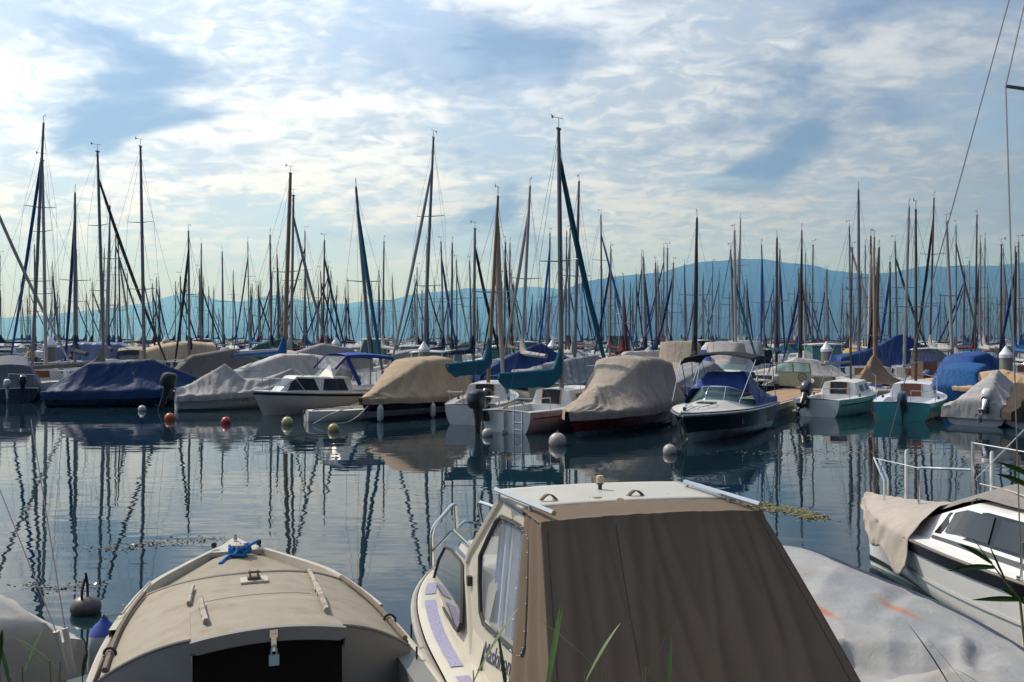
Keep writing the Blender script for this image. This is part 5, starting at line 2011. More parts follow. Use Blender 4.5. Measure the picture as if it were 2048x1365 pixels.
# 7 and 8: two small sailing boats with teal sail covers, sterns towards us
def stern_sailer(a, stern, label, L, B, hull_m, mast_m, H, cover, fsb=.62, companion=None, tm=.52, cov_drop=.15, boom_yaw=0.0, jib=None, lean=(0, 0), spreaders=(.5,),
                 motor=(0.45, 1.0, 0), ladder=False, rudder=True, side_stripe=None, r=.07, transom_m=None, boom_len=None, boom_z=None, rails=True, deck_m=None, jib_r=.08, name='sailboat'):
    rt = place(name, label, 'sailboat', a, stern=stern)
    h = Hull(L, B, fsb, fsb + .22, tw=.80, tm=.42, p=2.1, draft=.25, rake=.5)
    h.mesh('hull', hull_m, rt, 26, 10)
    cab = feat(.40, .82, .70, .44, .012, .16, .16, .05)
    ck = feat(.03, .39, .68, -.36, .008, .008, .04)
    fs = (cab, ck)
    deck(h, 'deck', deck_m or M_WHITE, rt, fs, .04, 28, 8)
    side_windows(h, fs, cab, .04, [(.47, .55), (.585, .65)], .25, .75, M_GLASS, rt)
    fr = end_panel(h, fs, cab, .04, -.30, .30, .05, .98, companion or M_MATTBLACK, rt, True, 'companionway')
    for s_ in (.31, -.31):
        mb = MB()
        a_, b_ = deck_pt(h, fs, cab['t0'] + .0005, s_, .04), deck_pt(h, fs, cab['t0'] + cab['s0'], s_, .04)
        mb.tube([a_ + Vector((-.02, 0, .02)), b_ + Vector((-.02, 0, 0))], .022, 5)
        mb.build('door_post', M_WOODL, fr)
    # transom skin, so the stern can carry its own paint
    tp = [h.pt(0, q / 10, 1) for q in range(11)]
    ring = [p + Vector((-.008, 0, 0)) for p in tp] + [Vector((p.x - .008, -p.y, p.z)) for p in reversed(tp[1:])]
    mb = MB(); mb.add(ring, [tuple(range(len(ring)))]); mb.build('transom', transom_m or hull_m, rt, False)
    for s_ in (1, -1):
        if side_stripe is not None:
            h.band('hull_stripe', side_stripe, rt, .16, .20, s_, rel=True, t0=.02, t1=.6)
        mb = MB(); mb.tube([(h.x(t), s_ * (h.b(t) + .008), h.sh(t) + .005) for t in [i / 24 for i in range(25)]], .016, 5); mb.build('toe_rail', M_WHITE, rt)
    if rudder:
        mb = MB()
        mb.box((-.10, 0, fsb * .2), (.10, .05, fsb * 1.6)); mb.box((-.10, 0, -.15), (.22, .035, .5))
        rd = mb.build('rudder', M_WHITE, rt, False)
        mb = MB(); mb.tube([(-.10, 0, fsb + .12), (.35, .05, fsb + .22), (.85, .1, fsb + .25)], [.03, .025, .02], 6); mb.build('tiller', M_WOODL, rd)
    if motor:
        outboard(rt, (-.06, motor[0], fsb * .72), motor[1], motor[2], motor[3] if len(motor) > 3 else None)
    if ladder:
        mb = MB()
        for y in (-.30, -.62):
            mb.tube([(-.03, y, -.12), (-.03, y, fsb + .06), (.06, y, fsb + .32), (.16, y, fsb + .3)], .014, 6)
        for z in (-.10, .12, .34):
            mb.tube([(-.03, -.30, z), (-.03, -.62, z)], .014, 6)
        mb.build('boarding_ladder', M_STEEL, rt)
    if rails:
        for s_ in (1, -1):
            b0 = h.b(.02) * .9
            rail(rt, [(.04, s_ * b0 * .35, h.sh(0)), (.03, s_ * b0 * .35, h.sh(0) + .42), (.03, s_ * b0, h.sh(0) + .42), (h.x(.16), s_ * h.b(.16) * .93, h.sh(.16) + .40), (h.x(.16), s_ * h.b(.16) * .93, h.sh(.16))], .014, name='stern_rail')
        z1 = h.sh(.98) + .5
        rail(rt, [(h.x(.82), h.b(.82) * .9, h.sh(.82)), (h.x(.83), h.b(.83) * .95, z1), (h.x(1), 0, z1 + .04), (h.x(.83), -h.b(.83) * .95, z1), (h.x(.82), -h.b(.82) * .9, h.sh(.82))], .014, name='pulpit')
    for t, u in ((.36, .82), (.36, -.82)):
        p = deck_pt(h, fs, t, u, .04)
        mb = MB(); mb.lathe([(.05, 0), (.05, .05), (.035, .07), (.045, .1), (0, .1)], p, 10); mb.build('winch', M_BLACK, rt)
    rig(rt, h, tm, H, mast_m, h.sh(tm) + .45, lean, r, M_ALU, cover, jib, .9, spreaders, False, True, boom_yaw=boom_yaw, boom_len=boom_len or L * tm * .8, boom_z=boom_z, cover_drop=cov_drop, jib_r=jib_r)
    return rt, h


stern_sailer(-10, WP(942, 850), 'white sailboat with varnished wooden mast and drooping teal sail cover', 6.0, 2.2, M_WHITE, M_WOODM, 7.9, C_TEAL, .66, tm=.50,
             boom_yaw=R(27), cov_drop=.28, motor=(-.55, 1.0, R(38)), rudder=False, lean=(.1, -.35), jib=fabric('stone', (.38, .34, .30)), jib_r=.11, boom_z=1.95, boom_len=2.3)
stern_sailer(-37, WP(1012, 866), 'white and pink hulled sailboat with tall mast, teal sail cover and boarding ladder', 6.4, 2.3, M_PINK, M_ALU, 9.7, C_TEAL, .64, tm=.50,
             boom_yaw=R(24), cov_drop=.36, motor=(.75, 1.35, 0), ladder=True, side_stripe=M_RED, transom_m=M_WHITE, boom_z=1.72, boom_len=2.35, jib=C_TEAL, jib_r=.10, lean=(-.1, .05), r=.085)

# 9 big grey-tan cover, red hull
bow9 = WP(1135, 880)
rt, h = covered_boat(152, 'red hulled motorboat under a large grey beige cover with mast shadows on it', 7.2, 2.55, M_RED, C_GREYTAN,
                     [(0, 1.35, .8), (.08, 2.02, .86), (.30, 2.20, .86), (.50, 2.16, .80), (.66, 1.45, .32), (.76, 1.38, .06), (.86, .98, .30), (1, .78, .03)], bow=bow9, fs=.72, fb=.74, skirt=.24, sag=.06, wr=.05, freq=1.9, seed=31, nT=100, rake=.9, p=2.6)
h.band('white_band', M_GREYG, rt, -.02, .16, 1); h.band('white_band', M_GREYG, rt, -.02, .16, -1)
fender(rt, (h.x(.30), h.b(.30) + .12, .55), .6, .11, fg, None, .2)


# 10 black and white sports boat with black bimini
def sports_boat():
    L, B = 6.3, 2.4
    rt = place('sports_boat', 'black and white sports motorboat with black sunshade and blue cockpit cover', 'motorboat', 151, bow=WP(1362, 893), L=L)
    h = Hull(L, B, .86, .88, tw=.9, tm=.42, p=2.5, draft=.32, rake=.95, kind='v', flare=.80)
    h.mesh('hull', mat('sports_hull_white', (.60, .58, .54), rough=.25, var=.05, coat=.3), rt, 36, 12)
    for s_ in (1, -1):
        h.band('black_topside', M_BLKG, rt, .13, .56, s_, rel=True, n=40, off=.02)
        h.band('dark_line', M_BLKG, rt, .015, .035, s_, rel=True, n=40, off=.03)
        mb = MB()
        mb.tube([(h.x(t), s_ * (h.b(t) + .02), h.sh(t) - .07) for t in [i / 36 for i in range(37)]], .035, 7)
        mb.build('rub_rail', mat('silver_rub_rail', (.42, .43, .46), rough=.25, metal=.6, var=.05), rt)
        # porthole
        p = h.pt(.66, h.q_at(.66, .55), s_, .012)
        mb = MB()
        q = Matrix.Rotation(R(90) * -s_, 3, 'X')
        mb.lathe([(.10, -.01), (.12, .012), (.085, .015)], p, 16, q @ Matrix.Scale(1.0, 3))
        o = mb.build('porthole', M_STEEL, rt)
        mb = MB(); mb.lathe([(.09, .004), (0, .004)], p, 14, q); mb.build('porthole_glass', M_GLASS, o)
    hump = feat(.42, .90, .80, .16, .03, .46, .45, .06)
    ck = feat(.05, .44, .80, -.45, .01, .01, .04)
    fs = (hump, ck)
    deck(h, 'deck', mat('sports_deck', (.66, .65, .63), rough=.35, var=.05, coat=.2), rt, fs, .05, 40, 12)
    # wrap-round windscreen with frame
    def ws(v, k):
        x = h.x(.60) - .70 * v * v - k * .34
        y = v * (1.02 - .10 * k)
        z = deck_z(h, fs, .60 - .11 * v * v, v * .85, .05) - .02 + .40 * k * (1 - .25 * abs(v) ** 3)
        return Vector((x, y, z))
    vs = [i / 16 for i in range(-16, 17)]
    mb = MB(); mb.grid([[ws(v, k) for v in vs] for k in (0, .5, 1)])
    w = mb.build('windscreen', M_SCREEN, rt)
    mb = MB()
    mb.tube([ws(v, 1) for v in vs], .016, 6); mb.tube([ws(v, 0) for v in vs], .014, 6)
    for v in (-.28, .28):
        mb.tube([ws(v, 0), ws(v, 1)], .014, 6)
    mb.build('windscreen_frame', M_STEEL, w)
    # blue cockpit cover
    rows = []
    for i in range(31):
        k = i / 30
        x = lerp(.15, h.x(.60) - .62, k)
        zt = interp([(0, 1.02), (.25, 1.15), (.52, 1.80), (.76, 1.82), (1, 1.32)], k)[0]
        hw = interp([(0, .9), (.3, .75), (.52, .5), (.72, .55), (1, .85)], k)[0]
        row = []
        for j in range(31):
            v = j / 15 - 1
            av = abs(v)
            if av < .5: y, z = hw * av / .5, zt + .02 * (1 - av)
            elif av < .92: kk = (av - .5) / .42; y, z = lerp(hw, 1.08, kk), lerp(zt, 1.02, kk ** .8)
            else: kk = (av - .92) / .08; y, z = 1.08, lerp(1.02, .84, kk)
            fold = .08 * (1 - abs(noise.noise(Vector((k * 3.2 + v * .8, v * 3.5, 3)))) * 2) * math.sin(math.pi * min(1, av * 1.05))
            row.append((x, math.copysign(y, v) + math.copysign(fold * .5, v), z + fold * .5))
        rows.append(row)
    mb = MB(); mb.grid(rows); mb.build('cockpit_cover', fabric('violet_blue', (.045, .085, .30), .4), rt, True, 70)
    # bimini top on folding bows
    zc = 2.22
    rows = []
    for i in range(13):
        k = i / 12
        x = lerp(1.0, 3.05, k)
        rows.append([(x, v * 1.16, zc + .17 * (1 - v * v) + .07 * math.sin(math.pi * k) - (.16 if abs(v) == 1 else 0)) for v in [j / 8 for j in range(-8, 9)]])
    mb = MB(); mb.grid(rows); thicken(mb.build('bimini', C_BLACK, rt), .015)
    mb = MB()
    for s_ in (1, -1):
        piv = (1.9, s_ * 1.1, .95)
        for xt in (1.05, 2.0, 3.0):
            mb.tube([piv if xt != 3.0 else (2.4, s_ * 1.1, .95), (xt, s_ * 1.13, zc + .02)], .014, 6)
        mb.tube([(3.0, s_ * 1.13, zc), (4.2, s_ * .98, 1.05)], .012, 6)
        mb.tube([(1.05, s_ * 1.13, zc), (.25, s_ * 1.05, .95)], .012, 6)
        mb.tube([(1.05, s_ * 1.13, zc), (1.9, s_ * 1.12, 1.5)], .012, 6)
    mb.build('bimini_frame', M_STEEL, rt)
    for s_ in (1, -1):
        p = [deck_pt(h, fs, t, s_ * .42, .05) + Vector((0, 0, .06 if 0 < i < 4 else .0)) for i, t in enumerate((.90, .885, .82, .75, .735))]
        rail(rt, p, .012, [(p[2] + Vector((0, 0, -.06)), p[2])], 'grab_rail')
    p = deck_pt(h, fs, .80, 0, .05)
    mb = MB()
    for s_ in (.09, -.09):
        mb.tube([(h.x(.96), s_ * .5, h.sh(.96) + .06), (h.x(.84), s_, p.z + .03)], .012, 5)
    for k in (.2, .5, .8):
        x = lerp(h.x(.96), h.x(.84), k); mb.tube([(x, -.08, p.z + .02), (x, .08, p.z + .02)], .010, 5)
    mb.build('bow_ladder', M_STEEL, rt)
    mb = MB(); mb.box((h.x(.70), 0, deck_z(h, fs, .70, 0, .05) + .012), (.42, .5, .02)); mb.build('deck_hatch', M_GLASS, rt, False)
    mb = MB()
    mb.lathe([(.05, 0), (.04, .06), (.06, .1), (0, .11)], (h.x(.965), 0, h.sh(.965) + .04), 8)
    mb.tube([(h.x(.965), 0, h.sh(.965) + .1), (h.x(1) + .03, .05, .72), (h.x(1) - .18, .06, .25), (h.x(1) + .1, .03, -.05)], .018, 5)
    mb.tube([(h.x(.965), 0, h.sh(.965) + .1), (h.x(1) + .02, -.04, .6), (h.x(1) - .25, -.05, .1)], .014, 5)
    mb.build('mooring_lines', M_ROPED, rt)
    Mt = Matrix.Translation(h.pt(.86, h.q_at(.86, .57), 1, .016)) @ Matrix.Rotation(R(180 + 24), 4, 'Z') @ Matrix.Rotation(R(90 - 20), 4, 'X')
    text_part('NE 26150', 'registration', mat('pale_lettering', (.5, .52, .5), rough=.5, var=0), rt, Mt, .17, .2)
    return rt


sports_boat()

# 12 pale green sailing boat and 13 teal one, 14 covered boat to the right
stern_sailer(-40, WP(1632, 834), 'pale green sailboat with dark open cabin and tilted grey outboard beside the pontoon', 5.8, 2.15, M_PALEGREEN, M_BROWNM, 4.4, None, .62, tm=.62, motor=(.35, 1.15, R(45), mat('grey_cowl', (.05, .06, .08), rough=.3, var=.1)),
             rudder=False, transom_m=mat('chalky_white', (.50, .51, .51), rough=.5, var=.12), side_stripe=M_BLKG, spreaders=(), r=.04, deck_m=mat('chalky_deck', (.55, .56, .56), rough=.5, var=.12))
stern_sailer(-31, WP(1803, 842), 'teal hulled sailboat with white cabin, brown door and small outboard', 5.8, 2.3, M_TEAL, M_BROWNM, 7.6, None, .62, companion=mat('mahogany_door', (.14, .05, .028), rough=.4, var=.25), tm=.60,
             motor=(-.08, .95, 0, mat('blue_grey_cowl', (.06, .09, .14), rough=.25, var=.1)), rudder=False, spreaders=(.45,), r=.055, deck_m=mat('lilac_white', (.62, .63, .68), rough=.45, var=.08))
rt, h = covered_boat(-42, 'motorboat under a pale grey pointed cover with tilted outboard, right of the teal boat', 5.6, 2.2, M_GREYG, C_LGREY,
                     [(0, .82, .6), (.12, 1.15, .35), (.5, 1.75, .03), (1, .95, .02)], stern=WP(1950, 852), fs=.58, fb=.8, skirt=.34, sag=.09, wr=.05, freq=1.7, seed=41, nT=70)
outboard(rt, (-.02, -.35, .5), 1.0, R(48), M_WHITE, M_STEEL)
# dark covered boom and hull at the right edge
rt, h = covered_boat(-14, 'boat with a dark brown drooping cover at the right edge beside the pale pointed cover', 3.6, 1.7, M_GREYG, fabric('umber', (.055, .042, .032)),
                     [(0, .95, .5), (.3, 1.35, .08), (.75, 1.36, .06), (1, 1.05, .02)], stern=WP(2078, 862), fs=.55, fb=.75, skirt=.28, sag=.14, wr=.03, freq=1.2, seed=43)

# orange, red, yellow and white mooring buoys of the front row
buoy(336, 842, 10.5, (.62, .11, .012), 'orange mooring buoy in front of the black outboard')
buoy(449, 849, 10, (.55, .035, .012), 'red orange mooring buoy below the lettered hull')
buoy(572, 851, 11.5, (.52, .46, .24), 'pale yellow mooring buoy off the white dinghy stern')
buoy(665, 864, 11, (.50, .42, .16), 'yellow mooring buoy on a slack rope below the tan cover', line_to=WP(722, 845) + Vector((.3, .5, .7)))
buoy(281, 823, 8, (.55, .55, .55), 'small white buoy in front of the blue tarpaulin boat')
buoy(975, 874, 11.5, (.50, .45, .42), 'pinkish white buoy under the white sailboat with the ladder', stain=(.3, .2, .15))
buoy(1116, 893, 18, (.48, .43, .38), 'large stained white buoy off the red hulled boat', stain=(.28, .16, .08))
buoy(1342, 910, 14, (.50, .44, .40), 'off white buoy at the bow of the sports boat', stain=(.3, .2, .15))

# ---------------------------------------------------------------- pontoons and piles
def pontoon(name, label, p0, p1, width, z=.48, boards=0, kind='thing'):
    p0, p1 = Vector(p0), Vector(p1)
    d = (p1 - p0); L = d.length; d.normalize()
    a = math.atan2(d.y, d.x)
    rt = thing(name, (p0.x, p0.y, 0), label, 'pontoon', a)
    mb = MB()
    n = max(2, int(L / 5))
    for i in range(n):
        c = (i + .5) * L / n
        mb.box((c, 0, .06), (L / n - .5, width * .86, .5))
    mb.build('floats', M_CONC, rt, False)['kind'] = 'stuff'
    for s_ in (1, -1):
        mb = MB(); mb.box((L / 2, s_ * (width / 2 - .06), z - .09), (L, .12, .20)); mb.build('edge_beam', M_OLDWOOD, rt, False)
    if boards:
        me = None
        for i in range(boards):
            y = -width / 2 + .13 + (i + .5) * (width - .26) / boards
            w = (width - .26) / boards - .012
            if me is None:
                mb = MB(); mb.box((L / 2, 0, 0), (L - .04, w, .035)); o = mb.build('plank', M_PLANK, rt, False); me = o.data
            else:
                o = bpy.data.objects.new('plank', me); col.objects.link(o); o.parent = rt
            o.location = (0, y, z + .012 + .003 * math.sin(i * 5.1))
    else:
        mb = MB(); mb.box((L / 2, 0, z), (L, width - .26, .04)); mb.build('decking', M_PLANK, rt, False)
    return rt


pontoon('pontoon', 'finger pontoon of brown planks behind the sports boat', (7.9, 32.9, 0), (12.6, 41.6, 0), 2.1, .5, 15)
pontoon('pontoon', 'brown plank pontoon running behind the teal sailboat to the right', (12.0, 42.3, 0), (30, 41.2, 0), 1.6, .5, 6)
pontoon('pontoon', 'long pontoon behind the wooden open boat and blue tent cover', (9, 55.0, 0), (40, 53.5, 0), 1.8, .5)
pontoon('pontoon', 'pontoon at the left where two people stand', (-40, 61.5, 0), (-15, 60.5, 0), 2.0, .5)


def pile(px, py_top, d, r_, label, box=False):
    x = X(px, d)
    zt = Z(py_top, d)
    rt = thing('mooring_pile', (x, d, 0), label, 'pile')
    zc = zt - r_ * 1.55
    mb = MB(); mb.lathe([(r_, -1.2), (r_, zc)], (0, 0, 0), 20); mb.build('post', M_PILE, rt)
    mb = MB(); mb.lathe([(r_ * 1.06, zc - .10), (r_ * 1.06, zc + .02), (r_ * 1.08, zc + .03), (.02, zt), (0, zt)], (0, 0, 0), 20); mb.build('cone_cap', M_PILECAP, rt, True, 30)
    if box:
        mb = MB(); mb.box((-.02, -r_ - .07, 1.15), (r_ * 1.3, .14, .62)); b = mb.build('socket_box', mat('grey_box', (.42, .42, .43), rough=.5, var=.1), rt, False)
        for i in range(3):
            for j in range(2):
                mb = MB(); mb.box((-.02 + (i - 1) * r_ * .38, -r_ - .15, 1.02 + j * .19), (r_ * .28, .03, .12)); mb.build('socket', mat('socket_blue', (.03, .07, .18), rough=.4, var=0), b, False)
        mb = MB(); mb.box((-.02, -r_ - .08, 1.50), (r_ * 1.36, .18, .04)); mb.build('box_lid', M_PILECAP, b, False)


pile(2012, 692, 37.5, .24, 'thick grey pile with white cone and blue sockets above the pale pointed cover', True)
pile(1653, 683, 52.0, .30, 'grey pile with white cone beside the white wheelhouse cruiser', True)
pile(848, 683, 46.0, .27, 'grey pile with white cone above the tan cover')
pile(672, 675, 62.0, .28, 'grey pile behind the blue canopy cruiser, with white cone')
pile(1105, 679, 60.0, .30, 'grey pile with white cone beside the tall aluminium mast')
pile(100, 672, 58.0, .38, 'grey pile with white cone behind the person in yellow')
pile(1866, 682, 64.0, .26, 'grey pile with white cone beside the white feather flag')
pile(332, 672, 75.0, .26, 'thin grey pile left of the beige canopy')

# ---------------------------------------------------------------- second rows: boats one can tell apart
def at(px, d):
    return (X(px, d), d, 0)


# left
covered_boat(-62, 'boat under a dark grey brown cover left of the white cover', 6.0, 2.4, M_WHITE, C_DGREY, [(0, 1.0, .7), (.2, 1.9, .5), (.55, 2.2, .45), (.75, 1.7, .2), (1, 1.0, .02)], stern=at(338, 46.5), seed=51, wr=.06, sag=.08, freq=1.2, skirt=.25)
covered_boat(-58, 'boat under a long white ridged cover in front of the green tarpaulin', 6.2, 2.3, M_WHITE, C_WHITE, [(0, .9, .6), (.25, 1.45, .5), (.55, 2.02, .55), (.78, 2.0, .35), (1, 1.0, .02)], stern=at(425, 42.5), seed=52, wr=.05, sag=.06, freq=2.2, skirt=.2)
covered_boat(-80, 'boat under a dark green tarpaulin behind the white cover', 5.5, 2.3, M_WHITE, C_GREEN, [(0, 1.2, .9), (.3, 2.3, .6), (.62, 2.75, .1), (1, 1.3, .05)], stern=at(470, 60), seed=53, wr=.05, skirt=.3)
covered_boat(-70, 'boat under a grey pleated cover right of the green tarpaulin', 6.0, 2.4, M_WHITE, C_GREY, [(0, 1.0, .7), (.25, 2.0, .6), (.5, 2.45, .5), (.75, 2.2, .4), (1, 1.1, .05)], stern=at(540, 50), seed=54, wr=.05, freq=2.4, skirt=.25)
covered_boat(-84, 'boat under a shiny blue and white striped tarpaulin behind the two people', 7.0, 2.6, M_WHITE, fabric('blue_silver', (.12, .17, .32), .45), [(0, 2.0, .9), (.3, 2.35, .9), (.7, 2.3, .9), (1, 1.6, .1)], stern=at(100, 63.5), seed=55, wr=.08, freq=2.6, skirt=.5)
covered_boat(70, 'grey covered boat at the far left edge behind the slate cover', 6.0, 2.4, M_WHITE, C_LGREY, [(0, 1.0, .7), (.4, 1.9, .1), (1, 1.2, .05)], stern=at(36, 50), seed=56, wr=.04, skirt=.2)
# beige canopy cruiser
rt, h = motor_cruiser(118, at(440, 59), 'white motorboat with a beige tent canopy open at the back', 6.8, 2.5, M_WHITE, roof=False, name='motor_cruiser')
mb = MB()
rows = []
for i in range(13):
    k = i / 12
    z = 1.35 + 1.05 * math.sin(math.pi * (.18 + .5 * k))
    rows.append([(lerp(4.6, .4, k), u * 1.2, z + .15 * (1 - abs(u)) - (.9 * max(0, abs(u) - .8) / .2)) for u in [j / 6 for j in range(-6, 7)]])
mb.grid(rows)
mb.build('tent_canopy', fabric('beige_tent', (.46, .35, .24)), rt)
# right: covers behind the sports boat
covered_boat(165, 'tall square beige cover on a boat left of the black sunshade', 5.6, 2.3, M_WHITE, C_BEIGE, [(0, 1.4, .95), (.05, 2.5, .95), (.42, 2.55, .92), (.6, 1.5, .5), (1, .9, .05)], bow=at(1345, 44.5), seed=61, wr=.03, sag=.02, skirt=.3)
covered_boat(150, 'grey cover with folded flap right beside the tall beige cover', 5.0, 2.2, M_NAVY, C_GREY, [(0, 1.3, .8), (.3, 1.75, .7), (.6, 1.5, .5), (1, .9, .05)], bow=at(1340, 38.5), seed=62, wr=.05, skirt=.3)
covered_boat(160, 'pale grey tall cover directly behind the black sunshade', 5.8, 2.4, M_WHITE, C_LGREY, [(0, 1.5, .95), (.06, 2.45, .9), (.40, 2.5, .85), (.62, 1.6, .5), (1, .9, .05)], bow=at(1428, 48), seed=63, wr=.05, sag=.03, skirt=.3)
covered_boat(170, 'blue grey tall cover right of the pale grey one behind the sunshade', 5.8, 2.4, M_WHITE, fabric('bluegrey', (.30, .32, .36)), [(0, 1.5, 1.0), (.06, 2.5, .95), (.40, 2.55, .9), (.62, 1.6, .5), (1, .9, .05)], bow=at(1500, 50), seed=64, wr=.05, sag=.03, skirt=.3)
covered_boat(120, 'white motorboat under a low pale cover above the wooden open boat', 7.0, 2.5, M_WHITE, C_WHITE, [(0, .95, .8), (.3, 1.6, .4), (.5, 1.75, .1), (.7, 1.25, .3), (1, 1.0, .05)], bow=at(1480, 47.5), seed=65, wr=.04, skirt=.05, fs=.75, fb=.95)
rt, h = motor_cruiser(148, at(1500, 47), 'white decked boat with dark hull behind the sports boat stern', 6.0, 2.3, M_NAVY, .9, name='open_motorboat', roof=False)
# wooden open boat with framed windscreen
def open_launch():
    rt = place('open_launch', 'dark open launch with framed windscreen, steering wheel and grey outboard', 'motorboat', -26, stern=at(1562, 43.0))
    h = Hull(5.6, 2.1, .62, .9, tw=.8, tm=.42, p=2.1, draft=.25, rake=.5)
    h.mesh('hull', M_BLKG, rt, 22, 8)
    ck = feat(.02, .62, .86, -.36, .01, .02, .04)
    deck(h, 'deck', mat('olive_interior', (.32, .30, .20), rough=.6, var=.12), rt, (ck,), .04, 24, 8)
    mb = MB()
    mb.tube([(h.x(t), s_ * (h.b(t) + .01), h.sh(t) + .02) for s_ in (1,) for t in [i / 24 for i in range(25)]], .025, 6)
    mb.tube([(h.x(t), -(h.b(t) + .01), h.sh(t) + .02) for t in [i / 24 for i in range(25)]], .025, 6)
    mb.build('gunwale', M_WHITE, rt)
    xd = h.x(.60)
    mb = MB(); mb.box((xd, 0, .82), (.05, 1.7, .62)); ds = mb.build('dashboard', mat('olive_panel', (.42, .38, .26), rough=.5, var=.12), rt, False)
    mb = MB(); mb.tube([(xd - .12, -.45 + .19 * math.cos(q), .92 + .19 * math.sin(q)) for q in [i * math.pi / 8 for i in range(16)]], .018, 6, True); mb.tube([(xd, -.45, .92), (xd - .12, -.45, .92)], .02, 6)
    for q in (0, 2.1, 4.2):
        mb.tube([(xd - .12, -.45, .92), (xd - .12, -.45 + .19 * math.cos(q), .92 + .19 * math.sin(q))], .01, 5)
    mb.build('steering_wheel', M_BLACK, ds)
    mb = MB()
    zb, zt = 1.15, 1.58
    for y in (-.82, 0, .82):
        mb.tube([(xd + .05, y, zb), (xd - .12, y * .93, zt)], .03, 6)
    mb.tube([(xd - .12, -.78, zt), (xd - .14, 0, zt + .05), (xd - .12, .78, zt)], .03, 6)
    mb.tube([(xd + .05, -.82, zb), (xd + .05, .82, zb)], .03, 6)
    fr = mb.build('windscreen_frame', mat('olive_frame', (.22, .19, .12), rough=.5, var=.15), rt)
    mb = MB(); mb.add([(xd + .05, -.82, zb), (xd + .05, .82, zb), (xd - .12, .76, zt), (xd - .12, -.76, zt)], [(0, 1, 2, 3)]); mb.build('windscreen', M_SCREEN, fr, False)
    outboard(rt, (-.05, .15, .55), 1.0, 0, mat('pale_grey_cowl', (.40, .40, .38), rough=.4, var=.1))
    mb = MB(); mb.tube([(.05, .9, .66), (-.05, 1.1, .8), (.3, 1.15, 1.0)], .012, 5); mb.build('stern_line', M_ROPE, rt)


open_launch()
rt, h = motor_cruiser(178, at(1622, 57), 'white wheelhouse cruiser with green tinted windscreen beside a pile', 6.5, 2.5, M_WHITE, 1.15, name='wheelhouse_cruiser')
covered_boat(-85, 'big blue tent cover pitched round a mast beside the pile', 6.2, 2.6, M_NAVY, fabric('tent_blue', (.014, .045, .16), .6), [(0, 1.7, .9), (.02, 1.75, .9), (.35, 2.2, .3), (.58, 2.95, .03), (.64, 2.95, .03), (.92, 1.9, .4), (1, 1.6, .2)], stern=at(1668, 51), seed=66, wr=.05, sag=.10, skirt=1.0, fs=.7, fb=.9, p=4, rake=.1, freq=1.6)
rt, h = covered_boat(-30, 'white sailboat with brown boom tent behind the pale green sailboat', 5.6, 2.1, M_WHITE, C_BROWN, [(0, 1.0, .3), (.25, 1.6, .05), (.42, 1.95, .04), (.75, 1.75, .05), (1, 1.2, .02)], stern=at(1730, 43.6), seed=67, wr=.05, sag=.16, skirt=-.1, kind='round', fs=.55, fb=.75, t0=.2)
deck(h, 'aft_deck', M_WHITE, rt, (), .02, 4, 4, 0, .22)
rig(rt, h, .5, 7.6, mat('dull_orange_mast', (.42, .26, .14), rough=.5, var=.15), 1.0, (0, 0), .06, None, None, None, .9, (.3,), False, True)
for i, (s_, b_) in enumerate(((-.45, 1), (0, 0), (.45, 1))):
    mb = MB(); mb.box((.35 + .05 * i, s_, .62 + .08 * i), (.5, .42, .10)); mb.build('striped_cushion', mat('navy_white_cushion' if b_ else 'white_cushion', (.05, .07, .2) if b_ else (.6, .6, .62), rough=.8, var=.1), rt, False)


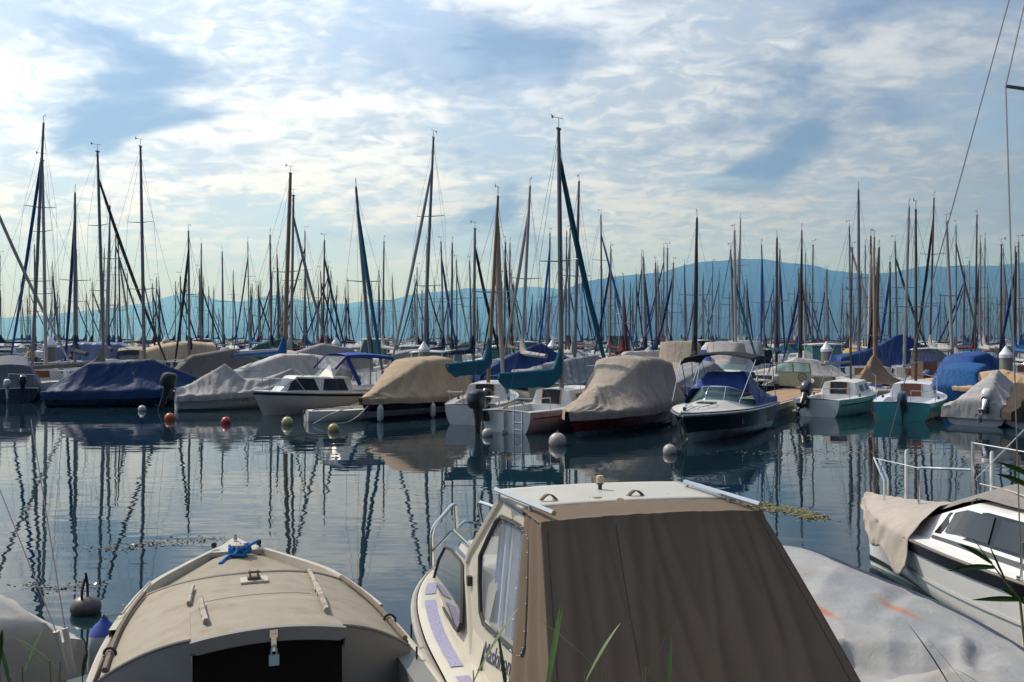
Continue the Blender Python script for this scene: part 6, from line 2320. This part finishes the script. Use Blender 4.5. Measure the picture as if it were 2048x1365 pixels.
# varnished cabin launch seen from astern
def wooden_launch():
    rt = place('wooden_launch', 'small motorboat with light wood cabin back, open doorway and ship wheel', 'motorboat', -25, stern=at(1858, 43.8))
    h = Hull(6.0, 2.2, .75, 1.0, tw=.85, tm=.42, p=2.3, draft=.3, rake=.6, kind='v')
    h.mesh('hull', M_WHITE, rt, 22, 8)
    deck(h, 'deck', M_WHITE, rt, (feat(.03, .34, .8, -.35, .01, .01, .04),), .04, 22, 8)
    xa, xb, hw = 2.1, 4.0, .82
    mb = MB()
    for y0, y1 in ((-hw, -.32), (.30, hw)):
        mb.box((xa, (y0 + y1) / 2, 1.15), (.05, y1 - y0, 1.0))
    for s_ in (1, -1):
        mb.box(((xa + xb) / 2, s_ * hw, 1.15), (xb - xa, .05, 1.0))
    mb.build('cabin_wall', M_WOODL, rt, False)
    mb = MB(); mb.box((xa + .35, 0, 1.15), (.04, .7, 1.0)); mb.build('cabin_door', M_WOOD, rt, False)
    for s_ in (1, -1):
        for x in (xa, xb):
            mb = MB(); mb.tube([(x, s_ * hw, 1.6), (x, s_ * hw * .96, 2.22)], .03, 6); mb.build('cabin_post', M_WOODL, rt)
    mb = MB()
    mb.add([(xa, -hw, 1.66), (xa, hw, 1.66), (xa, hw * .96, 2.2), (xa, -hw * .96, 2.2)], [(0, 1, 2, 3)]); mb.build('rear_panel', M_CLEARPVC, rt, False)
    mb = MB()
    mb.grid([[(x, v * (hw + .08), 2.24 + .08 * (1 - v * v)) for v in (-1, -.6, 0, .6, 1)] for x in (xa - .15, (xa + xb) / 2, xb + .1)])
    thicken(mb.build('cabin_roof', M_CREAM, rt), .05)
    mb = MB()
    for q in range(8):
        mb.tube([(xa - .05, .52, 1.28), (xa - .05, .52 + .24 * math.cos(q * math.pi / 4), 1.28 + .24 * math.sin(q * math.pi / 4))], .014, 5)
    mb.tube([(xa - .05, .52 + .18 * math.cos(q), 1.28 + .18 * math.sin(q)) for q in [i * math.pi / 8 for i in range(16)]], .018, 5, True)
    mb.v = [Vector((p.x, -p.y, p.z)) for p in mb.v]
    mb.build('ship_wheel', M_WOOD, rt)
    outboard(rt, (-.05, .1, .6), 1.0, R(50), mat('blue_grey_cowl', (.06, .09, .14)))
    rail(rt, [(.1, -.9, .78), (.1, -.9, 1.2), (1.4, -1.0, 1.3), (1.5, -1.0, .8)], .016, name='stern_rail')


wooden_launch()
covered_boat(-40, 'boat under a turquoise blue rounded cover behind the pale pointed cover', 5.2, 2.2, M_WOOD, C_BLUEG, [(0, .9, .85), (.12, 1.5, .75), (.5, 1.75, .7), (.75, 1.5, .5), (1, 1.0, .05)], stern=at(1905, 37.6), seed=71, wr=.045, skirt=.25, sag=.05)
covered_boat(-50, 'boat under a royal blue cover just behind the turquoise one', 5.6, 2.3, M_WHITE, fabric('cobalt', (.012, .06, .24), .55), [(0, 1.1, .8), (.2, 1.95, .7), (.5, 2.1, .65), (.75, 1.8, .5), (1, 1.0, .05)], stern=at(1900, 43.5), seed=72, wr=.05, skirt=.25)
covered_boat(60, 'boat with mahogany side and light orange cover at the right edge', 5.0, 2.1, M_WOOD, fabric('peach', (.52, .36, .22)), [(0, 1.0, .6), (.4, 1.6, .1), (1, 1.1, .05)], stern=at(2110, 36.5), seed=73, wr=.04, fs=.8, fb=.95)
# middle
covered_boat(-76, 'boat under a navy blue tent between the two teal sail covers', 5.6, 2.3, M_WHITE, fabric('midnight', (.013, .04, .15), .6), [(0, 1.1, .8), (.3, 1.9, .3), (.62, 2.55, .03), (1, 1.2, .05)], stern=at(955, 45.5), seed=81, wr=.05, sag=.1, skirt=.3)
covered_boat(-65, 'white sailboat with grey striped cover behind the tall aluminium mast', 6.0, 2.3, M_WHITE, C_GREY, [(0, 1.2, .6), (.3, 1.65, .3), (.7, 2.0, .2), (1, 1.2, .05)], stern=at(1040, 43.5), seed=82, wr=.06, freq=3.0, skirt=-.02)
covered_boat(-60, 'boat with a white cloth thrown over its boom left of the red furled sail', 5.6, 2.2, M_WOOD, C_WHITE, [(0, 1.2, .5), (.3, 2.05, .12), (.7, 2.1, .1), (1, 1.3, .05)], stern=at(1205, 49), seed=83, wr=.06, freq=2.4, skirt=-.05)
covered_boat(-20, 'boat under a dull white tent right of the red furled sail', 5.6, 2.2, M_WHITE, C_LGREY, [(0, 1.2, .6), (.4, 2.2, .06), (1, 1.2, .05)], stern=at(1283, 55), seed=84, wr=.06, skirt=.2)
covered_boat(-75, 'boat under a grey white cover left of the far pile with white cone', 5.0, 2.1, M_WHITE, C_WHITE, [(0, 1.0, .7), (.4, 1.7, .4), (1, 1.1, .05)], stern=at(742, 45), seed=85, wr=.05, skirt=.15)
rt, h = motor_cruiser(100, at(828, 71), 'cream roofed cabin cruiser in the far rows behind the teal furled sail', 7.5, 2.7, M_CREAM, 1.35, name='motor_cruiser', canopy=C_CREAM)
rt, h = motor_cruiser(170, at(882, 50), 'white cabin boat with small windows right of the pile above the tan cover', 6.0, 2.3, M_WHITE, .85, name='motor_cruiser')
rt, h = motor_cruiser(165, at(915, 53), 'white cabin boat with green glass beside the navy blue tent', 6.0, 2.3, M_WHITE, .8, name='motor_cruiser')
rt, h = motor_cruiser(112, at(300, 68), 'dark red hulled runabout behind the brown furled sail', 6.5, 2.3, M_RED, roof=False, name='runabout')
rt, h = motor_cruiser(85, at(1310, 84), 'dark topped cruiser far back above the tall beige cover', 8.0, 2.8, M_WHITE, 1.5, canopy=C_BLACK)

# ---------------------------------------------------------------- sailing boats traced by their masts
MAST = {'a': M_ALU, 'w': M_ALUW, 'd': M_DARKM, 'b': M_BROWNM, 'o': M_WOODM}
JIB = {'navy': fabric('jib_navy', (.012, .025, .12)), 'black': C_BLACK, 'brown': fabric('jib_umber', (.05, .035, .035)), 'grey': C_GREY, 'white': C_LGREY, 'teal': C_TEAL,
       'blue': fabric('jib_blue', (.01, .06, .24)), 'red': C_MAROON}
COV = {'navy': C_NAVY, 'blue': C_BLUEG, 'grey': C_DGREY, 'white': C_LGREY, 'maroon': C_MAROON, 'teal': C_TEAL, 'black': C_BLACK, None: None}
# top x, top y, foot x (photo pixels), distance, mast, jib, jib foot x, sail cover, label
TRACED = [
    (87, 248, 64, 47.5, 'a', 'blue', -45, None, 'tall mast at far left with bright blue furled sail'),
    (85, 322, 92, 48.5, 'w', None, 150, None, 'white mast standing beside the tall blue furled sail'),
    (150, 387, 150, 50, 'a', 'navy', 78, 'navy', 'grey mast and navy furled sail slanting down left behind the dark shirt'),
    (195, 304, 208, 48.5, 'a', 'brown', 282, 'grey', 'mast with long brown furled sail and low dark grey boom cover'),
    (281, 294, 289, 47.5, 'a', None, 330, None, 'bare straight grey mast above the peak of the blue tarpaulin boat'),
    (-38, 300, -20, 47, 'a', 'white', 82, 'grey', 'boat off the left edge whose white furled sail slants into view'),
    (220, 412, 216, 62, 'a', 'white', 165, 'navy', 'grey mast with pale furled sail slanting left, by the long brown furled sail'),
    (581, 348, 568, 46.5, 'o', None, 620, 'blue', 'thick varnished wooden mast left of the blue canopy'),
    (587, 392, 582, 54, 'a', 'grey', 642, 'white', 'grey mast hidden behind the varnished one, grey furled sail'),
    (540, 472, 543, 58, 'a', None, 500, 'navy', 'grey mast left of the varnished wooden mast'),
    (712, 376, 744, 41.0, 'a', 'teal', 786, 'teal', 'leaning slim mast with teal furled sail and teal boom cover'),
    (867, 276, 847, 48, 'a', 'grey', 800, 'navy', 'tallest grey mast in the middle, leaning right, beside a pile'),
    (882, 486, 888, 62, 'a', 'blue', 912, 'navy', 'mast with blue furled sail right of the tallest middle mast'),
    (768, 484, 765, 66, 'a', None, 730, 'white', 'grey mast behind the teal furled sail'),
    (950, 459, 947, 50.5, 'a', 'black', 1003, 'navy', 'mast with black furled sail and navy boom cover right of the pile'),
    (1060, 374, 1042, 46, 'w', 'white', 1003, 'white', 'pale mast with pale furled sail crossing in front of the navy tent'),
    (1158, 365, 1149, 47, 'a', None, 1185, 'white', 'grey mast right of the tall aluminium mast with teal furled sail'),
    (1100, 468, 1096, 63, 'a', 'blue', 1072, 'teal', 'mast with blue furled sail behind the tall aluminium mast'),
    (1140, 458, 1138, 68, 'a', 'grey', 1120, 'navy', 'shorter grey mast between the two tall middle masts'),
    (1020, 488, 1018, 66, 'a', None, 1000, 'grey', 'thin mast behind the wooden mast of the teal covers'),
    (1222, 502, 1220, 64, 'a', 'navy', 1195, 'maroon', 'slim mast with navy furled sail left of the red furled sail'),
    (1247, 562, 1246, 52, 'a', 'red', 1268, 'maroon', 'short mast with dark red furled sail and maroon boom cover'),
    (1335, 498, 1333, 66, 'a', None, 1300, 'white', 'straight grey mast above the tall square beige cover'),
    (1347, 528, 1340, 62, 'a', 'navy', 1318, 'navy', 'mast with navy furled sail leaning left above the beige cover'),
    (1394, 437, 1388, 44.5, 'd', 'black', 1414, 'black', 'black mast with black furled sail left of the sunshade'),
    (1469, 463, 1472, 53, 'w', None, 1500, 'black', 'beige mast above the blue grey tall cover'),
    (1481, 438, 1477, 76, 'a', 'white', 1490, 'white', 'tall thin mast right behind the beige mast, pale furled sail'),
    (1523, 491, 1530, 64, 'a', 'blue', 1500, 'navy', 'grey mast leaning left with blue furled sail above the launch'),
    (1554, 477, 1553, 55, 'd', None, 1575, 'navy', 'thin black mast with navy boom cover above the open launch'),
    (1626, 492, 1624, 66, 'a', None, 1600, 'navy', 'grey mast left of the white wheelhouse cruiser'),
    (1600, 548, 1598, 60, 'b', 'navy', 1590, 'blue', 'brown mast with navy furled sail left of the wheelhouse cruiser'),
    (1705, 497, 1700, 66, 'b', None, 1680, 'white', 'slim brownish mast left of the mast in the blue tent'),
    (1717, 380, 1718, 51.2, 'a', None, 1760, None, 'tall grey mast rising from the big blue tent cover'),
    (1758, 497, 1751, 49.5, 'b', 'black', 1769, None, 'brown mast with thick black furled sail right of the blue tent'),
    (1780, 526, 1780, 58, 'd', 'blue', 1787, 'blue', 'dark mast with blue furled sail right of the black furled sail'),
    (1818, 416, 1808, 50, 'w', None, 1830, None, 'white mast leaning right above the light wood cabin'),
    (1868, 398, 1859, 60, 'b', 'black', 1880, 'white', 'tall brownish mast beside the white feather flag'),
    (1893, 444, 1906, 47, 'w', None, 1880, None, 'thick white mast leaning left above the turquoise cover'),
    (1954, 432, 1950, 64, 'b', None, 1930, 'maroon', 'tall brown mast with maroon boom cover near the right pile'),
    (1970, 478, 1967, 70, 'w', None, 1990, 'white', 'pale mast right of the maroon boom cover'),
    (2003, 491, 2001, 57, 'b', None, 1980, 'navy', 'purplish mast directly above the thick right pile'),
    (2032, 507, 2027, 54, 'd', 'navy', 2040, 'blue', 'navy mast at the right edge with rumpled blue boom cover'),
]
rng = random.Random(11)
HULLS = [M_WHITE, M_WHITE, M_WHITE, M_CREAM, M_WHITE, M_NAVY, M_GREYG]
for (tx, ty, bx, d, mk, jk, jx, ck, lab) in TRACED:
    H = Z(ty, d)
    L = min(9.5, max(6.0, H * .78))
    tm = .56
    J = L * .43
    s_ = max(-.98, min(.98, (jx - bx) * d / F / J))
    away = rng.random() < .7
    ang = math.asin(s_)                      # lateral component of the bow
    a = -math.degrees(ang) if away else 180 + math.degrees(ang)
    dirv = Vector((-math.sin(R(a)), math.cos(R(a))))
    foot = Vector((X(bx, d), d))
    o = foot - dirv * (tm * (L - .7) + .7 * tm ** 3)
    # lean of the mast in the photograph, turned into the boat's own axes
    lx = (tx - bx) * d / F
    lean = (lx * dirv.x, lx * -dirv.y)
    sailboat(a, o, lab if lab.startswith('boat') else 'sailboat with ' + lab, L=L, B=L * .32, hull_m=rng.choice(HULLS), mast_m=MAST[mk], H=H, tm=tm, jib=JIB.get(jk) if jk else None,
             cover=COV[ck], lean=lean, group='masted boats one can tell apart', stripe=rng.choice([None, M_NAVY, M_TEAL, M_RED, M_BLKG]), r=.11 if mk == 'o' else (.085 if d < 56 else .068), jib_r=.085,
             jib_top=.88, spreaders=(.5,) if H < 11 else (.36, .66), cabin=.42, boom=ck is not None, boom_z=1.45 if tx == 195 else None)

# ---------------------------------------------------------------- the crowded rows farther out
rng = random.Random(23)
far_mast = [M_ALU, M_ALU, M_ALU, M_ALUW, M_BROWNM, M_DARKM]
FAR_SAIL = []
rows_d = [52, 59, 66, 75, 86, 97, 109, 122, 137, 152, 170, 190]
jk_ = [None, None, 'navy', 'navy', 'black', 'grey', 'white', 'blue', 'teal', 'brown']
ck_ = ['navy', 'navy', 'white', 'grey', 'blue', 'teal', None, 'black', 'maroon']
far_sets = {}
n_s = 0


def side_of(px):
    return 'at the left' if px < 480 else ('left of centre' if px < 900 else ('in the centre' if px < 1250 else ('right of centre' if px < 1650 else 'at the right')))


cover_cols = [(C_WHITE, 'white'), (C_LGREY, 'pale grey'), (C_GREY, 'grey'), (C_NAVY, 'navy'), (C_ROYAL, 'royal blue'), (C_BEIGE, 'beige'), (C_TEAL, 'teal'), (C_GREEN, 'green'), (C_YELLOW, 'yellow'), (C_MAROON, 'maroon')]
for ri, d0 in enumerate(rows_d):
    half = d0 * .56
    x = -half + rng.uniform(0, 4)
    step = 3.2 if d0 > 80 else 4.2
    while x < half:
        d = d0 + rng.uniform(-2.5, 2.5)
        px = 1024 + x / d * F
        x += step * rng.uniform(.8, 1.5)
        u = rng.random()
        if d0 < 62 and 20 < px < 200:
            continue                       # open water in front of the people on the pontoon
        if d0 < 56:
            u = .63 + .37 * u
        if d0 > 100 and u > .74:
            continue                       # hulls this far back hide behind the rows in front
        if u < (.62 if d0 < 80 else .72):
            H = rng.choice([8.2, 9.0, 9.6, 10.3, 11.0, 12.2]) * rng.uniform(.94, 1.06)
            if d0 < 70: H = min(H, 9.2)
            jk, ck = rng.choice(jk_), rng.choice(ck_)
            a = rng.choice([0, 0, 180]) + rng.uniform(-42, 42)
            L = H * .76
            mk = rng.choice(far_mast)
            where = side_of(px)
            jl = {None: 'bare forestay', 'navy': 'navy furled sail', 'black': 'black furled sail', 'grey': 'grey furled sail', 'white': 'pale furled sail', 'blue': 'blue furled sail', 'teal': 'teal furled sail', 'brown': 'brown furled sail'}[jk]
            ml = {'anodised_mast': 'grey', 'pale_mast': 'pale', 'brown_mast': 'brown', 'dark_mast': 'black'}[mk.name]
            lab = 'distant sailboat, %s%s mast, %s, %s, crowded rows %s' % ('tall ' if H > 10.6 else ('short ' if H < 8.9 else ''), ml, jl, (ck + ' boom cover') if ck else 'no boom', where)
            sailboat(a, (x, d), lab, L=L, B=L * .31, hull_m=rng.choice(HULLS), mast_m=mk, H=H, jib=JIB.get(jk) if jk else None, cover=COV[ck], far=True,
                     group='distant sailboats: ' + lab[17:], stripe=rng.choice([None, None, M_NAVY, M_RED]), jib_r=.085, r=.075, rails=d0 < 90, lean=(rng.uniform(-.25, .1), rng.uniform(-.18, .18)),
                     spreaders=(.52,) if H < 11 else (.38, .68), boom=ck is not None, vane=d0 < 130)
        elif u < .84:
            cm_, cn = rng.choice(cover_cols)
            zt = rng.uniform(1.7, 2.5)
            where = side_of(px)
            covered_boat(rng.choice([0, 180, 90]) + rng.uniform(-30, 30), 'small distant boat under a %s cover among the masts %s' % (cn, where), rng.uniform(5, 6.5), 2.3, rng.choice(HULLS), cm_,
                         [(0, 1.1, .7), (.25, zt * .85, .5), (.6, zt, .2), (1, 1.1, .05)], stern=(x, d, 0), seed=rng.randint(1, 99), nT=20, nV=10, wr=.05, group='distant %s covers %s' % (cn, where))
        else:
            roofed = rng.random() < .6
            cm_, cn = rng.choice(cover_cols[:6])
            where = side_of(px)
            motor_cruiser(rng.choice([0, 180, 90]) + rng.uniform(-35, 35), (x, d), 'distant motor cruiser with %s among the masts %s' % ('glazed cabin' if roofed else cn + ' canopy', where), rng.uniform(6, 8), 2.5,
                          rng.choice([M_WHITE, M_WHITE, M_CREAM, M_NAVY]), rng.uniform(.8, 1.2), True, 'distant cruisers with %s %s' % ('cabin' if roofed else cn + ' canopy', where), None if roofed else cm_, roofed)

# breakwater behind the fleet
mb = MB()
rows = []
for i in range(201):
    x = -130 + i * 1.3
    rows.append([(x, 206 + dy + .8 * noise.noise(Vector((x, dy, 0))), max(-.5, z + .45 * noise.noise(Vector((x * .9, dy * .7, 3))))) for dy, z in ((-3, -.6), (-2, .3), (-1, .9), (0, 1.35), (1.5, 1.4), (3, .8), (4.5, -.6))])
mb.grid(rows)
tag(mb.build('breakwater', mat('breakwater_stone', (.16, .15, .14), rough=.95, var=.5, vscale=1.5, bump=.6, bscale=4), None, False), 'low dark stone breakwater behind the fleet', None, None, 'structure')


# white feather flag among the masts on the right
def feather_flag():
    d = 70
    rt = thing('feather_flag', (X(1830, d), d, 0), 'small white curved feather flag among the masts at the right', 'flag')
    mb = MB(); mb.tube([(0, 0, .6), (0, 0, 2.4), (.1, 0, 3.2), (.35, 0, 3.75)], .015, 5); mb.build('flag_pole', M_ALU, rt)
    mb = MB()
    mb.grid([[(0, .01, 2.2), (.12, .03, 2.2), (.2, .0, 2.25)], [(.0, .01, 2.7), (.16, .05, 2.7), (.3, 0, 2.75)], [(.08, .01, 3.2), (.25, .04, 3.15), (.38, 0, 3.2)], [(.35, .01, 3.75), (.36, .02, 3.7), (.37, 0, 3.65)]])
    thicken(mb.build('flag_cloth', mat('flag_white', (.75, .75, .8), rough=.7, var=.05), rt), .01)


feather_flag()


# ---------------------------------------------------------------- people on the left pontoon
def person(px, d, zfoot, label, shirt, trousers, hair, face_a, bend, arm_l, arm_r, sleeve=.16):
    """arm_*: elbow and hand offsets from the shoulder; bend: forward lean of the torso (m at the neck)."""
    rt = thing('person', (X(px, d), d, zfoot), label, 'person', face_a)
    skin_m = mat('skin', (.42, .24, .16), rough=.6, var=.06)
    hipz, neckz = .92, 1.46
    nb = Vector((bend, 0, neckz - abs(bend) * .25))
    sh = nb + Vector((-.01, 0, -.08))

    sl, sr = sh + Vector((0, .19, 0)), sh + Vector((0, -.19, 0))
    el, hl = sl + Vector(arm_l[0]), sl + Vector(arm_l[1])
    er, hr = sr + Vector(arm_r[0]), sr + Vector(arm_r[1])
    head = nb + Vector((.05, 0, .17))
    pts = [Vector((0, 0, hipz)), Vector((bend * .45, 0, 1.18)), sh, nb, head + Vector((0, 0, -.05)), head + Vector((.0, 0, .08)),
           sl, el, hl, sr, er, hr,
           Vector((0, .10, .88)), Vector((.03, .11, .48)), Vector((-.02, .11, .08)), Vector((.13, .12, .03)),
           Vector((0, -.10, .88)), Vector((.01, -.11, .48)), Vector((-.02, -.11, .08)), Vector((.13, -.12, .03))]
    ed = [(0, 1), (1, 2), (2, 3), (3, 4), (4, 5), (2, 6), (6, 7), (7, 8), (2, 9), (9, 10), (10, 11), (0, 12), (12, 13), (13, 14), (14, 15), (0, 16), (16, 17), (17, 18), (18, 19)]
    rad = [.14, .145, .13, .055, .085, .095, .06, .042, .03, .06, .042, .03, .085, .06, .045, .035, .085, .06, .045, .035]
    for nm, P_, E_, R_, mm, lv in (
            ('body', pts, ed, rad, skin_m, 2),
            ('shirt', [pts[0] + Vector((0, 0, -.02)), pts[1], sh, sl, sl.lerp(el, .75), sr, sr.lerp(er, .75)], [(0, 1), (1, 2), (2, 3), (3, 4), (2, 5), (5, 6)], [.172, .178, .155, .082, .068, .082, .068], shirt, 2),
            ('trousers', [pts[0] + Vector((0, 0, .02)), pts[12], pts[13], pts[14] + Vector((0, 0, .05)), pts[16], pts[17], pts[18] + Vector((0, 0, .05))], [(0, 1), (1, 2), (2, 3), (0, 4), (4, 5), (5, 6)], [.16, .11, .085, .07, .11, .085, .07], trousers, 2)):
        me = bpy.data.meshes.new(nm)
        me.from_pydata([tuple(p) for p in P_], E_, [])
        o = bpy.data.objects.new(nm, me); col.objects.link(o); o.parent = rt
        bm = bmesh.new(); bm.from_mesh(me)
        ly = bm.verts.layers.skin.verify()
        bm.verts.ensure_lookup_table()
        for i, v in enumerate(bm.verts):
            v[ly].radius = (R_[i], R_[i])
            v[ly].use_root = (i == 0)
        bm.to_mesh(me); bm.free()
        md = o.modifiers.new('skin', 'SKIN'); md.use_smooth_shade = True
        sb = o.modifiers.new('sub', 'SUBSURF'); sb.levels = lv; sb.render_levels = lv
        me.materials.append(mm)
    mb = MB()
    c = head + Vector((-.015, 0, .045))
    mb.lathe([(.115 * math.sin(q), .125 * math.cos(q)) for q in [i * math.pi / 10 for i in range(7)]], c, 14, Matrix.Rotation(R(-18), 3, 'Y'))
    mb.build('hair', hair, rt)
    mb = MB(); mb.lathe([(.018, -.02), (.012, .02), (0, .03)], head + Vector((.105, 0, .0)), 6); mb.build('nose', skin_m, rt)
    return rt


person(68, 60.6, .52, 'person in a yellow shirt bending forward on the pontoon', mat('yellow_shirt', (.62, .48, .02), rough=.85, var=.1), mat('dark_trousers', (.03, .03, .04), rough=.9, var=.1), mat('grey_hair', (.16, .13, .11), rough=.9, var=.1), R(176), .20,
       ((.05, .06, -.28), (.16, .02, -.50)), ((.04, -.04, -.29), (.18, .0, -.48)))
person(147, 60.9, .52, 'person with dark hair in a navy shirt standing on the pontoon', mat('navy_shirt', (.02, .022, .05), rough=.85, var=.1), mat('dark_trousers', (.03, .03, .04)), mat('black_hair', (.02, .014, .012), rough=.8, var=.1), R(185), .05,
       ((.03, .05, -.29), (.22, .02, -.32)), ((.03, -.05, -.29), (.24, .0, -.34)))


# ---------------------------------------------------------------- floating weed and reeds
def weed(name, pts, n, spread, label, colr, seed, rough=.4, size=(.02, .06)):
    rg = random.Random(seed)
    mb = MB()
    for i in range(n):
        k = rg.random() * (len(pts) - 1)
        a, b_ = pts[int(k)], pts[min(int(k) + 1, len(pts) - 1)]
        px, py = lerp(a[0], b_[0], k % 1), lerp(a[1], b_[1], k % 1)
        c = WP(px + rg.gauss(0, spread[0]), py + rg.gauss(0, spread[1]), 0)
        c.z = .004 + rg.random() * .008
        an = rg.random() * 6.28
        l, w = rg.uniform(*size), rg.uniform(.006, .014)
        u, v = Vector((math.cos(an), math.sin(an), rg.uniform(-.25, .25))) * l, Vector((-math.sin(an), math.cos(an), rg.uniform(-.5, .5))) * w
        mb.add([c - u - v, c + u * .2 - v * 1.4, c + u, c + u * .1 + v * 1.3], [(0, 1, 2, 3)])
    o = mb.build(name, mat('weed_' + str(seed), colr, rough=rough, var=.3, vscale=20, spec=.6), None, False)
    return tag(o, label, None, None, 'stuff')


weed('floating_weed', [(1500, 1008), (1540, 1018), (1590, 1022), (1640, 1038)], 1500, (12, 3.5), 'mat of yellow green weed floating behind the brown canvas', (.16, .13, .035), 5)
weed('weed_flecks', [(200, 1100), (270, 1094), (340, 1086), (430, 1080)], 500, (20, 4), 'glittering weed flecks on the water behind the beige cabin boat', (.10, .09, .05), 6, .12, (.01, .03))
weed('weed_flecks', [(40, 1170), (120, 1178), (210, 1168)], 160, (20, 5), 'glittering weed flecks on the water by the grey buoy', (.10, .09, .05), 7, .12, (.01, .03))
weed('weed_flecks', [(1480, 905), (1700, 905), (1860, 905)], 420, (60, 3), 'thin line of weed flecks near the pale green sailboat', (.13, .11, .05), 8, .3, (.02, .06))

M_REED = mat('reed_leaf', (.05, .11, .015), rough=.55, var=.25, vscale=3)
M_STEM = mat('reed_stem', (.13, .14, .05), rough=.6, var=.2)


def reed(px, d, tip_y, label, group, seed, leaves=4, lean=0.0):
    rg = random.Random(seed)
    rt = thing('reed', (X(px, d), d, .0), label, 'reed', 0, group)
    zt = Z(tip_y, d)
    st = [Vector((lean * k * k, 0, zt * .93 * k)) for k in (0, .3, .6, .85, 1)]
    mb = MB(); mb.tube(st, [.006, .006, .005, .004, .002], 5); mb.build('stem', M_STEM, rt)
    for i in range(leaves):
        k = lerp(.55, .98, i / max(1, leaves - 1))
        base = Vector((lean * k * k, 0, zt * .93 * k))
        an = rg.uniform(0, 6.28)
        l = rg.uniform(.2, .38)
        up = rg.uniform(.78, .98)
        dr = Vector((math.cos(an), math.sin(an) * .5, 0))
        rows = []
        for j in range(8):
            q = j / 7
            p = base + dr * l * q * (1 - .35 * up) + Vector((0, 0, l * (up * q - (1 - up) * q * q * 1.2)))
            w = .007 * math.sin(math.pi * (.10 + .9 * q)) + .001
            sd_ = dr.cross(Vector((0, 0, 1))).normalized() * w
            rows.append([p - sd_, p + Vector((0, 0, -.25 * w)), p + sd_])
        mb = MB(); mb.grid(rows); mb.build('leaf', M_REED, rt)
    return rt


for i, (px, ty) in enumerate(((20, 1235), (45, 1262), (100, 1255), (122, 1245), (165, 1262), (0, 1290))):
    reed(px, 3.4 + .12 * (i % 3), ty, 'green reed standing in front of the cream tarpaulin at lower left', 'reeds at lower left', 100 + i, 3, .04 * ((i % 3) - 1))
for i, (px, ty) in enumerate(((975, 1262), (1020, 1345), (1065, 1310), (1120, 1285), (1170, 1270), (1180, 1262), (1320, 1255), (1335, 1300), (1430, 1345))):
    reed(px, 3.3 + .1 * (i % 3), ty, 'green reed blade in front of the brown canvas cabin boat', 'reeds in front of the brown canvas', 200 + i, 2, .05 * ((i % 3) - 1))
for i, (px, ty) in enumerate(((1900, 1310), (1925, 1290), (1990, 1320))):
    reed(px, 3.4, ty, 'green reed tip in front of the grey tarpaulin at lower right', 'reeds at lower right', 300 + i, 2, .03)
# one bent reed arching over the white hull at the right edge
rt = thing('reed', (X(2085, 3.6), 3.6, 0), 'tall reed bending in from the right in front of the white hull', 'reed')
st = [Vector((0, 0, 0)), Vector((.0, 0, 1.2)), P(2040, 1200, 3.6) - Vector(rt.location), P(1985, 1130, 3.6) - Vector(rt.location), P(1945, 1075, 3.6) - Vector(rt.location)]
mb = MB(); mb.tube(st, [.007, .006, .005, .003, .0015], 5); mb.build('stem', M_STEM, rt)
for (a_, b_, c_) in (((1985, 1128), (1950, 1100), (1915, 1088)), ((1990, 1135), (1940, 1130), (1895, 1142)), ((2010, 1160), (1990, 1120), (1980, 1095)), ((2048, 1200), (2000, 1195), (1945, 1200)), ((2060, 1215), (2035, 1190), (2000, 1178)), ((2080, 960), (2030, 935), (1995, 925)), ((2080, 985), (2030, 955), (1990, 948))):
    A, B_, C_ = (P(*q, 3.6) - Vector(rt.location) for q in (a_, b_, c_))
    rows = []
    for j in range(9):
        q = j / 8
        p = A.lerp(B_, q).lerp(B_.lerp(C_, q), q)
        w = .010 * math.sin(math.pi * (.15 + .85 * q)) + .0008
        rows.append([p + Vector((0, -.004, w)), p + Vector((0, .004, 0)), p + Vector((0, -.004, -w))])
    mb = MB(); mb.grid(rows); mb.build('leaf', M_REED, rt)
